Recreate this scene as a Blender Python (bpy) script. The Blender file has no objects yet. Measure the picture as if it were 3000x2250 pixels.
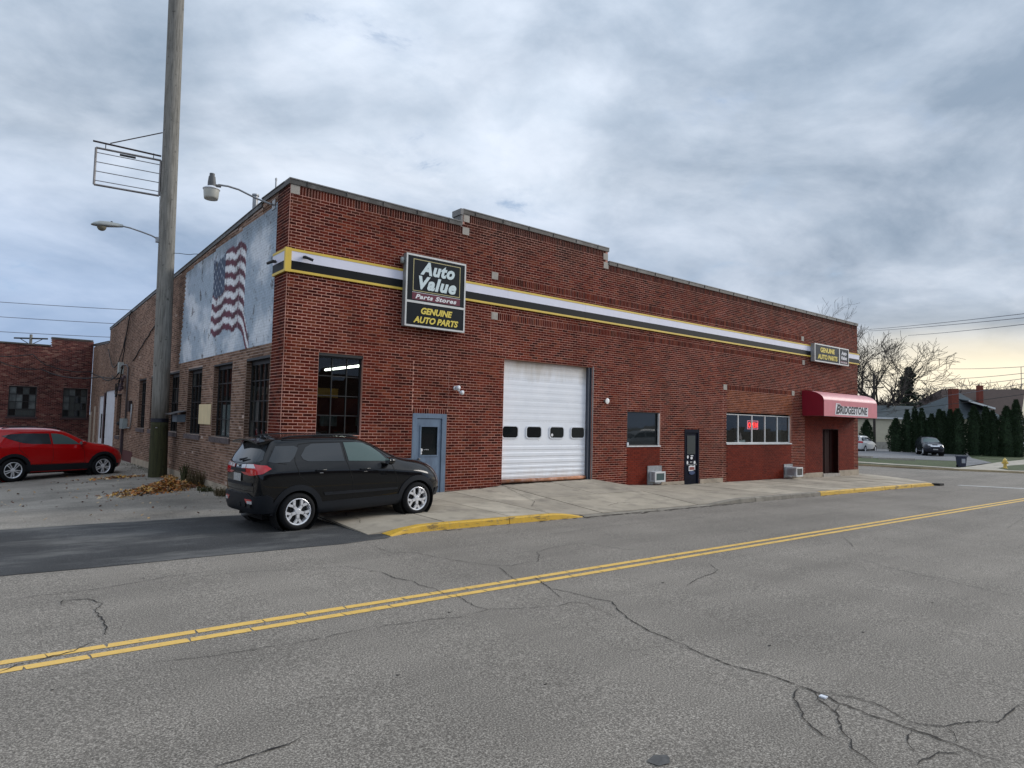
import bpy, bmesh, math, random
from math import sin, cos, pi, radians, sqrt
from mathutils import Vector, Matrix, geometry
from mathutils.bvhtree import BVHTree
random.seed(7)
S = bpy.context.scene
COL = S.collection

# ------------------------------------------------------------------ camera
CAMZ = 1.95
F_PX, PIT, ROL, YAW = 1923.5, 0.0580758632, 0.0229045379, 0.889476364
fw = Vector((cos(PIT)*cos(YAW), cos(PIT)*sin(YAW), sin(PIT)))
rt = Vector((sin(YAW), -cos(YAW), 0)); up = rt.cross(fw)
r2 = rt*cos(ROL)+up*sin(ROL); u2 = up*cos(ROL)-rt*sin(ROL)
cam = bpy.data.cameras.new('camera'); camo = bpy.data.objects.new('camera', cam); COL.objects.link(camo)
camo.matrix_world = Matrix(((r2.x,u2.x,-fw.x,0),(r2.y,u2.y,-fw.y,0),(r2.z,u2.z,-fw.z,CAMZ),(0,0,0,1)))
cam.sensor_width = 36; cam.lens = 36*F_PX/3000; cam.clip_start = .05; cam.clip_end = 3000
S.camera = camo

# ------------------------------------------------------------------ sky, sun, exposure
SUN_EL, SUN_AZ = 25, -24          # azimuth measured from +X towards +Y
w = bpy.data.worlds.new('World'); S.world = w; w.use_nodes = True
nt = w.node_tree; nt.nodes.clear(); N = nt.nodes.new; LK = nt.links.new
def wmath(op, a, b=None, c=None, clamp=False):
    n = N('ShaderNodeMath'); n.operation = op; n.use_clamp = clamp
    for i, v in enumerate((a, b, c)):
        if v is None: continue
        if isinstance(v, (int, float)): n.inputs[i].default_value = v
        else: LK(v, n.inputs[i])
    return n.outputs[0]
def wmix(f, a, b):
    n = N('ShaderNodeMix'); n.data_type = 'RGBA'
    if isinstance(f, (int, float)): n.inputs[0].default_value = f
    else: LK(f, n.inputs[0])
    for i, v in ((6, a), (7, b)):
        if isinstance(v, tuple): n.inputs[i].default_value = (*v, 1)
        else: LK(v, n.inputs[i])
    return n.outputs[2]
def wramp(f, stops):
    n = N('ShaderNodeValToRGB'); LK(f, n.inputs[0]); e = n.color_ramp.elements
    while len(e) > 1: e.remove(e[-1])
    e[0].position = stops[0][0]; e[0].color = (*([stops[0][1]]*3), 1)
    for p, v in stops[1:]:
        q = e.new(p); q.color = (v, v, v, 1)
    return n.outputs[0]
def wnoise(vec, scale, det=6, rough=.55, dist=0.):
    n = N('ShaderNodeTexNoise'); LK(vec, n.inputs['Vector']); n.inputs['Scale'].default_value = scale
    n.inputs['Detail'].default_value = det; n.inputs['Roughness'].default_value = rough; n.inputs['Distortion'].default_value = dist
    return n.outputs[0]
tc = N('ShaderNodeTexCoord'); sp = N('ShaderNodeSeparateXYZ'); LK(tc.outputs['Generated'], sp.inputs[0])
zz = wmath('MAXIMUM', sp.outputs[2], 0.0)
den = wmath('ADD', zz, .26)
cx_ = wmath('DIVIDE', sp.outputs[0], den); cy_ = wmath('DIVIDE', sp.outputs[1], den)
cmb = N('ShaderNodeCombineXYZ'); LK(cx_, cmb.inputs[0]); LK(cy_, cmb.inputs[1])
def shifted(dx, dy, dz, sx=1, sy=1):
    m = N('ShaderNodeMapping'); LK(cmb.outputs[0], m.inputs[0]); m.inputs['Location'].default_value = (dx, dy, dz); m.inputs['Scale'].default_value = (sx, sy, 1)
    m.inputs['Rotation'].default_value = (0, 0, radians(35))
    return m.outputs[0]
sky = N('ShaderNodeTexSky'); sky.sky_type = 'NISHITA'; sky.sun_disc = False
sky.sun_elevation = radians(SUN_EL); sky.sun_rotation = radians(90-SUN_AZ)
skys = N('ShaderNodeVectorMath'); skys.operation = 'SCALE'; LK(sky.outputs[0], skys.inputs[0]); skys.inputs['Scale'].default_value = 1.15
cover = wramp(wnoise(shifted(15.0, 14.0, 0), 2.6, 8, .62, .3), [(0, 0), (.29, .1), (.36, .85), (.42, 1), (1, 1)])
bright = wramp(wnoise(shifted(9.9, 9.0, 3, 1, 1.15), 1.25, 8, .55, .3), [(0, 0), (.36, .0), (.48, .34), (.58, .62), (.70, .9), (1, 1)])
fine = wnoise(shifted(13.0, 15.8, 1, 1, 1.2), 4.6, 8, .60, .4)
BG = 0.12
def K(r, g, b): return (r/BG, g/BG, b/BG)
cloud = wmix(bright, K(.205, .265, .345), K(.575, .645, .74))
finec = wramp(fine, [(0, 0), (.38, .15), (.62, .85), (1, 1)])
cloud2 = wmix(wmath('MULTIPLY', wmath('MULTIPLY', finec, wmath('ADD', wmath('MULTIPLY', bright, .7), .12)), .62), cloud, K(.74, .77, .84))
skyc = wmix(cover, wmix(.55, skys.outputs[0], K(.20, .27, .38)), cloud2)
zb = N('ShaderNodeVectorMath'); zb.operation = 'SCALE'; LK(skyc, zb.inputs[0]); LK(wmath('ADD', wmath('MULTIPLY', zz, .75), .82), zb.inputs['Scale']); skyc = zb.outputs[0]   # overcast sky grows brighter towards the zenith
# warm low sky beyond the parking lot (evening light below the cloud deck)
dt = N('ShaderNodeVectorMath'); dt.operation = 'DOT_PRODUCT'; LK(tc.outputs['Generated'], dt.inputs[0])
az = radians(12); dt.inputs[1].default_value = (cos(az), sin(az), 0.02)
side = wramp(dt.outputs['Value'], [(0, 0), (.74, 0), (.93, .85), (1, 1)])
low = wramp(zz, [(0, 1), (.085, 1), (.11, .65), (.14, .10), (.17, 0), (1, 0)])
band = wramp(wnoise(shifted(0, 3, 7, .35, .9), 1.4, 6, .5, .3), [(0, 0), (.40, .25), (.56, 1), (1, 1)])
glow = wmath('MULTIPLY', wmath('MULTIPLY', side, low), wmath('ADD', wmath('MULTIPLY', band, .65), .35))
skyc = wmix(wmath('MULTIPLY', glow, .88), skyc, K(.95, .84, .62))
lowl = wmath('MULTIPLY', wramp(zz, [(0, 1), (.16, .8), (.34, 0), (1, 0)]), wmath('SUBTRACT', 1.0, side))
skyc = wmix(wmath('MULTIPLY', lowl, .62), skyc, K(.33, .46, .70))
bgn = N('ShaderNodeBackground'); bgn.inputs['Strength'].default_value = BG; LK(skyc, bgn.inputs['Color'])
wo = N('ShaderNodeOutputWorld'); LK(bgn.outputs[0], wo.inputs[0])

sl = bpy.data.lights.new('sun', 'SUN'); sl.energy = 1.5; sl.angle = radians(26); sl.color = (1, .95, .88)
so = bpy.data.objects.new('sun', sl); COL.objects.link(so)
sd = Vector((cos(radians(SUN_EL))*cos(radians(SUN_AZ)), cos(radians(SUN_EL))*sin(radians(SUN_AZ)), sin(radians(SUN_EL))))
so.rotation_euler = sd.to_track_quat('Z', 'Y').to_euler()
V = S.view_settings; V.view_transform = 'Standard'; V.look = 'None'; V.exposure = 0.38; V.gamma = 1; V.use_curve_mapping = False

# ------------------------------------------------------------------ materials
def mk(name):
    m = bpy.data.materials.new(name); m.use_nodes = True; t = m.node_tree; t.nodes.clear()
    o = t.nodes.new('ShaderNodeOutputMaterial'); b = t.nodes.new('ShaderNodeBsdfPrincipled'); t.links.new(b.outputs[0], o.inputs[0])
    return m, t, b
def nz(t, pos, scale, det=4, rough=.55):
    n = t.nodes.new('ShaderNodeTexNoise'); n.inputs['Scale'].default_value = scale; n.inputs['Detail'].default_value = det
    n.inputs['Roughness'].default_value = rough; t.links.new(pos, n.inputs['Vector']); return n.outputs[0]
def ramp(t, f, stops):
    n = t.nodes.new('ShaderNodeValToRGB'); t.links.new(f, n.inputs[0]); e = n.color_ramp.elements
    while len(e) > 1: e.remove(e[-1])
    e[0].position = stops[0][0]; c = stops[0][1]; e[0].color = (*(c if isinstance(c, tuple) else (c, c, c)), 1)
    for p, c in stops[1:]:
        q = e.new(p); q.color = (*(c if isinstance(c, tuple) else (c, c, c)), 1)
    return n.outputs[0]
def mixc(t, f, a, b, mode='MIX'):
    n = t.nodes.new('ShaderNodeMix'); n.data_type = 'RGBA'; n.blend_type = mode
    for i, v in ((0, f), (6, a), (7, b)):
        if isinstance(v, (int, float)): n.inputs[i].default_value = v
        elif isinstance(v, tuple): n.inputs[i].default_value = (*v, 1)
        else: t.links.new(v, n.inputs[i])
    return n.outputs[2]
def gpos(t, sc=None):
    g = t.nodes.new('ShaderNodeNewGeometry')
    if not sc: return g.outputs['Position']
    m = t.nodes.new('ShaderNodeMapping'); m.inputs['Scale'].default_value = sc; t.links.new(g.outputs['Position'], m.inputs[0]); return m.outputs[0]
def bump(t, b, h, st=.3, d=.01):
    n = t.nodes.new('ShaderNodeBump'); n.inputs['Strength'].default_value = st; n.inputs['Distance'].default_value = d
    t.links.new(h, n.inputs['Height']); t.links.new(n.outputs[0], b.inputs['Normal'])
def M(name, c, rough=.6, met=0, var=.12, vs=3., coat=0, bmp=0, bs=60, spec=.5, dirt=None, stretch=None):
    m, t, b = mk(name); b.inputs['Roughness'].default_value = rough; b.inputs['Metallic'].default_value = met
    b.inputs['Specular IOR Level'].default_value = spec
    if coat: b.inputs['Coat Weight'].default_value = coat; b.inputs['Coat Roughness'].default_value = .03
    p = gpos(t, stretch)
    lo = tuple(x*(1-var) for x in c); hi = tuple(min(1, x*(1+var)) for x in c)
    col = ramp(t, nz(t, p, vs, 6, .6), [(.3, lo), (.7, hi)])
    if dirt: col = mixc(t, ramp(t, nz(t, p, vs*.6+1.3, 7, .65), [(.5, 0.), (.68, dirt[1])]), col, dirt[0])
    t.links.new(col, b.inputs['Base Color'])
    if bmp: bump(t, b, nz(t, p, bs, 3), bmp, .01)
    return m
def emis(name, c, s):
    m, t, b = mk(name); b.inputs['Base Color'].default_value = (*c, 1); b.inputs['Emission Color'].default_value = (*c, 1); b.inputs['Emission Strength'].default_value = s; return m
def glassm(name, c=(.012, .015, .016), rough=.03, spec=.5):
    m, t, b = mk(name); b.inputs['Base Color'].default_value = (*c, 1); b.inputs['Roughness'].default_value = rough; b.inputs['Specular IOR Level'].default_value = spec
    bump(t, b, nz(t, gpos(t), 1.7, 2), .04, .02); return m
def clearglass(name, tint=(.75, .8, .8), op=.35):
    m, t, b = mk(name); t.nodes.remove(b); o = [n for n in t.nodes if n.type == 'OUTPUT_MATERIAL'][0]
    tr = t.nodes.new('ShaderNodeBsdfTransparent'); tr.inputs[0].default_value = (*tint, 1)
    gl = t.nodes.new('ShaderNodeBsdfGlossy'); gl.inputs['Roughness'].default_value = .02
    fr = t.nodes.new('ShaderNodeFresnel'); fr.inputs[0].default_value = 1.5; mx = t.nodes.new('ShaderNodeMixShader')
    ge = t.nodes.new('ShaderNodeNewGeometry'); mm = t.nodes.new('ShaderNodeMath'); mm.operation = 'SUBTRACT'; mm.use_clamp = True; t.links.new(fr.outputs[0], mm.inputs[0]); t.links.new(ge.outputs['Backfacing'], mm.inputs[1])
    t.links.new(mm.outputs[0], mx.inputs[0]); t.links.new(tr.outputs[0], mx.inputs[1]); t.links.new(gl.outputs[0], mx.inputs[2]); t.links.new(mx.outputs[0], o.inputs[0])
    return m
def brickmat_soot(name, stops):
    m = brickmat(name, stops); t = m.node_tree; b = [n for n in t.nodes if n.type == 'BSDF_PRINCIPLED'][0]; c = b.inputs['Base Color'].links[0].from_socket
    sx = t.nodes.new('ShaderNodeSeparateXYZ'); t.links.new(gpos(t), sx.inputs[0]); ma = t.nodes.new('ShaderNodeMath'); ma.operation = 'MULTIPLY_ADD'
    t.links.new(nz(t, gpos(t, (1.2, 1.2, .18)), 1.5, 7, .65), ma.inputs[0]); ma.inputs[1].default_value = 2.2; t.links.new(sx.outputs[2], ma.inputs[2])
    mr = t.nodes.new('ShaderNodeMapRange'); mr.inputs[1].default_value = 7.55; mr.inputs[2].default_value = 8.5; mr.inputs[4].default_value = .75; t.links.new(ma.outputs[0], mr.inputs[0])
    t.links.new(mixc(t, mr.outputs[0], c, (.028, .016, .012)), b.inputs['Base Color']); return m
def brickmat(name, stops, var=.35, rough=.85):
    m, t, b = mk(name); b.inputs['Roughness'].default_value = rough; b.inputs['Specular IOR Level'].default_value = .08
    a = t.nodes.new('ShaderNodeAttribute'); a.attribute_name = 'tone'
    c = ramp(t, a.outputs['Fac'], stops); p = gpos(t)
    c = mixc(t, 1., c, ramp(t, nz(t, p, 14, 6, .65), [(.25, 1-var), (.75, 1+var)]), 'MULTIPLY')
    c = mixc(t, ramp(t, nz(t, p, .7, 6, .6), [(.52, 0.), (.75, .22)]), c, (.12, .045, .032))
    c = mixc(t, 1., c, ramp(t, nz(t, gpos(t, (.35, .35, .22)), 1.0, 7, .62), [(.30, .62), (.5, 1.0), (.70, 1.35)]), 'MULTIPLY')
    t.links.new(c, b.inputs['Base Color']); bump(t, b, nz(t, p, 90, 4), .5, .006); return m
B_RED = brickmat_soot('brick_red', [(0, (.036, .006, .004)), (.3, (.088, .0125, .007)), (.7, (.130, .020, .010)), (.9, (.17, .040, .019)), (1, (.06, .018, .011))])
B_ORG = brickmat('brick_orange', [(0, (.10, .024, .010)), (.4, (.18, .048, .018)), (.8, (.22, .065, .025)), (1, (.13, .04, .02))], .3)
B_OLD = brickmat('brick_common', [(0, (.13, .078, .055)), (.3, (.215, .130, .090)), (.65, (.27, .165, .115)), (.9, (.33, .215, .155)), (1, (.17, .105, .08))], .4, .92)
B_DRK = brickmat('brick_back', [(0, (.04, .014, .014)), (.4, (.10, .03, .026)), (.8, (.15, .05, .04)), (1, (.22, .12, .09))], .4)
B_PNT = brickmat('brick_painted_red', [(0, (.12, .014, .006)), (1, (.19, .024, .010))], .2, .6)
def paintmat():
    m, t, b = mk('mural_paint'); b.inputs['Roughness'].default_value = .75
    a = t.nodes.new('ShaderNodeVertexColor'); a.layer_name = 'paint'; p = gpos(t)
    c = mixc(t, 1., a.outputs[0], ramp(t, nz(t, p, 9, 6, .7), [(.3, .82), (.7, 1.12)]), 'MULTIPLY')
    c = mixc(t, ramp(t, nz(t, p, 2.6, 8, .75), [(.58, 0.), (.63, .8)]), c, (.07, .06, .055))
    t.links.new(c, b.inputs['Base Color']); bump(t, b, nz(t, p, 60, 3), .4, .006); return m
MURAL = paintmat()
def mortarm(name, c, c2):
    m, t, b = mk(name); b.inputs['Roughness'].default_value = .95; p = gpos(t)
    x = ramp(t, nz(t, p, 1.1, 7, .6), [(.3, c2), (.6, c)]); x = mixc(t, 1., x, ramp(t, nz(t, p, 40, 3), [(.3, .8), (.7, 1.15)]), 'MULTIPLY')
    t.links.new(x, b.inputs['Base Color']); bump(t, b, nz(t, p, 120, 3), .5, .004); return m
MORT = mortarm('mortar_pink', (.72, .37, .285), (.40, .20, .145))
MORTO = mortarm('mortar_old', (.50, .38, .31), (.32, .24, .20))
MORTP = mortarm('mortar_painted', (.15, .024, .013), (.10, .014, .008))
MORTB = mortarm('mortar_back', (.22, .14, .12), (.15, .09, .08))
CONC = M('concrete', (.42, .38, .31), .9, var=.18, vs=1.3, bmp=.25, bs=90, dirt=((.17, .155, .13), .6))
CONCB = M('concrete_block', (.42, .38, .33), .9, var=.15, vs=4, bmp=.3, bs=60, dirt=((.2, .17, .14), .5))
FOOT = M('concrete_footing', (.40, .33, .25), .9, var=.2, vs=2, bmp=.4, bs=40, dirt=((.22, .19, .15), .6))
CAP = M('coping_metal', (.060, .053, .045), .55, var=.25, vs=2, dirt=((.3, .29, .27), .4))
CAPT = M('coping_top', (.20, .19, .18), .5, var=.2, vs=2)
def asphalt(name, lo, mid, hi, big=.16, tint=(.5, .46, .43)):
    m, t, b = mk(name); b.inputs['Roughness'].default_value = .88; b.inputs['Specular IOR Level'].default_value = .3
    p = gpos(t)
    f = ramp(t, nz(t, p, 74, 3, .8), [(.30, lo), (.5, mid), (.72, hi)])
    v = t.nodes.new('ShaderNodeTexVoronoi'); v.inputs['Scale'].default_value = 70; t.links.new(p, v.inputs['Vector'])
    f = mixc(t, ramp(t, v.outputs['Distance'], [(.0, .55), (.28, 0.)]), f, hi)
    f = mixc(t, 1., f, ramp(t, nz(t, p, .45, 6, .6), [(.3, 1-big), (.7, 1+big)]), 'MULTIPLY')
    f = mixc(t, 1., f, ramp(t, nz(t, gpos(t, (.12, 1.1, 1)), .9, 5, .6), [(.35, .86), (.65, 1.08)]), 'MULTIPLY')
    f = mixc(t, ramp(t, nz(t, p, 5.5, 6, .7), [(.70, 0.), (.76, .45)]), f, tuple(x*.4 for x in lo))
    t.links.new(f, b.inputs['Base Color']); bump(t, b, nz(t, p, 75, 4, .7), .7, .006); return m
ASPH = asphalt('road_asphalt', (.058, .051, .043), (.198, .175, .148), (.62, .56, .48), .12)
PATCH = asphalt('fresh_asphalt', (.022, .022, .023), (.047, .047, .048), (.13, .13, .128), .45)
t_ = PATCH.node_tree; b_ = [n for n in t_.nodes if n.type == 'BSDF_PRINCIPLED'][0]; l_ = b_.inputs['Base Color'].links[0].from_socket
t_.links.new(mixc(t_, ramp(t_, nz(t_, gpos(t_, (.35, 1, 1)), 1.15, 8, .68), [(.50, 0.), (.66, .75)]), l_, (.17, .165, .155)), b_.inputs['Base Color'])
LOT = asphalt('old_lot', (.08, .071, .060), (.235, .210, .178), (.58, .525, .45), .42)
FARL = asphalt('far_lot', (.16, .16, .165), (.20, .20, .205), (.26, .26, .265), .15)
CRACK = M('crack_dark', (.022, .02, .018), .95)
STAIN = M('tar_stain', (.085, .083, .08), .8, var=.3, vs=30)
def yellow(name, c):
    m, t, b = mk(name); b.inputs['Roughness'].default_value = .6; p = gpos(t)
    x = ramp(t, nz(t, p, 6, 7, .7), [(.3, tuple(k*.85 for k in c)), (.7, c)])
    x = mixc(t, ramp(t, nz(t, p, 11, 9, .85), [(.55, 0.), (.64, .85)]), x, (.2, .17, .12)); t.links.new(x, b.inputs['Base Color'])
    bump(t, b, nz(t, p, 70, 3), .3, .004); return m
YEL = yellow('road_yellow', (.86, .54, .13)); YELK = yellow('kerb_yellow', (.70, .42, .04))
t_ = YELK.node_tree; b_ = [n for n in t_.nodes if n.type == 'BSDF_PRINCIPLED'][0]; l_ = b_.inputs['Base Color'].links[0].from_socket
t_.links.new(mixc(t_, ramp(t_, nz(t_, gpos(t_, (.6, 2, 3)), 3.2, 9, .75), [(.54, 0.), (.62, .85)]), l_, (.09, .07, .05)), b_.inputs['Base Color'])
WHITEL = M('line_white', (.5, .5, .48), .8, var=.3, vs=8)
GRASS = M('grass', (.05, .072, .022), .9, var=.45, vs=2.2, bmp=.5, bs=40, dirt=((.12, .10, .05), .5))
EARTH = M('earth', (.13, .115, .085), .95, var=.3, vs=.6)
WHITE = M('white_paint', (.74, .76, .80), .45, var=.05, vs=1.5, dirt=((.5, .47, .42), .35))
DOORW = M('overhead_door_white', (.78, .80, .84), .5, var=.05, vs=2, dirt=((.62, .59, .54), .35))
def grimedoor():
    m, t, b = mk('bay_door_white'); b.inputs['Roughness'].default_value = .5; p = gpos(t); sx = t.nodes.new('ShaderNodeSeparateXYZ'); t.links.new(p, sx.inputs[0])
    c = ramp(t, nz(t, p, 2.2, 6, .6), [(.3, (.82, .84, .88)), (.7, (.90, .91, .94))])
    ad = t.nodes.new('ShaderNodeMath'); ad.operation = 'MULTIPLY_ADD'; t.links.new(nz(t, gpos(t, (1, 1, .3)), 2.4, 6, .65), ad.inputs[0]); ad.inputs[1].default_value = .9; t.links.new(sx.outputs[2], ad.inputs[2])
    c = mixc(t, ramp(t, ad.outputs[0], [(0, 0.), (1, 0.)]), c, (.3, .25, .18)); mr = t.nodes.new('ShaderNodeMapRange'); mr.inputs[1].default_value = 3.55; mr.inputs[2].default_value = 4.25; t.links.new(ad.outputs[0], mr.inputs[0])
    mr2 = t.nodes.new('ShaderNodeMapRange'); mr2.inputs[1].default_value = 1.05; mr2.inputs[2].default_value = .55; t.links.new(ad.outputs[0], mr2.inputs[0])
    c = mixc(t, mr.outputs[0], c, (.40, .32, .22)); mh = t.nodes.new('ShaderNodeMath'); mh.operation = 'MULTIPLY'; t.links.new(mr2.outputs[0], mh.inputs[0]); mh.inputs[1].default_value = .5
    c = mixc(t, mh.outputs[0], c, (.5, .36, .25)); c = mixc(t, ramp(t, nz(t, p, 5, 8, .75), [(.62, 0.), (.70, .4)]), c, (.45, .42, .37))
    t.links.new(c, b.inputs['Base Color']); return m
BAYW = grimedoor()
SIGNW = M('band_white', (.76, .75, .84), .5, var=.04); BLK = M('band_black', (.010, .011, .012), .5, spec=.15); YTRIM = M('band_yellow', (.72, .50, .07), .5, var=.1)
FRAMEM = M('aluminium', (.55, .56, .57), .35, .8); GALV = M('galvanised', (.34, .35, .36), .45, .7, var=.2, vs=8, dirt=((.2, .14, .1), .5))
DKSTEEL = M('dark_steel', (.022, .022, .023), .5, .2, bmp=.1); STEELG = M('steel_grey', (.16, .16, .165), .5, .5, var=.3)
SASH = M('sash_black', (.018, .018, .018), .55); SASHW = M('sash_white', (.66, .66, .65), .5, dirt=((.4, .38, .34), .5))
GLASS = glassm('window_glass'); GLASSC = clearglass('clear_glass'); GLDIRTY = glassm('dirty_glass', (.05, .055, .05), .25, .4)
GLBLUE = M('wired_glass', (.09, .10, .095), .3, var=.5, vs=2.5)
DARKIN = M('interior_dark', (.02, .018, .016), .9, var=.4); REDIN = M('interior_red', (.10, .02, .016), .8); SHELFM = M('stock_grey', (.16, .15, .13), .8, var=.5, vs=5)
DOORB = M('door_blue', (.135, .19, .265), .5, var=.18, vs=5, dirt=((.07, .10, .16), .6), stretch=(1, 1, .4)); NAVY = M('door_navy', (.0025, .004, .013), .5, var=.5, vs=8, spec=.08)
DOORR = M('door_maroon', (.022, .004, .003), .6, spec=.1, var=.3, vs=6); RUST = M('rust', (.42, .18, .09), .8, var=.5, vs=5, dirt=((.6, .42, .36), .7))
SIGNBK = M('sign_black', (.010, .012, .013), .3, var=.2, spec=.25); SIGNF = M('sign_frame', (.62, .61, .58), .4, .2, var=.1); MAROON = M('sign_maroon', (.13, .012, .03), .4)
LETW = M('letter_white', (.66, .76, .76), .4, var=.03); LETP = M('letter_pure_white', (.8, .78, .78), .4, var=.03); LETY = M('letter_yellow', (.80, .62, .10), .4, var=.05); GOLD = M('gold_line', (.5, .43, .2), .4)
AWN_S = M('awning_fabric', (.24, .003, .018), .55, var=.08, vs=4); AWN_T = M('awning_faded_sky_sheen', (.74, .34, .35), .45, var=.1, vs=2.5, stretch=(3, 1, 1))  # pale top colour holds both fading and the sky's sheen on the fabric
LETB = M('letter_black', (.012, .013, .02), .5); LETR = M('letter_red', (.5, .02, .02), .5)
def woodm(name, a, b_, st=(1, 1, .06)):
    m, t, b = mk(name); b.inputs['Roughness'].default_value = .9; p = gpos(t, st)
    c = ramp(t, nz(t, p, 22, 8, .7), [(.25, a), (.55, b_), (.8, tuple(x*1.35 for x in b_))])
    c = mixc(t, ramp(t, nz(t, gpos(t), 7, 4, .6), [(.62, 0.), (.7, .7)]), c, tuple(x*.35 for x in a))
    t.links.new(c, b.inputs['Base Color']); bump(t, b, nz(t, p, 30, 6, .7), .8, .02); return m
POLE = woodm('weathered_wood', (.07, .064, .052), (.27, .255, .225)); MOSS = woodm('mossy_wood', (.008, .008, .004), (.050, .050, .018))
PLY = M('plywood', (.72, .58, .34), .7, var=.12, vs=4, stretch=(1, 1, .3)); TRUNK = M('bark', (.045, .037, .032), .95, var=.3, vs=6, bmp=.5); TWIG = M('twig', (.045, .036, .03), .95, var=.3, vs=2)
LEAFD = M('conifer_green', (.020, .042, .014), .85, var=.6, vs=5); PINE = M('pine_green', (.022, .034, .018), .9, var=.5, vs=3)
ROOFG = M('shingle_grey', (.07, .09, .10), .9, var=.2, vs=3); ROOFB = M('shingle_brown', (.05, .03, .025), .9, var=.2, vs=2); SIDING = M('siding_cream', (.62, .56, .42), .7, var=.05); SIDW = M('siding_white', (.68, .68, .68), .7)
CHIM = M('chimney_brick', (.19, .045, .028), .9, var=.3, vs=9)
RUBBER = M('tyre_rubber', (.012, .012, .013), .85, spec=.2, var=.2, vs=20); ALLOY = M('alloy', (.80, .80, .82), .25, .35, var=.05); PLAST = M('black_plastic', (.014, .016, .020), .5, var=.15, spec=.22)
def carpaint(name, c, met=.0, rough=.3): 
    m, t, b = mk(name); b.inputs['Base Color'].default_value = (*c, 1); b.inputs['Metallic'].default_value = met; b.inputs['Roughness'].default_value = rough
    b.inputs['Coat Weight'].default_value = 1; b.inputs['Coat Roughness'].default_value = .02; b.inputs['Coat IOR'].default_value = 1.45; b.inputs['Specular IOR Level'].default_value = .06
    return m
P_BLK = carpaint('paint_black', (.0025, .003, .004)); P_BLK.node_tree.nodes['Principled BSDF'].inputs['Coat IOR'].default_value = 1.45; P_RED = carpaint('paint_red', (.46, .004, .006), .0); P_WHT = carpaint('paint_white', (.7, .7, .69)); P_DRK = carpaint('paint_dark', (.012, .013, .02)); P_RED2 = carpaint('paint_red_dull', (.25, .03, .04))
CARGL = glassm('car_glass', (.028, .033, .038), .02, .6); CARGLC = glassm('car_glass_light', (.085, .125, .12), .04, .4); SEAM = M('seam', (.003, .003, .003), .9)
LAMPR = M('tail_lamp_red', (.55, .01, .015), .15, coat=1); LAMPW = M('lamp_clear', (.6, .58, .58), .15, coat=1); PLATE = M('number_plate', (.42, .42, .40), .5, var=.35, vs=40); CHROME = M('chrome', (.75, .75, .76), .12, 1)
HYD = M('hydrant_yellow', (.72, .5, .12), .5, var=.15); NAVYB = M('bin_navy', (.012, .018, .045), .5); WIRE = M('cable_black', (.012, .012, .013), .7); WIREF = M('cable_far', (.16, .16, .18), .7)
LAMPG = M('lamp_grey', (.36, .38, .37), .5, .2); LAMPL = M('lamp_lens', (.20, .18, .13), .2, var=.2); LAMPB = M('lamp_bowl', (.52, .51, .45), .4, var=.1)
LEAFM = [M('leaf_%s' % n, c, .8, var=.4, vs=40) for n, c in (('orange', (.42, .15, .03)), ('tan', (.50, .30, .12)), ('brown', (.12, .045, .02)), ('pale', (.62, .46, .28)), ('yellow', (.55, .30, .05)))]
WEED = M('weed', (.055, .06, .02), .9, var=.5, vs=20); SCREEN = M('interior_white', (.6, .6, .58), .6)
NEON = emis('neon_red', (1, .03, .02), 2.4); TUBE = emis('fluorescent', (1, .98, .85), 5.0); NEONB = emis('neon_border', (1, .25, .35), 1.1)

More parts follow.
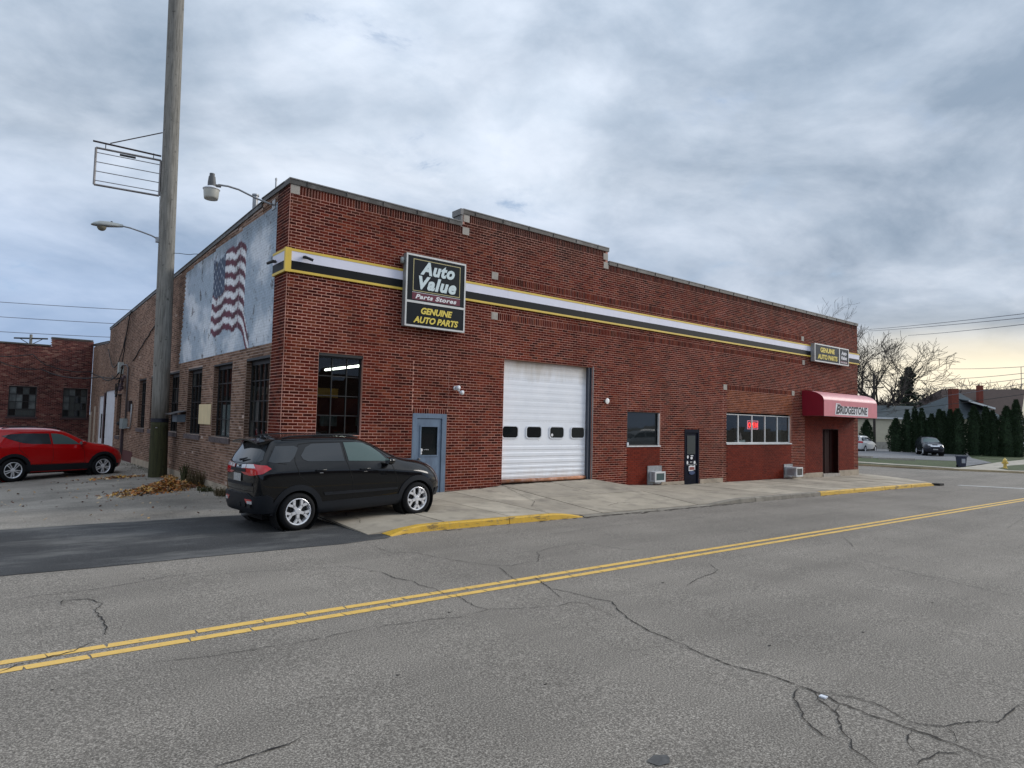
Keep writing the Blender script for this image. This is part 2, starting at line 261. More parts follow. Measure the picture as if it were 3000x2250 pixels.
# ------------------------------------------------------------------ helpers
LOC = {}
class MB:
    def __init__(s): s.v = []; s.f = []; s.m = []; s.t = []; s.c = {}
    def add(s, vs, fs, mi=0, tone=0.5):
        o = len(s.v); s.v += [tuple(p) for p in vs]
        for f in fs: s.f.append(tuple(i+o for i in f)); s.m.append(mi); s.t.append(tone)
    def box(s, x0, x1, y0, y1, z0, z1, mi=0, tone=.5, skip=()):
        vs = [(x0,y0,z0),(x1,y0,z0),(x1,y1,z0),(x0,y1,z0),(x0,y0,z1),(x1,y0,z1),(x1,y1,z1),(x0,y1,z1)]
        fs = {'b': (0,3,2,1), 't': (4,5,6,7), 'f': (0,1,5,4), 'r': (1,2,6,5), 'k': (2,3,7,6), 'l': (3,0,4,7)}
        s.add(vs, [f for k, f in fs.items() if k not in skip], mi, tone)
    def quad(s, a, b, c, d, mi=0, tone=.5): s.add([a, b, c, d], [(0,1,2,3)], mi, tone)
    def tube(s, pts, r, n=8, cap=True, mi=0):
        pts = [Vector(p) for p in pts]; R = r if isinstance(r, (list, tuple)) else [r]*len(pts)
        vs = []; prev = None
        for i, p in enumerate(pts):
            d = (pts[min(i+1, len(pts)-1)]-pts[max(i-1, 0)]); d = d.normalized() if d.length > 1e-9 else Vector((0,0,1))
            a = prev if prev is not None else (Vector((0,0,1)) if abs(d.z) < .9 else Vector((1,0,0)))
            u = (a-d*a.dot(d)); u = u.normalized() if u.length > 1e-6 else d.orthogonal().normalized(); prev = u; wv = d.cross(u)
            for k in range(n): vs.append(p+(u*cos(2*pi*k/n)+wv*sin(2*pi*k/n))*R[i])
        fs = [(i*n+k, i*n+(k+1)%n, (i+1)*n+(k+1)%n, (i+1)*n+k) for i in range(len(pts)-1) for k in range(n)]
        if cap: fs += [tuple(range(n-1, -1, -1)), tuple(range((len(pts)-1)*n, len(pts)*n))]
        s.add(vs, fs, mi)
    def lathe(s, prof, c=(0,0,0), n=24, axis='z', mi=0):
        vs = []
        for r, h in prof:
            for k in range(n):
                a = 2*pi*k/n
                vs.append((c[0]+r*cos(a), c[1]+r*sin(a), c[2]+h) if axis == 'z' else (c[0]+r*cos(a), c[1]+h, c[2]+r*sin(a)))
        fs = [(i*n+k, i*n+(k+1)%n, (i+1)*n+(k+1)%n, (i+1)*n+k) for i in range(len(prof)-1) for k in range(n)]
        s.add(vs, fs, mi)
    def obox(s, c, ax, ay, az, mi=0):
        c, ax, ay, az = map(Vector, (c, ax, ay, az)); vs = [c+ax*i+ay*j+az*k for k in (-1,1) for j in (-1,1) for i in (-1,1)]
        s.add(vs, [(0,2,3,1),(4,5,7,6),(0,1,5,4),(1,3,7,5),(3,2,6,7),(2,0,4,6)], mi)
    def poly(s, pts, d, mi=0):      # prism: polygon pts swept by vector d
        n = len(pts); d = Vector(d); vs = [Vector(p) for p in pts]+[Vector(p)+d for p in pts]
        s.add(vs, [tuple(range(n-1,-1,-1)), tuple(range(n, 2*n))]+[(i, (i+1)%n, n+(i+1)%n, n+i) for i in range(n)], mi)
    def mesh(s, name, mats, org=(0,0,0), smooth=False):
        me = bpy.data.meshes.new(name); o = Vector(org); me.from_pydata([Vector(p)-o for p in s.v], [], s.f)
        for m in (mats if isinstance(mats, (list, tuple)) else [mats]): me.materials.append(m)
        me.polygons.foreach_set('material_index', s.m)
        if smooth: me.polygons.foreach_set('use_smooth', [True]*len(s.f))
        a = me.attributes.new('tone', 'FLOAT', 'FACE'); a.data.foreach_set('value', s.t)
        me.update(); return me
    def build(s, name, mats, parent=None, smooth=False, local=False, loc=None, kind=None, label=None, cat=None, group=None):
        org = Vector((0,0,0)) if local else (Vector(LOC[parent.name]) if parent else Vector(loc or (0,0,0)))
        me = s.mesh(name, mats, org, smooth); ob = bpy.data.objects.new(name, me); COL.objects.link(ob)
        if parent: ob.parent = parent; LOC[ob.name] = LOC[parent.name]
        else: ob.location = org; LOC[ob.name] = tuple(org)
        tag(ob, label, cat, group, kind); return ob
def tag(o, label=None, cat=None, group=None, kind=None):
    for k, v in (('label', label), ('category', cat), ('group', group), ('kind', kind)):
        if v: o[k] = v
    return o
def thing(name, label, cat, loc=(0,0,0), rz=0, group=None):
    o = bpy.data.objects.new(name, None); COL.objects.link(o); o.location = loc; o.rotation_euler = (0,0,rz); o.empty_display_size = .2
    LOC[o.name] = tuple(loc); return tag(o, label, cat, group)
def copy_tree(o, parent=None):
    c = o.copy(); COL.objects.link(c); c.parent = parent; LOC[c.name] = LOC.get(o.name, (0,0,0))
    for ch in list(o.children): copy_tree(ch, c)
    return c
def one(fn, *a, **k):
    b = MB(); fn(b); return b.build(*a, **k)
def boxo(name, m, parent, *d, **k):
    b = MB(); b.box(*d); return b.build(name, m, parent, **k)
def text_part(name, txt, mat, parent, origin, right, upv, wd, ht, shear=0., off=0., depth=.006, label=None, spacing=1.):
    cu = bpy.data.curves.new('t', 'FONT'); cu.body = txt; cu.shear = shear; cu.offset = off; cu.extrude = 0; cu.resolution_u = 4; cu.space_character = spacing
    to = bpy.data.objects.new('t', cu); COL.objects.link(to); dg = bpy.context.evaluated_depsgraph_get()
    me = bpy.data.meshes.new_from_object(to.evaluated_get(dg)); bpy.data.objects.remove(to)
    vs = [v.co.copy() for v in me.vertices]; x0 = min(v.x for v in vs); x1 = max(v.x for v in vs); y0 = min(v.y for v in vs); y1 = max(v.y for v in vs)
    right, upv, origin = Vector(right), Vector(upv), Vector(origin); nrm = right.cross(upv)
    b = MB(); P = [origin+right*((v.x-x0)/(x1-x0)*wd)+upv*((v.y-y0)/(y1-y0)*ht)+nrm*depth for v in vs]
    b.add(P, [tuple(p.vertices) for p in me.polygons])
    bm = bmesh.new(); bm.from_mesh(me); bm.edges.ensure_lookup_table()
    for e in bm.edges:
        if e.is_boundary:
            i, j = e.verts[0].index, e.verts[1].index; b.quad(P[i], P[j], P[j]-nrm*depth, P[i]-nrm*depth)
    bm.free(); return b.build(name, mat, parent, label=label)

# ------------------------------------------------------------------ ground levels
def lerp(a, b, t): return a+(b-a)*t
def pw(x, tab):
    if x <= tab[0][0]: return tab[0][1]
    for (a, va), (b, vb) in zip(tab, tab[1:]):
        if x <= b: return lerp(va, vb, (x-a)/(b-a))
    return tab[-1][1]
def road_z(x, y=0):
    s = .63*x+.777*y
    return -.0095*min(x, 110)+.0205*min(max(s-47, 0), 25)
def lot_z(x, y):
    if y < 13.4: return road_z(x)
    k = min(1, (y-13.4)/7); return lerp(road_z(x), -.0-.006*(y-13)-.034*max(0, 5.09-x), k)
ZW = [(5, .10), (9.4, .135), (10.8, .18), (11.2, .225), (14.8, .262), (16.4, .01), (18.1, -.05), (19.4, -.10), (22, -.112), (26, -.14), (29, -.185), (33.3, -.205), (36, -.25)]
ZK = [(5.3, -.045), (6.2, .045), (6.9, .055), (9.6, .03), (10.5, -.075), (15.2, -.12), (16.8, -.075), (31, -.185), (36, -.25)]
def walk_z(x, y):
    t = max(0, min(1, (y-10.3)/3.9)); return lerp(pw(x, ZK), pw(x, ZW), t)
def sheet(name, mat, x0, x1, y0, y1, zf, nx, ny, dz=0, kind='structure', parent=None, label=None):
    b = MB(); vs = [(lerp(x0, x1, i/nx), lerp(y0, y1, j/ny)) for j in range(ny+1) for i in range(nx+1)]
    b.add([(x, y, zf(x, y)+dz) for x, y in vs], [(j*(nx+1)+i, j*(nx+1)+i+1, (j+1)*(nx+1)+i+1, (j+1)*(nx+1)+i) for j in range(ny) for i in range(nx)])
    return b.build(name, mat, parent, kind=kind, label=label)
def polysheet(name, mat, pts, zf, dz, h=1.5, parent=None, kind=None, label=None):
    n = len(pts); P = [Vector(p) for p in pts]; Q = []; E = []
    for i in range(n):
        a, c = P[i], P[(i+1) % n]; k = max(1, int((c-a).length/h))
        for j in range(k): Q.append(a.lerp(c, j/k))
    m = len(Q); E = [(i, (i+1) % m) for i in range(m)]
    x0, x1 = min(q.x for q in Q), max(q.x for q in Q); y0, y1 = min(q.y for q in Q), max(q.y for q in Q)
    x = x0+h/2
    while x < x1:
        y = y0+h/2
        while y < y1: Q.append(Vector((x, y))); y += h
        x += h
    vs, es, fs, *_ = geometry.delaunay_2d_cdt(Q, E, [], 1, 1e-5)
    b = MB(); b.add([(v.x, v.y, zf(v.x, v.y)+dz) for v in vs], [tuple(f) for f in fs]); return b.build(name, mat, parent, kind=kind, label=label)

b = MB()   # ground sheet out to the horizon
xs = [-900, -300, -100, -40, -20, -10, 0, 5, 10, 20, 30, 40, 45, 50, 55, 60, 70, 80, 90, 110, 150, 300, 900]
ys = [-900, -300, -100, -40, -12, 0, 9, 13.4, 16, 20, 30, 40, 50, 60, 80, 120, 300, 900]
def gz(x, y):
    return (lot_z(max(x, -12), y) if (x < 5.3 and 9 < y < 60) else road_z(max(x, -30), y))-.10
b.add([(x, y, gz(x, y)) for y in ys for x in xs], [(j*len(xs)+i, j*len(xs)+i+1, (j+1)*len(xs)+i+1, (j+1)*len(xs)+i) for j in range(len(ys)-1) for i in range(len(xs)-1)])
b.build('ground', EARTH, kind='structure')
road = sheet('road', ASPH, -40, 150, -5.2, 9.93, lambda x, y: road_z(x, 0), 95, 3)
bb = MB()      # the rest of the carriageway: gutter strip and the side street
polysheet('road', ASPH, [(5.0, 9.93), (150, 9.93), (150, 11.3), (50, 11.4), (48.1, 14.6), (46.9, 16.2), (46.2, 20), (45, 70), (35.6, 70), (35.2, 15.8), (34.2, 13.2), (32.6, 11.5), (31.4, 10.3), (5.0, 10.3)], lambda x, y: road_z(x, 0) if x < 40 else lerp(road_z(x, 0), road_z(x, y), min(1, (x-40)/8)), .0, 1.2, kind='structure')
polysheet('lot', LOT, [(-30, 13.75), (4.6, 13.74), (5.35, 13.6), (5.4, 14.3), (5.12, 14.32), (5.12, 45.6), (-30, 45.6)], lot_z, .0, 1.3, kind='structure')
random.seed(3)
edge = [(5.35, 13.6), (5.22, 12.6), (5.38, 12.0), (5.3, 11.6), (5.42, 11.2), (5.38, 10.8), (5.55, 10.5), (5.66, 10.16), (5.45, 9.98), (5.13, 9.95)]
bot = [(x, 9.86+random.uniform(-.02, .02)) for x in (4.6, 4.1, 3.6, 3, 2.4, 1.8, 1.2, .5, -2, -8, -20)]
top = [(x, 13.74+random.uniform(-.03, .03)) for x in (-20, -6, -2, 0, .6, 1.2, 1.8, 2.4, 3.0, 3.6, 4.2, 4.7)]
polysheet('fresh_asphalt_patch', PATCH, edge+bot+top, lambda x, y: lot_z(x, y) if y > 13.4 else road_z(x), .006, .7, parent=road)

# road markings
def strip(b, x0, x1, y0, y1, z, breaks=True):
    x = x0
    while x < x1:
        L = random.uniform(.25, .75) if x < 20 else 3; e = min(x+L, x1); s = random.uniform(-.05, .05)
        q = [(x+.004+s*.3, y0+random.uniform(-.004, .004)), (e+s*.2, y0+random.uniform(-.004, .004)), (e-s*.2, y1+random.uniform(-.004, .004)), (x+.004-s*.3, y1)]
        b.add([(a, c, road_z(a)+z) for a, c in q], [(0,1,2,3)]); x = e+(random.choice([.004, .008, .012]) if x < 20 else 0)
for y0 in (6.24, 6.45):
    b = MB(); strip(b, -25, 130, y0, y0+.105, .004); b.build('yellow_line', YEL, road)
b = MB(); b.add([(32.6, 9.9, road_z(32.6)+.004), (33.0, 9.9, road_z(33)+.004), (34.6, 6.9, road_z(34)+.004), (34.2, 6.9, road_z(34)+.004)], [(0,1,2,3)]); b.build('stop_line', WHITEL, road)
CR = [(2.4,[(5.12,3.75),(5.04,3.42),(5.02,3.18),(5.08,2.9),(5.08,2.72),(5.07,2.61),(5.06,2.51),(5.05,2.4),(4.99,2.29),(5.01,2.24),(4.97,2.07),(4.98,1.92),(4.97,1.85),(4.98,1.7),(4.97,1.56),(4.96,1.5),(4.93,1.4),(4.94,1.28)]),(1.8,[(5.06,2.6),(4.94,2.58),(4.79,2.52),(4.69,2.43),(4.6,2.35),(4.51,2.3),(4.44,2.21),(4.38,2.11),(4.39,2.0)]),(1.8,[(5.05,2.5),(4.93,2.41),(4.85,2.28),(4.8,2.21),(4.67,2.14),(4.55,2.06),(4.47,1.97),(4.35,1.91),(4.31,1.82),(4.25,1.72)]),(1.5,[(4.98,2.28),(4.85,2.24),(4.8,2.21)]),(1.5,[(5.05,2.51),(5.14,2.38),(5.2,2.24),(5.21,2.1),(5.15,1.98),(5.09,1.87),(5.1,1.81),(5.16,1.73),(5.22,1.67),(5.35,1.64),(5.52,1.56),(5.6,1.48),(5.8,1.48),(6.02,1.48),(6.15,1.45)]),(1.2,[(5.21,1.67),(5.14,1.6),(4.99,1.55)]),(1.6,[(4.96,1.79),(4.81,1.76),(4.69,1.7),(4.64,1.65)]),(1.6,[(4.46,1.58),(4.58,1.59),(4.76,1.56),(4.88,1.47)]),(1.6,[(8.56,5.81),(8.24,5.45),(7.97,5.36),(7.51,5.28),(7.05,5.12)]),(1.2,[(11.04,4.63),(10.73,4.15),(10.59,3.64),(10.48,3.22),(10.34,2.8),(10.23,2.4)]),(1,[(12.37,8.02),(12.65,7.34),(13.04,7.13),(12.99,6.66)]),(1,[(15.8,6.22),(15.4,5.61),(14.96,4.76),(14.75,4.11),(14.38,3.54),(14.15,3.31)]),(1.2,[(13.11,5.89),(12.49,5.49),(12.07,5.24)]),(1.4,[(4.91,9.33),(4.94,8.83),(5.25,8.64),(5.32,8.22),(5.48,7.78),(5.66,7.4),(5.9,7.19),(6.22,7.26),(6.42,7.22),(6.77,7.6),(6.83,7.73),(7.25,7.9),(7.72,7.99),(8.02,8.01),(8.22,7.71),(8.28,7.23),(8.43,7.06)]),(1.6,[(5.7,7.24),(5.62,7.03),(5.49,6.75),(5.39,6.42)]),(2,[(5.72,6.5),(5.59,6.19),(5.49,5.94),(5.57,5.69),(5.6,5.35),(5.68,5.12),(5.44,4.78),(5.28,4.48),(5.18,4.2),(5.17,4.02),(5.12,3.75)]),(1.3,[(5.49,5.94),(5.29,5.55)]),(1.6,[(4.2,7.71),(4.17,7.39),(4.28,7.16),(4.24,6.92),(4.31,6.68),(4.27,6.42),(4.36,6.31),(4.29,6.01),(4.27,5.77),(4.31,5.63)]),(1.2,[(3.03,5.71),(3.22,5.72),(3.39,5.68),(3.71,5.64),(3.89,5.56),(4.01,5.59)]),(1,[(4.08,5.58),(4.3,5.63),(4.69,5.46),(5.01,5.31),(5.3,5.36),(5.37,5.23),(5.3,4.91),(5.26,4.67)]),(1.2,[(0.28,8.61),(0.64,8.64),(1.09,8.64),(1.5,8.73),(1.88,8.88),(2.33,8.9)]),(2,[(0.76,8.1),(0.79,8.29),(1.01,8.23),(1.1,7.96),(1.01,7.74),(1.02,7.39),(1.02,7.05),(0.98,6.82)]),(2.4,[(0.23,6.28),(0.34,6.39),(0.47,6.4),(0.57,6.46),(0.72,6.49),(0.84,6.65),(0.89,6.67)]),(2.2,[(1.14,3.95),(1.27,3.95),(1.38,3.96),(1.46,3.97),(1.56,3.97),(1.65,4.01)]),(1,[(2.05,8.72),(2.69,8.68),(3.55,8.42),(3.95,8.31),(4.19,7.78),(4.16,7.37),(4.24,7.2)]),(1,[(1.16,5.88),(1.58,5.77),(1.76,5.76),(2.08,5.73),(2.35,5.7),(2.62,5.73),(3.1,5.75)]),
 (1,[(8,8.9),(10,9.1),(12.5,8.9),(14,9.2)]),(1,[(14,7.6),(17,7.9),(19,7.5)]),(1,[(18,4.5),(21,4.9),(26,4.6)]),(1,[(2.2,11.6),(3.1,11.9)])]
for wd, pl in CR:
    pts = []
    for (a, c) in zip(pl, pl[1:]):
        a, c = Vector(a), Vector(c); L = (c-a).length; n = max(1, int(L/.045)); pr = Vector((-(c-a).y, (c-a).x)).normalized()
        for i in range(n): pts.append(a.lerp(c, i/n)+pr*random.uniform(-.012, .012)*(1 if i else .3))
    pts.append(Vector(pl[-1])); b = MB(); vs = []
    for i, p in enumerate(pts):
        d = (pts[min(i+1, len(pts)-1)]-pts[max(i-1, 0)]).normalized(); pr = Vector((-d.y, d.x)); hw = wd*.0032*random.uniform(.35, 1.4)*min(1, .3+i/4, .3+(len(pts)-1-i)/4)
        for q in (p-pr*hw, p+pr*hw): vs.append((q.x, q.y, road_z(q.x)+.0065))
    b.add(vs, [(2*i, 2*i+1, 2*i+3, 2*i+2) for i in range(len(pts)-1)]); b.build('crack', CRACK, road)
b = MB()   # small pits and grit on the carriageway
for i in range(90):
    x, y = random.uniform(-1, 22), random.uniform(1.2, 9.7); r = random.uniform(.005, .018)
    b.add([(x+r*cos(a)*random.uniform(.6, 1.8), y+r*sin(a)*random.uniform(.5, 1), road_z(x)+.0055) for a in [k*pi/3 for k in range(6)]], [tuple(range(6))])
b.build('pit', CRACK, road, kind='stuff')
b = MB()
b.add([(3.24+.075*cos(a)*(1+.12*sin(3*a+1)), 2.53+.055*sin(a)*(1+.1*cos(5*a)), road_z(3.2)+.006) for a in [k*pi/14 for k in range(28)]], [tuple(range(28))]); b.build('tar_patch', STAIN, road)
b = MB(); b.box(4.99, 5.03, 2.38, 2.43, road_z(5)+.001, road_z(5)+.012); tag(b.build('paper_scrap', WHITE, loc=(5.0, 2.4, road_z(5))), 'small white paper scrap lying on the long road crack', 'litter')

# ------------------------------------------------------------------ pavement
def walkpoly(name, x0, x1, y0, y1, parent, mat, g=.014):
    b = MB(); n = 3
    X = [lerp(x0+g, x1-g, i/n) for i in range(n+1)]; Y = [lerp(y0+g, y1-g, i/n) for i in range(n+1)]; dz = random.uniform(-.006, .006)
    vs = [(x, y, walk_z(x, y)+dz) for y in Y for x in X]; fs = [(j*4+i, j*4+i+1, (j+1)*4+i+1, (j+1)*4+i) for j in range(3) for i in range(3)]
    o = len(vs); ring = [0,1,2,3,7,11,15,14,13,12,8,4]; vs += [(vs[i][0], vs[i][1], vs[i][2]-.08) for i in ring]
    fs += [(ring[k], ring[(k+1) % 12], o+(k+1) % 12, o+k) for k in range(12)]
    b.add(vs, fs); return b.build(name, mat, parent)
walk = MB(); X = [5.3+i*.5 for i in range(53)]
pv = [(x, y, walk_z(x, y)-.035) for y in (10.36, 12, 14.25) for x in X]; n = len(X)
walk.add(pv, [(j*n+i, j*n+i+1, (j+1)*n+i+1, (j+1)*n+i) for j in range(2) for i in range(n-1)])
walk = walk.build('pavement', M('joint_dirt', (.03, .026, .02), .95), kind='structure')
xj = [5.32, 6.9, 8.5, 9.55, 11.2, 13.0, 14.85, 16.5, 18, 19.6, 21.2, 22.8, 24.4, 26, 27.6, 29.2, 30.2, 31.2]
SLAB = [M('slab_%d' % i, c, .9, var=.2, vs=1.1, bmp=.3, bs=80, dirt=((.19, .165, .135), .6)) for i, c in enumerate(((.41, .355, .275), (.47, .41, .32), (.37, .32, .25)))]
KERBC = M('kerb_concrete', (.25, .225, .185), .9, var=.25, vs=3, bmp=.3, dirt=((.12, .10, .08), .6))
for i in range(len(xj)-1):
    for y0, y1 in ((10.42, 12.3), (12.3, 14.2)):
        walkpoly('slab', xj[i], xj[i+1], y0, y1, walk, random.choice(SLAB))
for pl in ([(5.6, 11.3), (5.75, 11.6), (5.7, 12.1), (5.85, 12.4)], [(9.6, 10.6), (9.9, 11.4), (10.6, 12.1), (11.15, 13.9)], [(12.0, 11.0), (12.6, 11.2), (13.3, 11.1)], [(13.6, 12.9), (14.2, 12.6), (14.9, 12.7)], [(7.0, 13.0), (7.9, 12.8), (8.4, 12.9)], [(16.6, 11.4), (17.4, 11.1), (18.0, 11.2)], [(21.5, 12.6), (22.3, 12.2), (23.4, 12.3), (24.2, 12.0)], [(26, 11.3), (27.2, 11.0), (28.4, 11.2)]):
    P_ = []
    for a, c in zip(pl, pl[1:]):
        a, c = Vector(a), Vector(c); n = max(2, int((c-a).length/.06)); P_ += [a.lerp(c, i/n)+Vector((random.uniform(-.012, .012), random.uniform(-.012, .012))) for i in range(n)]
    b = MB(); vs = []
    for i, q in enumerate(P_):
        d = (P_[min(i+1, len(P_)-1)]-P_[max(0, i-1)]).normalized(); nn = Vector((-d.y, d.x))*random.uniform(.002, .008)
        vs += [(k.x, k.y, walk_z(k.x, k.y)+.011) for k in (q-nn, q+nn)]
    b.add(vs, [(2*i, 2*i+1, 2*i+3, 2*i+2) for i in range(len(P_)-1)]); b.build('crack', CRACK, walk)
DIRT = M('gutter_dirt', (.07, .058, .045), .95, var=.4, vs=14)
b = MB(); random.seed(31)
for _ in range(240):
    x = random.choice([random.uniform(9.8, 17), random.uniform(10, 16), random.uniform(5.6, 31)]); y = 10.27-abs(random.gauss(0, .05)); r = random.uniform(.01, .05)
    b.add([(x+r*random.uniform(1, 3)*cos(k*pi/3), y+r*.6*sin(k*pi/3), road_z(x)+.0075+_*.000004) for k in range(6)], [tuple(range(6))])
b.build('gutter_dirt', DIRT, road, kind='stuff')
b = MB()
for _ in range(160):
    x = random.uniform(9.6, 33); y = 14.19-abs(random.gauss(0, .05)); r = random.uniform(.01, .05)
    b.add([(x+r*random.uniform(1, 3)*cos(k*pi/3), y+r*.5*sin(k*pi/3), walk_z(x, y)+.0105+_*.000004) for k in range(6)], [tuple(range(6))])
b.build('wall_foot_dirt', DIRT, walk, kind='stuff')
# corner ramp slab towards the side street
def corner(name, pts, mat, dz=0):
    polysheet(name, mat, pts, lambda x, y: walk_z(min(x, 33), y), dz, .6, parent=walk)
corner('slab', [(31.22, 10.43), (31.9, 10.9), (33.0, 12.0), (33.9, 13.4), (34.3, 14.9), (34.6, 18), (34.8, 40), (33.3, 40), (33.26, 14.3), (31.22, 14.19)], SLAB[1])
# kerbs
def kerb(x0, x1, mat, zt, y0=10.28, y1=10.42, drop0=0, drop1=0, out0=0, out1=0):
    b = MB(); n = 8
    for i in range(n):
        a, c = lerp(x0, x1, i/n), lerp(x0, x1, (i+1)/n)
        def sec(x, t):
            d = 0; o = 0
            if drop0 and x-x0 < drop0: k = 1-(x-x0)/drop0; d = k*k; o = out0*k*k
            if drop1 and x1-x < drop1: k = 1-(x1-x)/drop1; d = k*k; o = out1*k*k
            z = lerp(zt(x), road_z(x)+.015, d); return [(x, y0-o, road_z(x)-.05), (x, y0-o+.01, z-.022), (x, y0-o+.035, z), (x, y1+.0, z), (x, y1, z-.12)]
        A, C = sec(a, 0), sec(c, 1); b.add(A+C, [(k, k+5, k+6, k+1) for k in range(4)]+([(0,1,2,3,4)] if i == 0 else [])+([(9,8,7,6,5)] if i == n-1 else []))
    return b.build('kerb', mat, walk)
zk = lambda x: pw(x, ZK)+.004
kerb(5.6, 8.35, YELK, lambda x: road_z(x)+.125, drop0=.9, out0=.18); kerb(8.37, 10.45, YELK, lambda x: road_z(x)+.125, drop1=1.0)
kerb(10.47, 13, KERBC, zk); kerb(13.02, 15.2, KERBC, zk)
kerb(15.22, 17.4, KERBC, lambda x: lerp(zk(x), road_z(x)+.13, min(1, (x-15.2)/1.5))); kerb(17.42, 19.4, KERBC, lambda x: road_z(x)+.13); kerb(19.42, 21.3, KERBC, lambda x: road_z(x)+.13)
for a in (21.32, 23.8, 26.3, 28.8): kerb(a, a+2.46, YELK, lambda x: road_z(x)+.13, drop1=.5 if a > 28 else 0)
b = MB(); b.box(31.28, 31.75, 10.1, 10.4, road_z(31.5)-.05, road_z(31.5)+.09); b.build('kerb', CRACK, walk, label='broken dark kerb end')
b = MB(); b.poly([(33.3, 14.3, -.3), (34.9, 16.5, -.34), (35.4, 24, -.36), (35.5, 40, -.4), (35.3, 40, -.4), (35.2, 24, -.36), (34.7, 16.6, -.34), (33.1, 14.5, -.3)], (0, 0, .16)); b.build('kerb', CONC, walk)

# ------------------------------------------------------------------ brick store
FY, LX = 14.2, 5.09
PIT_, BL, JT, ZG = .0693, .2145, .0145, .03
store = thing('brick_store', 'long red brick corner store building with stepped parapet', 'building', (LX, FY, 0))
cP = Vector((0, 0, CAMZ))
def vis_area(p, nrm, w_, h_):
    d = Vector(p)-cP; dep = d.dot(fw)
    if dep < .1: return 0
    x, y = d.dot(r2)/dep, d.dot(u2)/dep
    if abs(x) > .77 or abs(y) > .58: return 0
    return abs(d.normalized().dot(nrm))*w_*h_/(d.length**2)
def subtract(segs, a, c):
    o = []
    for s, e in segs:
        if c <= s or a >= e: o.append((s, e)); continue
        if a > s: o.append((s, a))
        if c < e: o.append((c, e))
    return o
def lay(P, nrm, u0, u1, z0, z1, holes, joints, matof, ztop=lambda u: 99, prot=.004, phase=0):
    """courses of running-bond bricks: returns list of (u0,u1,z0,z1,mat)"""
    out = []; k0 = int(math.floor((z0-ZG)/PIT_)); k1 = int(math.ceil((z1-ZG)/PIT_))
    for k in range(k0, k1):
        za, zb = ZG+k*PIT_+JT/2, ZG+(k+1)*PIT_-JT/2; zc = (za+zb)/2
        if za < z0-1e-6 or zb > z1+1e-6: continue
        segs = [(u0, u1)]
        for (a, c, p, q) in holes:
            if p-.005 < zc < q+.005: segs = subtract(segs, a, c)
        cuts = [j for j, p, q in joints if p < zc < q]
        for j in cuts: segs = [x for s, e in segs for x in (((s, j), (j, e)) if s < j < e else ((s, e),))]
        for s, e in segs:
            off = phase+(BL/2 if k % 2 else 0); n = math.floor((s-off)/BL)
            while n*BL+off < e:
                a, c = max(n*BL+off, s)+JT/2, min((n+1)*BL+off, e)-JT/2; n += 1
                if c-a < .012: continue
                if zb > ztop((a+c)/2): continue
                out.append((a, c, za, zb, matof((a+c)/2, zc)))
    return out
def soldiers(u0, u1, z0, z1, m=0):
    n = int(round((u1-u0)/PIT_)); p = (u1-u0)/n
    return [(u0+i*p+JT/2, u0+(i+1)*p-JT/2, z0+JT/2, z1-JT/2, m) for i in range(n)]
def make_bricks(bricks, P, nrm, part, mats, ptop=300, colour=None, okay=lambda a: True, prot=.0045):
    sc = []
    for i, (a, c, z0, z1, m) in enumerate(bricks):
        sc.append((vis_area(P((a+c)/2, (z0+z1)/2, 0), nrm, c-a, z1-z0) if (m == 0 and okay((a, c, z0, z1))) else 0, i))
    top = set(i for _, i in sorted(sc, reverse=True)[:ptop]); cache = {}
    stuff = {m: MB() for m in range(len(mats))}; cols = []
    for i, (a, c, z0, z1, m) in enumerate(bricks):
        t = random.random(); pr = prot+random.uniform(-.0015, .002)
        if i in top:
            key = (round(c-a, 3), round(z1-z0, 3), int(t*6)); 
            if key not in cache:
                q = MB(); hw, hh = (c-a)/2, (z1-z0)/2; tone = (int(t*6)+.5)/6; bv = .004
                def pp(u, z, d): return P(u, z, d)
                o0 = P(0, 0, 0); L = lambda u, z, d: Vector(P(u, z, d))-Vector(o0)
                vs = [L(-hw, -hh, -.01), L(hw, -hh, -.01), L(hw, hh, -.01), L(-hw, hh, -.01), L(-hw, -hh, prot-bv), L(hw, -hh, prot-bv), L(hw, hh, prot-bv), L(-hw, hh, prot-bv),
                      L(-hw+bv, -hh+bv, prot), L(hw-bv, -hh+bv, prot), L(hw-bv, hh-bv, prot), L(-hw+bv, hh-bv, prot)]
                q.add(vs, [(0,1,5,4),(1,2,6,5),(2,3,7,6),(3,0,4,7),(4,5,9,8),(5,6,10,9),(6,7,11,10),(7,4,8,11),(8,9,10,11)], 0, tone)
                cache[key] = q.mesh('brick', mats[0])
            ob = bpy.data.objects.new('brick', cache[key]); COL.objects.link(ob); ob.parent = part
            ob.location = Vector(P((a+c)/2, (z0+z1)/2, pr-prot))-Vector(LOC[part.name]); continue
        B = stuff[m]; vs = [P(u, z, d) for d in (-.004, pr) for z in (z0, z1) for u in (a, c)]
        fr = (4,5,7,6)
        if colour and m == 2:
            n = 6; row = [P(lerp(a, c, k/n), z, pr) for z in (z0, z1) for k in range(n+1)]
            B.add(row, [(k, k+1, n+2+k, n+1+k) for k in range(n)], 0, t)
            B.add(vs, [(0,1,5,4),(1,3,7,5),(3,2,6,7),(2,0,4,6)], 0, t)
        else: B.add(vs, [(0,1,5,4),(1,3,7,5),(3,2,6,7),(2,0,4,6), fr], 0, t)
    for m, B in stuff.items():
        if not B.f: continue
        ob = B.build('brick', mats[m], part, kind='stuff')
        if colour and m == 2: paint(ob, colour)
def paint(ob, fn):
    me = ob.data; a = me.color_attributes.new('paint', 'FLOAT_COLOR', 'CORNER'); o = Vector(LOC[ob.name]); cc = [(*fn((v.co+o).y, (v.co+o).z), 1) for v in me.vertices]
    for l in me.loops: a.data[l.index].color = cc[l.vertex_index]
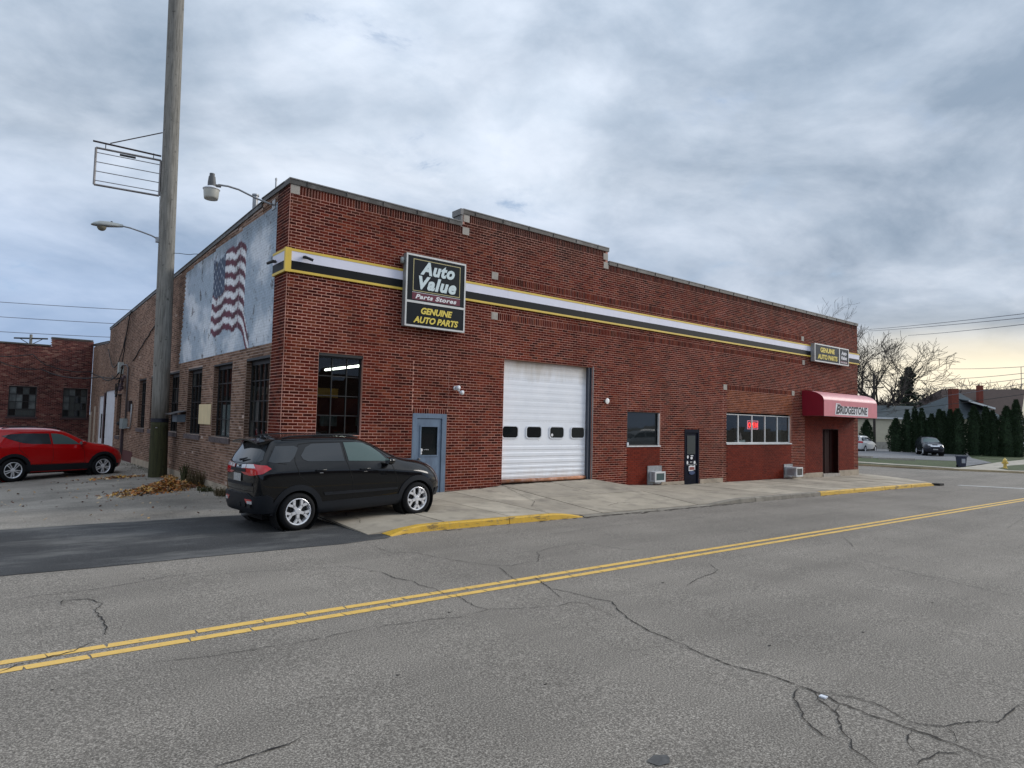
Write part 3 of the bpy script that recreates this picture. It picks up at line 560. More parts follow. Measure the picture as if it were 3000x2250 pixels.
def backing(P, u0, u1, zf0, rects, holes, us, zs, ztop, matof, part, mats, depth=.19):
    """mortar sheet with the openings cut out and reveals going inwards"""
    B = MB(); U = sorted(set([u0, u1]+[x for h in holes for x in h[:2]]+[x for r in rects for x in r[:2]]+us)); Z = sorted(set([zf0]+[x for h in holes for x in h[2:4]]+[x for r in rects for x in r[2:4]]+zs))
    for a, c in zip(U, U[1:]):
        zt = ztop((a+c)/2); ZZ = [z for z in Z if z < zt-1e-4]+[zt]
        for p, q in zip(ZZ, ZZ[1:]):
            um, zm = (a+c)/2, (p+q)/2
            if any(h[0] < um < h[1] and h[2] < zm < h[3] for h in holes): continue
            B.quad(P(a, p, 0), P(c, p, 0), P(c, q, 0), P(a, q, 0), matof(um, zm))
    for h in holes:
        a, c, p, q = h[:4]; d = -(h[4] if len(h) > 4 else depth)
        B.quad(P(a, p, 0), P(a, q, 0), P(a, q, d), P(a, p, d)); B.quad(P(c, p, 0), P(c, q, 0), P(c, q, d), P(c, p, d))
        B.quad(P(a, q, 0), P(c, q, 0), P(c, q, d), P(a, q, d)); B.quad(P(a, p, 0), P(c, p, 0), P(c, p, d), P(a, p, d))
    return B
PF = lambda u, z, d: (u, FY-d, z)
PL = lambda u, z, d: (LX-d, u, z)
# --- front wall
holesF = [(5.89, 6.98, 1.56, 3.42, .16), (8.36, 9.38, -.3, 2.13, .10), (11.22, 14.72, -.3, 3.70, .22), (16.36, 18.05, 1.25, 2.41, .10), (19.40, 20.29, -.3, 1.85, .10), (22.0, 26.83, 1.30, 2.50, .14), (29.6, 31.15, -.3, 1.98, .25)]
sn = lambda z: round((z-ZG)/PIT_)*PIT_+ZG
holesF = [(h[0], h[1], h[2], sn(h[3]), h[4]) for h in holesF]
soldF = [(5.3, 9.70, 6.89, 7.10), (9.92, 15.12, 7.24, 7.445), (15.36, 33.2, 6.83, 7.03), (10.93, 27.7, 5.81, 6.02), (10.95, 27.78, 4.74, 4.94), (22.02, 26.88, 3.36, 3.56), (8.36, 9.38, 2.11, 2.25)]
soldF = [(a, c, sn(p), sn(q)) for a, c, p, q in soldF]
blocksF = [(5.09, 5.30, 6.89, 7.10), (9.72, 9.92, 7.21, 7.41), (9.70, 9.92, 6.87, 7.08), (15.12, 15.33, 7.19, 7.39), (15.14, 15.36, 6.86, 7.06), (10.71, 10.93, 5.82, 6.02), (10.73, 10.95, 4.73, 4.92), (27.70, 27.92, 5.81, 6.02), (27.78, 27.99, 4.74, 4.95), (21.79, 22.02, 3.35, 3.56), (26.88, 27.09, 3.35, 3.56)]
blocksF = [(a, c, sn(p), sn(p)+3*PIT_) for a, c, p, q in blocksF]
ORNG = [(22.02, 26.88, 2.5, 3.35)]
paintR = [(16.36, 18.05, -.5, 1.25), (22.0, 26.83, -.5, 1.30), (28.0, 32.75, -.5, 2.55)]
def topF(u): return sn(7.10)+.001 if u < 9.70 else (sn(7.445)+.001 if u < 15.33 else sn(7.03)+.001)
def mF(u, z):
    if 22.02 <= u <= 26.88 and 2.5 <= z <= 3.36: return 2
    return 1 if any(a <= u <= c and p <= z <= q for a, c, p, q in paintR) else 0
jF = [(8.34, 2.2, 3.45), (9.40, 2.2, 3.45), (10.72, 4.0, 6.3), (16.36, 2.4, 3.3), (18.06, 0, 3.3), (21.79, 0, 3.35), (26.95, -.2, 3.35), (28.0, -.2, 2.5)]
MF = backing(PF, LX, 33.2, -.6, paintR, holesF, [9.70, 15.33], [2.5, 5.0], topF, lambda u, z: mF(u, z) % 2, store, None)
front = MF.build('front_wall', [MORT, MORTP], store)
blh = [s for s in soldF]+blocksF
bricks = lay(PF, None, LX+.006, 33.2, -.45, 7.5, [h[:4] for h in holesF]+blh, jF, mF, topF)
for s in soldF: bricks += soldiers(*s)
# keep bricks out of the part hidden behind the black car when choosing the individually built ones
make_bricks(bricks, PF, Vector((0, 1, 0)), front, [B_RED, B_PNT, B_ORG], okay=lambda r: not (r[1] < 9.3 and r[3] < 1.3) and r[3]-r[2] < .08 and not (7.9 < r[1] < 9.8 and 4.2 < r[2] < 6.1))
for a, c, p, q in blocksF:
    boxo('concrete_block', CONCB, front, a+.004, c-.004, FY-.014, FY+.05, p+.004, q-.004)
def capbar(x0, x1, zb, name='coping', parent=front, ov=.035):
    b = MB(); b.box(x0, x1, FY-ov, FY+.33, zb, zb+.105, 0)
    b.box(x0, x1, FY-ov-.012, FY+.34, zb+.107, zb+.132, 1)
    x = x0+.4
    while x < x1: b.box(x, x+.012, FY-ov-.016, FY-ov, zb+.02, zb+.134, 0); x += .95
    return b.build(name, [CAP, CAPT], parent)
capbar(LX-.04, 9.66, sn(7.10)); capbar(9.69, 15.36, sn(7.445)); capbar(15.37, 33.25, sn(7.03))
b = MB(); b.box(9.60, 9.688, FY-.05, FY+.36, 7.40, 7.56); b.box(9.63, 9.688, FY-.03, FY+.34, 7.14, 7.40); b.build('end_flashing', CAPT, front)
for x0, x1, z in ((18.1, 19.38, .03), (20.32, 21.75, .055), (26.85, 28.0, -.02), (28.0, 29.58, .03), (31.17, 33.2, .06)):
    b = MB(); b.box(x0, x1, FY-.03, FY+.05, -.6, z); b.build('footing', FOOT, front)
# --- colour band round the store
band = thing('sign_band', 'yellow edged white and black band running along the brick facade', 'sign', (LX, FY, 5.14))
def bandrun(P, u0, u1, lab=None):
    for nm, m, z0, z1, d in (('yellow_trim', YTRIM, 5.60, 5.655, .062), ('white_panel', SIGNW, 5.385, 5.60, .055), ('black_panel', BLK, 5.19, 5.385, .052), ('yellow_trim', YTRIM, 5.135, 5.19, .062)):
        u = u0
        while u < u1-.01:
            e = min(u+3.05, u1); b = MB(); vs = [P(x, z, dd) for dd in (.012, d) for z in (z0, z1) for x in (u+.002, e-.002)]
            b.add(vs, [(0,1,5,4),(1,3,7,5),(3,2,6,7),(2,0,4,6),(4,5,7,6)]); b.build(nm, m, band); u = e
bandrun(PF, LX+.06, 33.28); bandrun(PL, FY-.04, 14.98)
boxo('corner_trim', YTRIM, band, LX-.075, LX+.06, FY-.075, FY+.0, 5.128, 5.662)

# --- left wall
def topL(u): return 7.10 if u < 16 else (lerp(7.02, 6.22, (u-16)/23.3) if u < 39.3 else lerp(5.55, 5.85, (u-39.3)/6.2))
winL = [(15.02, 16.72, 1.34, 3.36), (17.86, 19.6, 1.36, 3.38), (20.82, 22.5, 1.36, 3.39), (23.67, 25.2, 1.36, 3.39), (26.5, 28.22, 1.36, 3.39), (29.14, 30.6, 1.36, 3.36), (34.75, 35.9, .9, 2.86)]
holesL = [(*wn, .18) for wn in winL]+[(36.6, 39.7, -.6, 3.08, .12), (40.1, 42.0, -.6, 2.85, .10)]
muralR = (14.97, 23.5, 3.62, 6.68)
def mL(u, z):
    if u < 14.965: return 1
    if 14.97 < u < lerp(23.8, 23.42, (z-3.6)/3) and z > 3.62 and z < lerp(6.86, 6.62, (u-15)/8.5): return 2
    return 0
def fbm(x, y):
    from mathutils import noise
    return noise.fractal(Vector((x, y, 3.7)), 1., 2., 5)
def smooth(a, c, x): t = max(0, min(1, (x-a)/(c-a))); return t*t*(3-2*t)
def muralcol(y, z):
    sky_ = Vector((.43, .51, .59)); cl = fbm(y*.55+3, z*.9)
    base = sky_.lerp(Vector((.76, .80, .85)), smooth(.02, .65, cl+.12*sin(y*1.3+z*2)))
    for cy, cz, r in ((15.6, 4.0, .8), (18.0, 3.85, .75), (20.4, 3.85, .9), (22.8, 4.0, .8), (22.2, 5.2, .7), (16.0, 6.1, .9), (20.8, 4.6, .6), (15.8, 5.4, .5)):
        d = sqrt(((y-cy)/1.25)**2+((z-cz)*1.3)**2)/r
        base = base.lerp(Vector((.80, .83, .86)), .85*smooth(1.05, .25, d+.5*fbm(y*2.2, z*2.6)))
    base = base.lerp(Vector((.22, .26, .30)), .7*smooth(6.15, 6.7, z+.4*fbm(y*1.5, 2)))
    fold = .065*sin(y*4.1)+.02*sin(y*11+1)+.015*abs(sin(y*17))
    drop = .0 if y > 17.6 else (17.6-y)*.55+((17.6-y)**2)*.35
    t = z+drop-fold
    inn = (17.12 if z > 4.6 else lerp(16.62, 17.12, max(0, (z-3.8)/.8))) < y < 20.14+.05*sin(z*3) and 4.22 < t < 6.50-.12*smooth(18.4, 19, y)
    if inn:
        if y > 18.95 and t > 5.33:
            c = Vector((.07, .095, .155)); gy, gz_ = (y-18.95)/.155, (t-5.33)/.14
            if abs(gy-round(gy)) < .2 and abs(gz_-round(gz_)) < .3 and (int(round(gy))+int(round(gz_))) % 2 == 0: c = Vector((.45, .5, .56))
            return tuple(c)
        k = int((6.5-t)/.176)
        sh = .85+.25*sin(y*4.1+1.2)
        if abs(y-17.62) < .02: return (.3, .16, .2)
        return tuple(Vector((.15, .035, .06))*sh) if k % 2 == 0 else tuple(Vector((.90, .90, .91))*min(1, sh+.18))
    return tuple(base)
ML = backing(PL, FY, 45.4, -.9, [muralR, (14.2, 14.965, -.9, 7.0)], holesL, [16, 20, 24, 28, 32, 36, 39.3, 42], [5.0], topL, lambda u, z: (1 if u < 14.965 else (2 if mL(u, z) == 2 else 0)), store, None)
keepf = [i for i, m in enumerate(ML.m) if m != 2]; ML.f = [ML.f[i] for i in keepf]; ML.t = [ML.t[i] for i in keepf]; ML.m = [ML.m[i] for i in keepf]
left = ML.build('side_wall', [MORTO, MORT, MURAL], store)
g_ = MB(); nu, nv = 220, 75; zT = lambda u: topL(u)-.001
gu = [lerp(14.965, 24, i/nu) for i in range(nu+1)]
for i in range(nu):
    a, c = gu[i], gu[i+1]
    if a > 23.5 and False: continue
    for j in range(nv):
        p, q = lerp(3.62, 6.86, j/nv), lerp(3.62, 6.86, (j+1)/nv); g_.quad(PL(a, p, .0012), PL(c, p, .0012), PL(c, q, .0012), PL(a, q, .0012), 0 if mL((a+c)/2, (p+q)/2) == 2 else 1)
g_.f = [f for f, m in zip(g_.f, g_.m) if m == 0]; g_.t = g_.t[:len(g_.f)]; g_.m = [0]*len(g_.f)
gm = g_.build('mural_ground', MURAL, left)
b = MB(); b.quad(PL(14.965, 3.5, -.003), PL(24.1, 3.5, -.003), PL(24.1, 6.88, -.003), PL(14.965, 6.88, -.003)); b.build('mortar_bed', MORTO, left)
jL = [(14.965, -1, 8), (23.2, -.5, 3.3)]
paint(gm, lambda y, z: tuple(x*.86 for x in muralcol(y, z)))
bl = lay(PL, None, FY+.004, 45.4, -.45, 7.1, [h[:4] for h in holesL], jL, mL, topL, phase=.05)
bl2 = []
for a, c, p, q, m in bl:
    if m == 0 and random.random() < .004: continue
    bl2.append((a, c, p, q, m))
# the red return of the front facing counts with the front's brick; the rest is common brick
make_bricks(bl2, PL, Vector((1, 0, 0)), left, [B_OLD, B_RED, MURAL], colour=muralcol, okay=lambda r: r[0] > 17.2 or r[2] > 2.2)
for a, c, p, q in winL:       # dark header bricks in the far reveal and a rowlock sill
    b = MB(); k = int(p/PIT_)+1
    while (k+1)*PIT_ < q:
        w_ = .175 if k % 2 else .10; b.box(LX+.004, LX+w_, c-.010, c+.01, k*PIT_+JT/2, (k+1)*PIT_-JT/2, 0, random.random()*.3)
        if w_ < .15: b.box(LX+w_+JT, LX+.178, c-.010, c+.01, k*PIT_+JT/2, (k+1)*PIT_-JT/2, 0, random.random()*.3)
        k += 1
    b.build('reveal_brick', B_OLD, left, kind='stuff')
    b = MB(); n = int((c-a+.16)/PIT_)
    for i in range(n): b.box(LX-.045, LX+.17, a-.08+i*PIT_+.005, a-.08+(i+1)*PIT_-.005, p-.14, p-.004+random.uniform(-.004, .004), 0, random.random()*.5)
    b.build('sill', M('sill_brick', (.11, .085, .085), .9, var=.4, vs=9), left)
    boxo('lintel', DKSTEEL, left, LX+.002, LX+.16, a+.002, c-.002, q-.06, q-.002)
def pathbox(b, P, pts, w0):
    pass
b = MB()   # parapet coping of the side wall
for y0, y1 in ((FY+.3, 16.0), (16.02, 20), (20, 24), (24, 28), (28, 32), (32, 36), (36, 39.3), (39.32, 42.4), (42.4, 45.5)):
    za, zb = topL(y0+1e-3), topL(y1-1e-3)
    for d0, d1, h0, h1, mi in ((-.035, .3, 0, .10, 0), (-.05, .31, .102, .125, 1)):
        vs = [(LX+d, y, z+h) for y, z in ((y0, za), (y1, zb)) for d, h in ((d0, h0), (d1, h0), (d1, h1), (d0, h1))]
        b.add(vs, [(0,1,2,3),(4,7,6,5),(0,4,5,1),(1,5,6,2),(2,6,7,3),(3,7,4,0)], mi)
b.build('coping', [CAP, CAP], left)
b = MB(); b.box(LX-.035, LX+.1, 15.0, 31.3, -.9, .14); b.build('footing', FOOT, left)
b = MB(); b.box(LX-.02, LX+.1, 31.3, 36.5, -.9, .35); b.build('footing', M('painted_base', (.10, .03, .03), .8), left, label='dark red painted base of wall')
# other sides, roof
BT, t_, b_ = mk('brick_plain'); bk = t_.nodes.new('ShaderNodeTexBrick'); bk.inputs['Scale'].default_value = 1; bk.inputs['Brick Width'].default_value = BL; bk.inputs['Row Height'].default_value = PIT_; bk.inputs['Mortar Size'].default_value = .007
bk.inputs['Color1'].default_value = (.11, .03, .02, 1); bk.inputs['Color2'].default_value = (.16, .05, .03, 1); bk.inputs['Mortar'].default_value = (.35, .25, .2, 1)
mp = t_.nodes.new('ShaderNodeMapping'); mp.inputs['Rotation'].default_value = (radians(90), 0, 0); sx = t_.nodes.new('ShaderNodeSeparateXYZ'); cx = t_.nodes.new('ShaderNodeCombineXYZ'); ad = t_.nodes.new('ShaderNodeMath'); ad.operation = 'ADD'
t_.links.new(gpos(t_), sx.inputs[0]); t_.links.new(sx.outputs[0], ad.inputs[0]); t_.links.new(sx.outputs[1], ad.inputs[1]); t_.links.new(ad.outputs[0], cx.inputs[0]); t_.links.new(sx.outputs[2], cx.inputs[1]); t_.links.new(cx.outputs[0], bk.inputs['Vector']); t_.links.new(bk.outputs[0], b_.inputs['Base Color']); b_.inputs['Roughness'].default_value = .9
b = MB(); b.box(33.2-.25, 33.199, FY+.02, 45.5, -.6, 7.0); b.box(LX+.3, 33.2, 45.2, 45.45, -.9, 6.1); b.build('rear_wall', BT, store)
b = MB(); b.add([(LX+.25, FY+.3, 6.6), (33, FY+.3, 6.6), (33, 45.3, 5.2), (LX+.25, 45.3, 5.2)], [(0,1,2,3)]); b.build('roof', M('roof_tar', (.05, .05, .05), .9), store)

# ------------------------------------------------------------------ windows and doors of the store
def window_front(x0, x1, z0, z1, yf, nx, nz_, frame, glass, fw_=.035, bar=.018, lab=None, vert=None):
    b = MB(); b.box(x0, x0+fw_, yf-.03, yf+.03, z0, z1); b.box(x1-fw_, x1, yf-.03, yf+.03, z0, z1); b.box(x0+fw_, x1-fw_, yf-.03, yf+.03, z1-fw_, z1); b.box(x0+fw_, x1-fw_, yf-.03, yf+.03, z0, z0+fw_)
    f = b.build('window_frame', frame, store, label=lab); b = MB()
    xs_ = vert or [lerp(x0, x1, i/nx) for i in range(1, nx)]; zs_ = [lerp(z0, z1, i/nz_) for i in range(1, nz_)]
    for x in xs_: b.box(x-bar/2, x+bar/2, yf-.022, yf+.02, z0+fw_, z1-fw_)
    for z in zs_: b.box(x0+fw_, x1-fw_, yf-.018, yf+.018, z-bar/2, z+bar/2)
    if xs_ or zs_: b.build('glazing_bar', frame, f)
    X = [x0]+xs_+[x1]; Z = [z0]+zs_+[z1]
    for i in range(len(X)-1):
        for j in range(len(Z)-1):
            a, c, p, q = X[i]+.009, X[i+1]-.009, Z[j]+.009, Z[j+1]-.009; tl = [random.uniform(-.0025, .0025) for _ in range(2)]
            b = MB(); b.add([(a, yf+.006+tl[0], p), (c, yf+.006-tl[0], p), (c, yf+.006-tl[1], q), (a, yf+.006+tl[1], q), (a, yf+.011+tl[0], p), (c, yf+.011-tl[0], p), (c, yf+.011-tl[1], q), (a, yf+.011+tl[1], q)], [(0,1,2,3),(7,6,5,4),(0,4,5,1),(1,5,6,2),(2,6,7,3),(3,7,4,0)]); b.build('pane', glass, f)
    return f
window_front(5.89, 6.98, 1.56, 3.36, FY+.10, 3, 4, SASH, GLASSC)
b = MB(); b.box(5.88, 6.99, FY+.012, FY+.13, 3.36, 3.42); b.build('lintel', SASH, front)
# room behind the first window
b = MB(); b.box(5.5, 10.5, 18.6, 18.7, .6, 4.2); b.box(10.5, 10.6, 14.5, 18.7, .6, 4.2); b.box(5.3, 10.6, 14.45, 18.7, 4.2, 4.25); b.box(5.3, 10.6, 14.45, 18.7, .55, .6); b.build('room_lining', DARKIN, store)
b = MB(); b.box(6.5, 7.6, 16.9, 17.0, 2.5, 2.75); b.build('shelf_sign', M('dull_yellow', (.3, .18, .03), .7), store)
b = MB(); b.box(6.6, 8.3, 17.0, 17.05, 1.2, 2.5); b.build('red_board', REDIN, store)
b = MB()
for i in range(14): x = random.uniform(6.0, 8.0); y = random.uniform(15.2, 16.6); z = random.choice([1.3, 1.75]); b.box(x, x+random.uniform(.1, .3), y, y+.2, z, z+random.uniform(.1, .32))
b.build('stock_and_reflection', SHELFM, store)
lit = thing('strip_light', 'lit fluorescent strip light seen through the dark multi pane window', 'ceiling light', (7.58, 16.4, 3.3))
b = MB(); b.box(7.50, 7.68, 15.25, 17.75, 3.33, 3.40); [b.box(7.58, 7.60, y, y+.02, 3.40, 4.2) for y in (15.6, 17.3)]; b.build('housing', WHITE, lit)
for y0_, y1_ in ((15.3, 16.25), (16.3, 17.7)): b = MB(); b.tube([(7.55, y0_, 3.30), (7.55, y1_, 3.30)], .026, 8); b.build('tube', TUBE, lit)
# side windows: steel sashes with small panes and bars
def window_side(y0, y1, z0, z1, ny, nz_, xf=LX+.15, brd=None):
    b = MB(); fw_ = .035; b.box(xf-.025, xf+.03, y0, y0+fw_, z0, z1); b.box(xf-.025, xf+.03, y1-fw_, y1, z0, z1); b.box(xf-.025, xf+.03, y0+fw_, y1-fw_, z1-.10, z1); b.box(xf-.025, xf+.03, y0+fw_, y1-fw_, z0, z0+fw_)
    f = b.build('window_frame', SASH, left); b = MB()
    Y = [lerp(y0, y1, i/ny) for i in range(ny+1)]; Z = [lerp(z0, z1, i/nz_) for i in range(nz_+1)]
    for y in Y[1:-1]: b.box(xf-.03, xf+.012, y-.012, y+.012, z0+fw_, z1-.1)
    for z in Z[1:-1]: b.box(xf-.022, xf+.012, y0+fw_, y1-fw_, z-.011, z+.011)
    b.build('glazing_bar', SASH, f)
    for i in range(ny):
        for j in range(nz_):
            a, c, p, q = Y[i]+.01, Y[i+1]-.01, Z[j]+.01, Z[j+1]-.01; tl = [random.uniform(-.004, .004) for _ in range(2)]
            b = MB(); b.add([(xf+tl[0], a, p), (xf-tl[0], c, p), (xf-tl[1], c, q), (xf+tl[1], a, q), (xf+.006+tl[0], a, p), (xf+.006-tl[0], c, p), (xf+.006-tl[1], c, q), (xf+.006+tl[1], a, q)], [(3,2,1,0),(4,5,6,7),(0,1,5,4),(1,2,6,5),(2,3,7,6),(3,0,4,7)])
            b.build('pane', GLASSC if random.random() < .85 else GLDIRTY, f)
for i, (a, c, p, q) in enumerate(winL): window_side(a+.01, c-.01, p, q-.06, 5 if i == 0 else 4, 4)
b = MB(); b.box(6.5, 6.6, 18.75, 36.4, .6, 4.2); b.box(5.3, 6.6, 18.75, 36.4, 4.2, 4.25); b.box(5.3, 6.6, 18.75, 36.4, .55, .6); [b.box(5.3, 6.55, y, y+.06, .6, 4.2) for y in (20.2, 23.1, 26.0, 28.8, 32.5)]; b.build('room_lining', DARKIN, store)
PALE = M('pale_reflection', (.50, .48, .47), .8, var=.35, vs=5, stretch=(4, 4, .5)); BRW = M('carton', (.24, .15, .08), .8, var=.4, vs=3)
for y0_, y1_, z0_, z1_, x_, m_ in ((18.0, 18.75, 1.4, 2.75, 5.62, PALE), (18.85, 19.4, 1.4, 2.5, 5.66, PALE), (17.9, 19.5, 2.55, 2.75, 5.9, PALE), (15.3, 16.6, 1.35, 1.75, 5.8, BRW), (21.0, 21.5, 1.4, 1.9, 5.7, BRW), (21.7, 22.3, 1.4, 1.62, 5.6, PALE), (24.0, 24.7, 1.4, 2.5, 5.8, PALE), (26.8, 27.6, 1.4, 2.1, 5.8, BRW), (29.5, 30.3, 1.4, 2.2, 5.8, BRW)):
    boxo('stock_and_reflection', m_, store, x_, x_+.12, y0_, y1_, z0_, z1_)  # the pale pieces stand in for reflections in the side panes
# pale board added behind a side window to imitate a reflection
b = MB(); b.box(LX+.21, LX+.22, 17.95, 19.4, 1.4, 2.25); b.build('window_board', M('reflection_board', (.42, .41, .40), .7, var=.3, vs=9), left)
# white doors at the far end of the side wall
for (a, c, z1), nm in (((36.6, 39.7, 3.08), 'overhead_door'), ((40.1, 42.0, 2.85), 'side_door')):
    d = boxo(nm, DOORW, left, LX+.06, LX+.10, a+.02, c-.02, -.5, z1-.01)
    if nm == 'overhead_door':
        for k in range(6):
            b = MB(); b.box(LX+.045, LX+.058, a+.05, c-.05, -.45+k*.58, .09+k*.58); b.build('panel', DOORW, d)
    else: boxo('window', GLASS, d, LX+.045, LX+.058, 40.9, 41.25, .6, 1.9)
boxo('door_frame', M('trim_dark', (.08, .045, .045), .8), left, LX-.02, LX+.05, 39.7, 40.1, -.5, 3.0)
boxo('trim_board', M('trim_cream', (.5, .42, .33), .8), left, LX-.03, LX-.002, 43.0, 43.45, -.5, 2.3)
boxo('trim_board', M('trim_cream2', (.5, .42, .33), .8), left, LX-.03, LX-.002, 44.6, 45.0, -.5, 2.0)

# blue door
door = MB(); door.box(8.37, 8.50, FY-.005, FY+.09, .04, 2.12); door.box(9.24, 9.37, FY-.005, FY+.09, .04, 2.12); door.box(8.50, 9.24, FY-.005, FY+.09, 2.0, 2.12)
df = door.build('door_frame', DOORB, front)
b = MB(); b.box(8.51, 9.23, FY+.02, FY+.06, .05, 1.06); b.box(8.51, 9.23, FY+.02, FY+.06, 1.80, 1.99); b.box(8.51, 8.62, FY+.02, FY+.06, 1.06, 1.80); b.box(9.13, 9.23, FY+.02, FY+.06, 1.06, 1.80)
for x0, x1, z0, z1 in ((8.60, 9.15, 1.04, 1.075), (8.60, 9.15, 1.785, 1.82), (8.60, 8.635, 1.075, 1.785), (9.115, 9.15, 1.075, 1.785)): b.box(x0, x1, FY+.005, FY+.019, z0, z1)
bd = b.build('door', DOORB, front, label='faded blue steel door with half window'); boxo('pane', GLASS, bd, 8.62, 9.13, FY+.035, FY+.045, 1.06, 1.80)
b = MB(); b.lathe([(0, 0), (.018, 0), (.022, -.03), (.03, -.045), (.028, -.07), (0, -.075)], (8.57, FY+.02, .98), 12, 'y'); b.build('handle', STEELG, bd, smooth=True)
for x, z, r in ((8.66, 1.20, .045), (8.66, 1.12, .03)): b = MB(); b.lathe([(0, 0), (r, 0)], (x, FY+.033, z), 16, 'y'); b.build('sticker', LETP, bd)
text_part('sticker_text', 'CLOSING', LETP, bd, (8.74, FY+.034, 1.20), (1, 0, 0), (0, 0, 1), .14, .022, 0, .0, .001)
# overhead door of the service bay
gd = thing('overhead_door', 'white sectional overhead door with four small dark windows', 'garage door', (12.9, FY+.2, .25))
gx0, gx1, gy = 11.24, 14.56, FY+.12
secs = [(.36, .76), (.762, 1.32), (1.322, 1.98), (1.982, 2.58), (2.582, 3.15), (3.152, 3.69)]
for i, (a, c) in enumerate(secs):
    b = MB(); b.box(gx0, gx1, gy, gy+.05, a, c)
    if i != 2:
        n = 3; rl = .010 if i < 2 else .0035
        for k in range(n):
            za = lerp(a, c, (k+.18)/n); zb = lerp(a, c, (k+.82)/n); b.add([(gx0+.02, gy-.001, za), (gx1-.02, gy-.001, za), (gx1-.02, gy-rl, za+.02), (gx0+.02, gy-rl, za+.02), (gx0+.02, gy-rl, zb-.02), (gx1-.02, gy-rl, zb-.02), (gx1-.02, gy-.001, zb), (gx0+.02, gy-.001, zb)], [(0,1,2,3),(3,2,5,4),(4,5,6,7),(0,3,4,7),(1,6,5,2)])
    sc_ = b.build('door_section', BAYW, gd)
    if i == 2:
        for x in (11.30, 12.18, 13.08, 13.95):
            def rr(x0, x1, z0, z1, r, n=5):
                pts = []
                for cx, cz, a0 in ((x1-r, z1-r, 0), (x0+r, z1-r, 90), (x0+r, z0+r, 180), (x1-r, z0+r, 270)):
                    for k in range(n+1): t = radians(a0+90*k/n); pts.append((cx+r*cos(t), cz+r*sin(t)))
                return pts
            o_, i_ = rr(x-.03, x+.58, 1.49, 1.86, .10), rr(x, x+.55, 1.52, 1.83, .08)
            b = MB(); n = len(o_); vs = [(p, gy-.022, q) for p, q in o_]+[(p, gy-.022, q) for p, q in i_]+[(p, gy, q) for p, q in o_]+[(p, gy-.004, q) for p, q in i_]
            b.add(vs, [(k, (k+1) % n, n+(k+1) % n, n+k) for k in range(n)]+[(2*n+k, 2*n+(k+1) % n, (k+1) % n, k) for k in range(n)]+[(n+k, n+(k+1) % n, 3*n+(k+1) % n, 3*n+k) for k in range(n)]); b.build('window_surround', WHITE, sc_)
            b = MB(); b.add([(p, gy-.006, q) for p, q in i_], [tuple(range(n))]); b.build('pane', GLASS, sc_)
        b = MB(); b.lathe([(0, 0), (.045, 0)], (13.17, gy-.009, 1.60), 14, 'y'); b.build('sticker', LETP, sc_)
b = MB(); b.tube([(gx0, gy-.01, .31), (13.0, gy-.02, .30), (gx1, gy-.01, .32)], .055, 10); b.build('rusty_bottom_seal', RUST, gd, smooth=True)
b = MB(); b.box(14.57, 14.60, FY+.02, FY+.2, .26, 3.69); b.box(14.62, 14.66, FY+.05, FY+.2, .26, 3.69); b.box(14.68, 14.72, FY+.03, FY+.2, .26, 3.69); b.build('track', M('jamb_slate', (.06, .07, .09), .5), gd)
b = MB(); b.box(14.722, 14.76, FY-.012, FY+.03, .26, 3.73); b.build('jamb_angle', STEELG, gd)
# small window with white sill
window_front(16.38, 18.03, 1.28, 2.39, FY+.07, 1, 1, DKSTEEL, GLASS)
b = MB(); b.box(16.34, 18.06, FY-.03, FY+.05, 1.235, 1.275); b.box(17.97, 18.0, FY-.01, FY+.05, 1.28, 2.36); b.build('sill', SASHW, front); boxo('sill_block', WHITE, front, 16.34, 16.41, FY-.035, FY-.0, 1.28, 1.38)
# narrow navy door
nb = boxo('door', NAVY, front, 19.42, 20.27, FY+.02, FY+.07, -.13, 1.84, label='narrow navy blue door with stickers')
b = MB(); b.box(19.42, 19.5, FY-.01, FY+.02, -.13, 1.84); b.box(20.19, 20.27, FY-.01, FY+.02, -.13, 1.84); b.box(19.5, 20.19, FY-.01, FY+.02, 1.72, 1.84); b.build('door_frame', NAVY, nb)
boxo('pane', GLDIRTY, nb, 19.58, 20.06, FY+.008, FY+.018, .95, 1.62)
for x, z, a, c in ((19.62, .86, .05, .06), (19.86, .90, .09, .02), (19.84, .82, .07, .05), (19.60, .66, .05, .065), (20.02, .66, .06, .06), (19.82, .68, .08, .012)):
    b = MB(); b.add([(x+a*cos(t), FY+.003, z+c*sin(t)) for t in [k*pi/6 for k in range(12)]], [tuple(range(12))]); b.build('sticker', LETP, nb)
boxo('letter_plate', STEELG, nb, 19.55, 20.15, FY+.0, FY+.018, .57, .61)
b = MB(); b.poly([(19.68, FY+.002, .36), (19.68, FY+.002, .53), (19.8, FY+.002, .56), (19.95, FY+.002, .54), (20.05, FY+.002, .57), (20.05, FY+.002, .40), (19.9, FY+.002, .37)], (0, .01, 0)); pz = b.build('emblem_sticker', LETP, nb)
boxo('emblem_red', M('emblem_red', (.25, .05, .04), .5), pz, 19.72, 20.01, FY-.002, FY+.0015, .40, .50)
b = MB(); b.add([(19.87+.17*cos(t), FY+.001, .30+.07*sin(t)) for t in [k*pi/8 for k in range(16)]], [tuple(range(16))]); b.build('emblem_blue', M('emblem_blue', (.02, .05, .14), .5), nb)
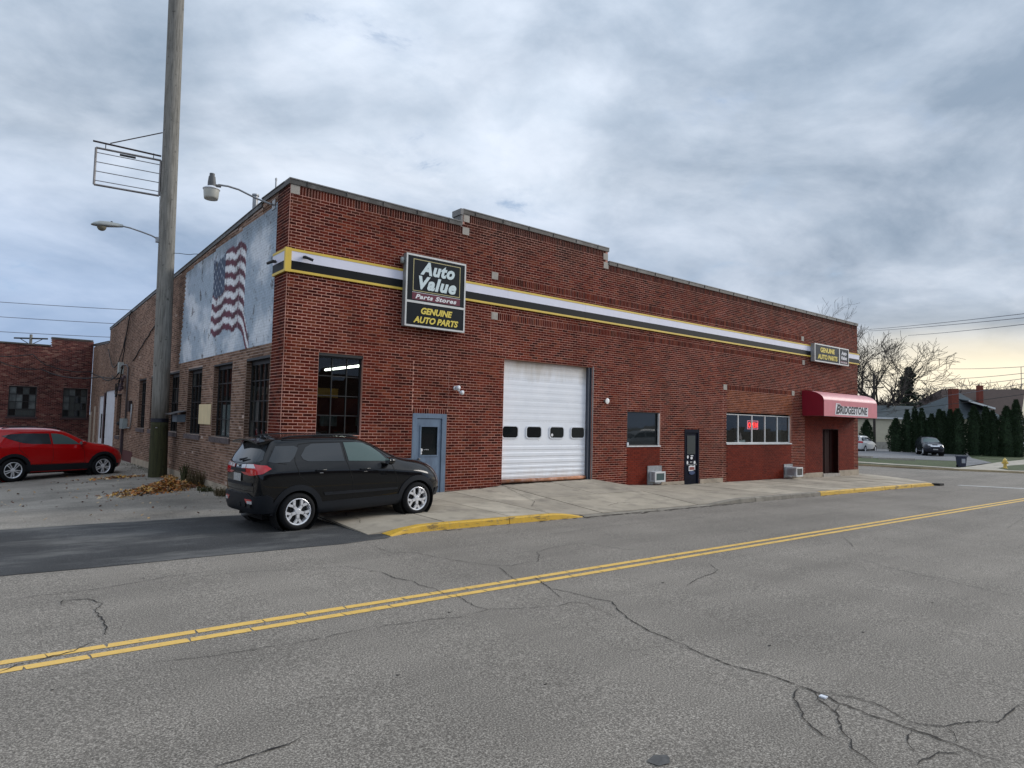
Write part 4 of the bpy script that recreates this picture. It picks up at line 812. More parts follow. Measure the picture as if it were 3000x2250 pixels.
# shop window with OPEN sign
sw = window_front(22.02, 26.81, 1.34, 2.46, FY+.09, 1, 1, SASHW, GLASSC, vert=[22.92, 23.9, 24.87, 25.83], bar=.055)
b = MB(); b.box(22.0, 26.83, FY-.035, FY+.06, 1.29, 1.335); b.build('sill', SASHW, front)
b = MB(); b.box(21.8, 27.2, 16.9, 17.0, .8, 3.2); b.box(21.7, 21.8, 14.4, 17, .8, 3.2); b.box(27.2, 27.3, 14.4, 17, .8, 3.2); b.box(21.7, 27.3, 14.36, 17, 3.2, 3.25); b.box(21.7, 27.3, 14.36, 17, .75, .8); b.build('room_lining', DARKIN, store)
b = MB(); b.box(22.1, 26.7, FY+.16, FY+.42, 1.28, 1.335); b.build('window_board', STEELG, store)
b = MB(); b.box(26.3, 26.75, FY+.4, FY+.45, 1.35, 2.4); b.box(22.5, 22.8, 15.5, 15.6, 1.0, 2.4); b.box(25.2, 25.5, 15.8, 15.9, 1.0, 2.2); b.build('curtain', M('curtain_grey', (.10, .09, .085), .8, var=.4, vs=6), store)
op = thing('open_sign', 'red neon OPEN sign glowing in the five pane shop window', 'neon sign', (24.1, FY+.2, 1.85))
boxo('backing', DKSTEEL, op, 23.72, 24.52, FY+.19, FY+.21, 1.88, 2.24)
b = MB(); b.tube([(23.74, FY+.17, 1.90), (24.50, FY+.17, 1.90), (24.50, FY+.17, 2.22), (23.74, FY+.17, 2.22), (23.74, FY+.17, 1.90)], .010, 6); b.build('border_tube', NEONB, op)
text_part('lettering', 'OPEN', NEON, op, (23.79, FY+.18, 1.95), (1, 0, 0), (0, 0, 1), .66, .21, 0, -.004, .02, spacing=1.15)
fl = thing('small_flag', 'small flag on a stick leaning in the shop window', 'flag', (23.3, FY+.25, 1.34))
b = MB(); b.tube([(23.2, FY+.28, 1.36), (23.42, FY+.28, 1.78)], .006, 6); b.build('stick', STEELG, fl)
b = MB(); b.poly([(23.24, FY+.28, 1.44), (23.42, FY+.28, 1.78), (23.52, FY+.28, 1.5), (23.5, FY+.28, 1.38), (23.44, FY+.28, 1.5)], (0, .008, 0)); b.build('cloth', M('flag_cloth', (.35, .25, .25), .8), fl)
for x, w2, h in ((23.12, .32, .1), (23.45, .16, .12)):
    tag(boxo('white_box', SCREEN, None, x, x+w2, FY+.2, FY+.36, 1.336, 1.336+h, loc=(x, FY+.2, 1.336)), 'low white box on the shop window ledge' if h < .11 else 'small upright white box beside the low one on the window ledge', 'box')
# maroon entrance door under the awning
md = boxo('door', DOORR, front, 29.62, 31.13, FY+.20, FY+.24, -.1, 1.97, label='dark maroon entrance door under the awning')
b = MB(); b.box(30.15, 30.19, FY+.17, FY+.2, -.1, 1.97); b.box(30.72, 30.76, FY+.17, FY+.2, -.1, 1.97); b.build('stile', DOORR, md)
b = MB(); b.box(31.12, 31.145, FY+.003, FY+.22, -.1, 1.97); b.box(29.605, 29.63, FY+.003, FY+.22, -.1, 1.97); b.box(29.63, 31.12, FY+.003, FY+.22, 1.94, 1.97); b.build('reveal_shade_lining', DOORR, md)  # dark boxes added on the reveals to paint the recess in shade
boxo('threshold', CONCB, front, 29.58, 31.17, FY-.06, FY+.2, -.5, -.06)

# ------------------------------------------------------------------ awning
aw = thing('awning', 'faded red barrel awning with painted sky sheen and tyre maker lettering over entrance', 'awning', (27.75, FY, 2.5))
prof = [(13.25, 2.52), (13.25, 3.21)]+[(13.25+.95*(1-cos(t)) if False else FY-.0-.95*cos(t), 3.21+.42*sin(t)) for t in [radians(a) for a in (8, 20, 33, 47, 62, 78, 90)]]
x0, x1 = 27.75, 33.0
b = MB(); ns = 24
xsA = [lerp(x0, x1, i/ns) for i in range(ns+1)]
def pr(i, j):
    y, z = prof[j]; sag = .012*abs(sin(pi*(i/3.)))*(1 if j > 1 else 0); return (xsA[i], y, z-sag)
vs = [pr(i, j) for i in range(ns+1) for j in range(len(prof))]; nP = len(prof)
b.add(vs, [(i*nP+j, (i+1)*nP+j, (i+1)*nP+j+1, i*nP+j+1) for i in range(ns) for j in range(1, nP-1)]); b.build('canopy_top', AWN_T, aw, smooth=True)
b = MB(); b.box(x0, x1, 13.235, 13.25, 2.52, 3.205); b.build('valance', M('valance_faded_sky_sheen', (.64, .19, .215), .5, var=.06), aw)  # valance colour lightened for sky sheen as well as fading
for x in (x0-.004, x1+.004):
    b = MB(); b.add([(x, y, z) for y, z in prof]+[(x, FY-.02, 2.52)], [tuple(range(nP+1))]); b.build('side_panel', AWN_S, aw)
b = MB(); b.tube([(x0, 13.26, 2.525), (x1, 13.26, 2.525)], .02, 6); b.tube([(x0+.03, FY-.05, 2.53), (x0+.03, 13.27, 2.53)], .02, 6); b.tube([(x1-.03, FY-.05, 2.53), (x1-.03, 13.27, 2.53)], .02, 6); b.build('frame', STEELG, aw)
# sticker: white outline + black letters; kept to the width seen
ax0 = 28.78; ax1 = 32.0
b = MB(); b.poly([(ax0-.05, 13.232, 2.60), (ax0+.05, 13.232, 3.10), (ax0+.42, 13.232, 3.08), (ax0+.55, 13.232, 2.98), (ax1+.02, 13.232, 2.99), (ax1-.02, 13.232, 2.58)], (0, -.004, 0)); b.build('sticker', LETP, aw)
text_part('lettering', 'B', LETB, aw, (ax0+.02, 13.228, 2.63), (1, 0, 0), (0, 0, 1), .46, .42, .35, .035, .004)
text_part('lettering', 'RIDGESTONE', LETB, aw, (ax0+.44, 13.228, 2.64), (1, 0, 0), (0, 0, 1), ax1-ax0-.52, .35, .16, .040, .004, spacing=1.06)
b = MB(); b.poly([(ax0+.08, 13.228, 3.06), (ax0+.40, 13.228, 3.05), (ax0+.33, 13.228, 3.02), (ax0+.17, 13.228, 3.03)], (0, -.003, 0)); b.build('lettering', LETR, aw, label='red flash above the first letter')

# ------------------------------------------------------------------ signs
s1 = thing('cabinet_sign', 'tall black cabinet sign with two panels over the colour band', 'sign', (7.93, FY, 4.24))
sx0, sx1, sz0, sz1, sy = 7.93, 9.70, 4.24, 6.04, FY-.20
boxo('cabinet', M('cabinet_grey', (.25, .25, .24), .5), s1, sx0, sx1, sy, FY-.065, sz0, sz1)
b = MB()
for a in ((sx0, sx1, sz1-.045, sz1), (sx0, sx1, sz0, sz0+.045), (sx0, sx0+.04, sz0+.045, sz1-.045), (sx1-.04, sx1, sz0+.045, sz1-.045), (sx0+.04, sx1-.04, 4.83, 4.885)): b.box(a[0], a[1], sy-.025, sy-.002, a[2], a[3])
b.build('frame', SIGNF, s1)
p1 = boxo('upper_panel', SIGNBK, s1, sx0+.04, sx1-.04, sy-.012, sy-.001, 4.886, sz1-.046); p2 = boxo('lower_panel', SIGNBK, s1, sx0+.04, sx1-.04, sy-.012, sy-.001, sz0+.046, 4.829)
b = MB(); gx = (sx0+.20, sx1-.17, 5.13, 5.93)
for a in ((gx[0], gx[1], gx[3]-.018, gx[3]), (gx[0], gx[1], gx[2], gx[2]+.018), (gx[0], gx[0]+.018, gx[2]+.018, gx[3]-.018), (gx[1]-.018, gx[1], gx[2]+.018, gx[3]-.018)): b.box(a[0], a[1], sy-.016, sy-.0125, a[2], a[3])
b.build('gold_line', GOLD, p1)
boxo('maroon_bar', MAROON, p1, sx0+.19, sx1-.16, sy-.016, sy-.0125, 4.915, 5.09); boxo('white_line', LETP, p1, sx0+.19, sx1-.16, sy-.016, sy-.0125, 5.093, 5.103)
R_, U_ = (1, 0, 0), (0, 0, 1)
text_part('lettering', 'Auto', LETW, p1, (sx0+.40, sy-.0125, 5.555), R_, U_, 1.02, .34, .27, .046, .012, spacing=1.13)
text_part('lettering', 'Value', LETW, p1, (sx0+.36, sy-.0125, 5.185), R_, U_, 1.12, .34, .27, .046, .012, spacing=1.13)
text_part('lettering', 'Parts Stores', LETP, p1, (sx0+.28, sy-.0165, 4.945), R_, U_, 1.22, .115, .28, .04, .004, spacing=1.12)
text_part('lettering', 'GENUINE', LETY, p2, (sx0+.45, sy-.0125, 4.575), R_, U_, .93, .165, .28, .038, .010)
text_part('lettering', 'AUTO PARTS', LETY, p2, (sx0+.24, sy-.0125, 4.345), R_, U_, 1.33, .165, .28, .038, .010)
b = MB(); b.lathe([(0, 0), (.05, 0), (.055, .12), (.03, .15), (0, .15)], (sx0-.06, FY-.12, 5.78), 12); b.build('photocell', LAMPG, s1, smooth=True)
s2 = thing('cabinet_sign', 'wide two part cabinet sign near the right end of the facade', 'sign', (28.4, FY, 4.95))
a0, a1, z0, z1, sy = 28.42, 31.72, 4.94, 5.74, FY-.22
boxo('cabinet', M('cabinet_grey2', (.3, .3, .3), .5), s2, a0, a1, sy, FY-.065, z0, z1)
b = MB()
for a in ((a0, a1, z1-.05, z1), (a0, a1, z0, z0+.05), (a0, a0+.05, z0+.05, z1-.05), (a1-.05, a1, z0+.05, z1-.05), (30.72, 30.80, z0+.05, z1-.05)): b.box(a[0], a[1], sy-.03, sy-.002, a[2], a[3])
b.build('frame', SIGNF, s2)
p1 = boxo('left_panel', SIGNBK, s2, a0+.05, 30.72, sy-.012, sy-.001, z0+.05, z1-.05); p2 = boxo('right_panel', SIGNBK, s2, 30.80, a1-.05, sy-.012, sy-.001, z0+.05, z1-.05)
text_part('lettering', 'GENUINE', LETY, p1, (28.95, sy-.0125, 5.38), R_, U_, 1.35, .22, .0, .036, .010); text_part('lettering', 'AUTO PARTS', LETY, p1, (28.72, sy-.0125, 5.07), R_, U_, 1.85, .22, .0, .036, .010)
text_part('lettering', 'Auto', LETP, p2, (30.98, sy-.0125, 5.42), R_, U_, .52, .18, .25, .03, .010); text_part('lettering', 'Value', LETP, p2, (30.93, sy-.0125, 5.20), R_, U_, .60, .18, .25, .03, .010)
boxo('maroon_bar', MAROON, p2, 30.88, 31.62, sy-.016, sy-.0125, 5.03, 5.13); text_part('lettering', 'Parts Stores', LETP, p2, (30.93, sy-.0165, 5.05), R_, U_, .62, .055, .25, .02, .004)

# ------------------------------------------------------------------ fittings on the front
def wallac(x, z, w_, d, h, lab, px0, px1, pz0, pz1, dark):
    o = thing('window_air_conditioner', lab, 'air conditioner', (x, FY, z), group='wall air conditioners')
    boxo('mounting_plate', GALV, o, px0, px1, FY-.03, FY-.001, pz0, pz1)
    b = MB(); b.box(x, x+w_, FY-d, FY-.031, z, z+h); b.build('casing', M('ac_white', (.5, .52, .55), .5, dirt=((.3, .27, .22), .6)), o)
    f = MB(); t = .05; f.box(x-.01, x+w_+.01, FY-d-.02, FY-d-.001, z+h-t, z+h+.01); f.box(x-.01, x+w_+.01, FY-d-.02, FY-d-.001, z-.01, z+t); f.box(x-.01, x+t, FY-d-.02, FY-d-.001, z+t, z+h-t); f.box(x+w_-t, x+w_+.01, FY-d-.02, FY-d-.001, z+t, z+h-t); f.build('front_frame', SASHW, o)
    boxo('coil', dark, o, x+t, x+w_-t, FY-d-.008, FY-d-.001, z+t, z+h-t)
    b = MB()
    for k in range(6): b.box(x-.006, x-.001, FY-d+.06, FY-.1, z+.06+k*.045, z+.085+k*.045)
    b.build('side_louvre', GALV, o)
    for xx in (x+.05, x+w_-.08): b = MB(); b.tube([(xx, FY-.03, z-.14), (xx, FY-d+.05, z-.012)], .01, 6); b.build('bracket', GALV, o)
    return o
wallac(17.5, .08, .52, .24, .33, 'white air conditioner low on the wall under the small window', 17.38, 18.12, -.02, .60, M('coil_green', (.05, .09, .09), .4))
wallac(26.28, -.02, .52, .5, .37, 'grey box air conditioner sticking out beside the striped window panel', 26.2, 26.9, -.1, .46, M('coil_dark', (.05, .045, .04), .6))
fl2 = thing('twin_spotlight', 'twin white floodlight heads on brick between blue and white doors', 'lamp', (9.62, FY, 2.78))
b = MB(); b.lathe([(0, 0), (.055, 0), (.055, -.03), (0, -.035)], (9.60, FY-.003, 2.80), 14, 'y'); b.build('base', WHITE, fl2)
for dx, dz in ((-.03, .02), (.09, -.10)): b = MB(); b.tube([(9.6, FY-.03, 2.8), (9.6+dx, FY-.12, 2.8+dz)], [.018, .02], 8); b.tube([(9.6+dx, FY-.10, 2.8+dz), (9.62+dx, FY-.2, 2.78+dz)], [.035, .065], 12); b.build('lamp_head', WHITE, fl2, smooth=True)
gl_ = thing('wall_globe_light', 'small white globe light on brick right of the overhead door', 'lamp', (15.28, FY, 2.66))
b = MB(); b.lathe([(0, 0), (.05, 0), (.05, -.03), (0, -.03)], (15.28, FY-.003, 2.68), 14, 'y'); b.tube([(15.28, FY-.02, 2.60), (15.28, FY-.12, 2.60)], .012, 6); b.build('base', DKSTEEL, gl_)
b = MB(); b.lathe([(0, -.1)]+[(.062*sin(radians(a)), -.1*cos(radians(a))*.9) for a in (30, 60, 90, 120, 150)]+[(0, .09)], (15.28, FY-.12, 2.68), 14); b.build('globe', emis('globe_white', (.8, .8, .78), .25), gl_, smooth=True)
for (x, y, z, ax, lab) in ((5.42, FY-.075, 5.50, (1, -.35, -.35), 'dark security camera on the band facing the street'), (LX-.075, 14.72, 5.44, (-.4, 1, -.2), 'dark security camera on the band around the corner')):
    c = thing('security_camera', lab, 'camera', (x, y, z)); d = Vector(ax).normalized()
    b = MB(); b.tube([(x, y, z), tuple(Vector((x, y, z))+d*.05+Vector((0, -.04, 0) if x > 5.2 else (-.04, 0, 0)))], .035, 10); b.build('mount', DKSTEEL, c)
    p0 = Vector((x, y, z))+(Vector((0, -.05, 0)) if x > 5.2 else Vector((-.05, 0, 0))); b = MB(); b.tube([p0, p0+d*.2], .032, 10); b.build('body', DKSTEEL, c)

# ------------------------------------------------------------------ fittings on the side wall
ply = tag(boxo('plywood_panel', PLY, None, LX-.02, LX-.009, 19.66, 20.94, 1.69, 2.265, loc=(LX-.02, 20.3, 1.69)), 'pale plywood sheet fixed between two barred windows', 'board')
hb = thing('metal_hood_box', 'small blue grey metal box with sloping lid between barred windows', 'box', (LX, 22.95, 1.7))
boxo('box', M('box_bluegrey', (.14, .17, .20), .5), hb, LX-.26, LX-.009, 22.55, 23.15, 1.72, 1.95)
b = MB(); b.add([(LX-.42, 22.45, 1.95), (LX-.42, 23.4, 1.95), (LX-.009, 23.4, 2.06), (LX-.009, 22.45, 2.06), (LX-.42, 22.45, 1.97), (LX-.42, 23.4, 1.97), (LX-.009, 23.4, 2.08), (LX-.009, 22.45, 2.08)], [(3,2,1,0),(4,5,6,7),(0,1,5,4),(1,2,6,5),(2,3,7,6),(3,0,4,7)]); b.build('lid', STEELG, hb)
el = thing('electrical_service', 'conduit, meter and boxes of the power service on brick side wall', 'electrical equipment', (LX, 33.2, 0))
b = MB(); b.tube([(LX-.07, 32.93, 1.72), (LX-.07, 32.95, 3.95), (LX-.12, 33.1, 4.08), (LX-.22, 33.4, 4.08), (LX-.25, 33.55, 3.95)], .04, 8); b.build('conduit', M('conduit', (.10, .09, .09), .5), el, smooth=True)
boxo('junction_box', M('box_pale', (.42, .45, .42), .5), el, LX-.2, LX-.009, 34.55, 34.95, 3.75, 4.28)
boxo('meter_box', M('meter_grey', (.36, .42, .42), .4, .3), el, LX-.2, LX-.009, 32.8, 33.55, 1.28, 1.72)
b = MB(); b.lathe([(0, 0), (.09, 0), (.09, -.1), (0, -.13)], (LX-.2, 33.8, 1.5), 14, 'y'); b.build('meter', DKSTEEL, el)
b = MB(); b.tube([(LX-.06, 32.8, 1.33), (LX-.06, 31.9, 1.33), (LX-.06, 31.7, 1.45), (LX-.06, 31.68, 2.35)], .03, 8); b.build('conduit', GALV, el, smooth=True)
boxo('switch_box', M('dark_box', (.03, .018, .018), .6), el, LX-.12, LX-.009, 31.95, 32.4, 2.02, 2.5)
boxo('downpipe', M('downpipe', (.05, .035, .04), .6), el, LX-.10, LX-.012, 33.6, 33.85, -.2, 1.25)
random.seed(11)
def cable(pts, r, name='cable', mat=WIRE, parent=None, sag=0, n=14, jit=0, **k):
    P = []
    for a, c in zip(pts, pts[1:]):
        a, c = Vector(a), Vector(c)
        for i in range(n): t = i/n; P.append(a.lerp(c, t)-Vector((0, 0, sag*4*t*(1-t)))+Vector([random.uniform(-jit, jit) for _ in range(3)]))
    P.append(Vector(pts[-1])); b = MB(); b.tube(P, r, 5); return b.build(name, mat, parent, smooth=True, **k)
for pts, sg in (([(LX-.05, 34.7, 4.3), (LX-.08, 33.4, 6.3), (LX-.05, 33.0, 6.45)], 0), ([(LX-.05, 33.5, 6.2), (LX-.1, 38.9, 5.2)], 1.5), ([(LX-.2, 33.5, 4.0), (LX-.25, 34.6, 3.3), (LX-.1, 35.6, 3.2)], .25), ([(LX-.25, 33.5, 3.9), (LX-.3, 34.2, 3.0), (LX-.2, 34.8, 2.8)], .2), ([(LX-.3, 33.6, 3.5), (LX-.2, 36.5, 3.75)], .1), ([(LX-.04, 26.8, 5.6), (LX-.04, 32.2, 4.2)], .0), ([(LX-.3, 33.7, 3.4), (LX-.35, 34.0, 2.7), (LX-.2, 35.3, 3.3)], .2)):
    cable(pts, .022, 'cable', WIRE, el, sg, 12, .015)
b = MB()
for i in range(9): y, z = 33.5+random.uniform(-.3, .5), 3.4+random.uniform(-.5, .4); b.obox((LX-.2+random.uniform(-.05, .08), y, z), (.05, 0, 0), (0, .10, .03), (0, -.02, .06))
b.build('insulator', M('insulator', (.10, .07, .08), .5), el)
tag(cable([(LX-.3, 33.7, 3.75), (LX-.5, 37.5, 3.7), (2.6, 44.9, 4.3), (.2, 44.9, 4.9), (-6, 44.8, 5.4)], .028, 'drop_cable', WIRE, None, .25, 14, .01, loc=(LX-.3, 33.7, 3.7)), 'upper black drop cable strung across the rear brick building', 'cable')
tag(cable([(LX-.3, 33.8, 3.5), (4.9, 44.9, 4.3), (3.0, 44.9, 4.5), (2.2, 44.9, 5.1), (-.2, 44.9, 4.9), (-6, 44.8, 5.0)], .026, 'drop_cable', WIRE, None, .12, 14, .012, loc=(LX-.3, 33.8, 3.5)), 'lower sagging drop cable looped on the rear brick building', 'cable')
# yard light on a curved arm
yl = thing('yard_light', 'bucket shaped yard light on a curved arm at parapet corner', 'lamp', (LX, 15.2, 6.85))
b = MB(); b.tube([(LX, 15.2, 6.86), (LX-.1, 15.22, 6.88), (4.73, 15.35, 6.97), (4.34, 15.4, 7.10), (4.1, 15.4, 7.12), (3.9, 15.4, 7.10)], .022, 8); b.build('arm', GALV, yl, smooth=True); boxo('wall_plate', GALV, yl, LX-.02, LX-.009, 15.1, 15.3, 6.76, 6.98)
b = MB(); b.lathe([(0, .22), (.055, .22), (.055, .16), (.07, .15), (.085, .02), (.085, -.06), (0, -.06)], (3.76, 15.4, 7.10), 16); b.tube([(3.76, 15.4, 7.06), (3.95, 15.4, 7.08)], .035, 8); b.build('head', M('lamp_head_dark', (.10, .10, .10), .5), yl, smooth=False)
b = MB(); b.lathe([(.06, 7.05), (.10, 7.02), (.15, 6.99), (.18, 6.97), (.18, 6.955), (.165, 6.95)], (3.76, 15.4, 0), 20); b.build('shade', WHITE, yl, smooth=True)
b = MB(); b.lathe([(.165, 6.95), (.15, 6.78), (.14, 6.74), (.08, 6.74), (0, 6.75)], (3.76, 15.4, 0), 20); b.build('lens', LAMPB, yl, smooth=True)
for (x, y, z, h, w2, lab) in ((6.0, 17.87, 7.0, 1.45, .022, 'thin pale vent pipe above the parapet corner'), (6.83, 22.3, 6.6, 2.75, .09, 'short pale roof vent behind the side parapet')):
    o = thing('roof_vent', lab, 'vent', (x, y, z)); b = MB(); b.lathe([(0, h), (w2, h), (w2, 0)], (x, y, z), 12); b.build('pipe', GALV, o); b = MB(); b.lathe([(0, h+.05), (w2*1.3, h+.02), (w2*1.3, h-.03), (w2, h-.03)], (x, y, z), 12); b.build('cap', GALV, o)

# ------------------------------------------------------------------ utility pole with empty sign frame and street lamp
up_ = thing('utility_pole', 'tall weathered wooden utility pole with mossy base by side wall', 'pole', (4.63, 23.9, -.16))
def polepts(z0, z1, n): return [(lerp(4.64, 4.44, (z-(-.2))/16.2), lerp(23.88, 23.92, (z+.2)/16.2), z) for z in [lerp(z0, z1, i/n) for i in range(n+1)]]
b = MB(); pp = polepts(1.78, 18.5, 20); b.tube(pp, [lerp(.255, .235, i/20) for i in range(21)], 20); b.build('shaft', POLE, up_, smooth=True)
b = MB(); pp = polepts(-.25, 1.7, 14); b.tube(pp, [lerp(.285, .262, min(1, i/10))+random.uniform(-.005, .005) for i in range(15)], 20); b.build('mossy_base', MOSS, up_, smooth=True)
b = MB(); b.tube(polepts(1.69, 1.81, 1), .268, 20); b.build('band', M('pole_wrap', (.008, .010, .02), .5), up_)
boxo('tag', FRAMEM, up_, 4.44, 4.50, 23.60, 23.606, 1.50, 1.53)
ef = thing('empty_sign_frame', 'empty rusty sign frame hanging from a bracket on the pole', 'sign frame', (4.3, 23.9, 9.1), group=None)
b = MB(); b.tube([(4.25, 23.94, 10.47), (2.36, 24.22, 10.53)], .03, 8); b.tube([(4.25, 23.94, 11.27), (2.82, 24.16, 10.56)], .018, 8); b.build('bracket', M('rusty_steel', (.045, .03, .028), .6), ef)
A = lambda t, z: (lerp(2.45, 4.25, t), lerp(24.2, 23.96, t), z)
b = MB()
for p, q in ((A(0, 10.33), A(1, 10.33)), (A(0, 9.14), A(1, 9.14)), (A(0, 10.33), A(0, 9.14)), (A(1, 10.33), A(1, 9.14))): b.tube([p, q], .035, 4)
b.build('frame', M('frame_pale', (.30, .28, .27), .5, .3, var=.3), ef)
for z in (10.18, 9.88, 9.58, 9.28): b = MB(); b.tube([A(.01, z), A(.99, z)], .014, 6); b.build('rail', M('rail_grey', (.22, .21, .21), .5, .3), ef)
for t in (.14, .88): b = MB(); b.tube([A(t, 10.34), A(t, 10.52)], .012, 6); b.build('hanger', DKSTEEL, ef)
b = MB(); b.obox(A(.48, 10.25), (.22, -.03, 0), (0, .02, 0), (0, 0, .03)); b.build('ballast', DKSTEEL, ef)
tag(cable([(4.27, 23.95, 9.1), (4.29, 23.93, 8.3), (4.31, 23.92, 7.6), (4.4, 23.9, 6.6)], .008, 'hanging_wire', WIREF, None, 0, 8, .004, loc=(4.27, 23.95, 9.1)), 'thin loose wire hanging from the empty sign frame', 'wire')
cl = thing('street_lamp', 'grey cobra head street lamp on a curved arm from pole', 'street lamp', (4.3, 23.93, 7.68))
b = MB(); b.tube([(4.36, 23.93, 7.66), (4.1, 23.97, 7.78), (3.8, 24.02, 7.86), (3.5, 24.07, 7.93), (3.25, 24.1, 7.955)], .025, 8); b.box(4.22, 4.40, 23.85, 24.0, 7.58, 7.74); b.build('arm', GALV, cl, smooth=False)
def lampbody(b, lo, mi=0):
    st = [(3.30, .05, .05), (3.15, .085, .075), (2.9, .13, .10), (2.65, .15, .10), (2.5, .11, .06), (2.43, .04, .02)]; n = 12; vs = []
    for x, wy, wz in st:
        for k in range(n):
            a = 2*pi*k/n; s_ = sin(a); vs.append((x, 24.13+wy*cos(a), 7.84+(x-2.43)*.12+(1.35*wz*s_ if s_ > 0 else wz*.5*s_)))
    b.add(vs, [(i*n+k, i*n+(k+1) % n, (i+1)*n+(k+1) % n, (i+1)*n+k) for i in range(5) for k in range(n)]+[tuple(range(n)), tuple(range(6*n-1, 5*n-1, -1))])
b = MB(); lampbody(b, 0); b.build('lamp_body', LAMPG, cl, smooth=True)
b = MB(); b.lathe([(.135, 0), (.125, -.06), (.09, -.11), (.04, -.135), (0, -.14)], (2.72, 24.13, 7.83), 16); b.build('lens', LAMPL, cl, smooth=True)
b = MB(); b.lathe([(0, .06), (.03, .06), (.03, 0)], (2.98, 24.13, 7.99), 10); b.build('photocell', DKSTEEL, cl)
tag(cable([(4.72, 23.85, 7.31), (LX+.2, 22.5, 7.12)], .010, 'service_wire', WIRE, None, .04, 8, .01, loc=(4.72, 23.85, 7.3)), 'short service wire from the pole to the side parapet', 'wire')

# ------------------------------------------------------------------ rear building
rb = thing('rear_brick_building', 'low dark red brick building closing the yard at left', 'building', (2, 45.5, 0))
PB = lambda u, z, d: (u, 45.5-d, z)
holesB = [(1.26, 2.52, 1.62, 3.33, .15), (3.74, 4.93, 1.62, 3.33, .15), (-2.2, -.9, 1.62, 3.33, .15)]
topB = lambda u: 6.12 if u > 3.05 else 5.66
bw = backing(PB, -9, LX-.003, -1.2, [], holesB, [3.05], [4], topB, lambda u, z: 0, rb, None).build('wall', MORTB, rb)
make_bricks(lay(PB, None, -4, LX-.01, -.6, 6.1, [h[:4] for h in holesB], [], lambda u, z: 0, topB), PB, Vector((0, 1, 0)), bw, [B_DRK], ptop=0)
b = MB(); b.box(-9, 3.03, 45.44, 45.9, 5.66, 5.74); b.box(3.03, LX-.04, 45.44, 45.9, 6.12, 6.2); b.build('coping', CAP, bw)
b = MB(); b.box(-9, LX, 45.9, 60, -1.2, 5.6); b.build('rear_block', BT, rb)
for a, c, p, q, d in holesB:
    f = MB(); f.box(a, a+.05, 45.6, 45.66, p, q); f.box(c-.05, c, 45.6, 45.66, p, q); f.box(a+.05, c-.05, 45.6, 45.66, q-.06, q); f.box(a+.05, c-.05, 45.6, 45.66, p, p+.08); fo = f.build('window_frame', SASH, rb)
    Zs = [p+.08, lerp(p, q, .26), lerp(p, q, .5), lerp(p, q, .74), q-.06]; Xs = [lerp(a+.05, c-.05, i/4) for i in range(5)]
    g = MB(); [g.box(a+.05, c-.05, 45.6, 45.655, z-.02, z+.02) for z in (Zs[1], Zs[3])]; g.box(a+.05, c-.05, 45.61, 45.65, Zs[2]-.012, Zs[2]+.012); [g.box(x-.012, x+.012, 45.61, 45.65, Zs[1]+.02, Zs[3]-.02) for x in Xs[1:-1]]; g.build('glazing_bar', SASH, fo)
    for i in range(4):
        for j in range(4):
            boxo('pane', random.choice([GLDIRTY, GLBLUE, GLDIRTY, GLASS]), fo, Xs[i]+.003, Xs[i+1]-.003, 45.64, 45.648, Zs[j]+.002, Zs[j+1]-.002)
    b = MB(); b.box(a-.08, c+.08, 45.44, 45.6, p-.1, p-.003); b.build('sill', M('sill_dark', (.06, .03, .03), .8), rb)
up2 = thing('utility_pole', 'distant utility pole with crossarm above the rear building', 'pole', (4.2, 92, 0))
b = MB(); b.tube([(4.25, 92.7, 0), (4.25, 92.7, 10.7)], [.2, .14], 8); b.build('shaft', POLE, up2); b = MB(); b.tube([(2.75, 93.8, 10.25), (5.75, 91.6, 10.25)], .09, 4); b.build('crossarm', DKSTEEL, up2)
for p in ((3.3, 93.4), (5.3, 91.9)): b = MB(); b.tube([(p[0], p[1], 10.2), (4.25, 92.7, 9.5)], .04, 4); b.build('brace', DKSTEEL, up2)
for i, (p, q) in enumerate((((-8, 68, 10.5), (14, 53, 9.7)), ((-8, 68, 9.4), (14, 54, 8.7)), ((-8, 68, 8.2), (14, 54, 7.7)))):
    tag(cable([p, q], .022, 'power_line', WIREF, None, .15, 12, 0, loc=p), ('top', 'middle', 'lowest')[i]+' power line in the open sky left of the pole', 'cable', 'power lines')

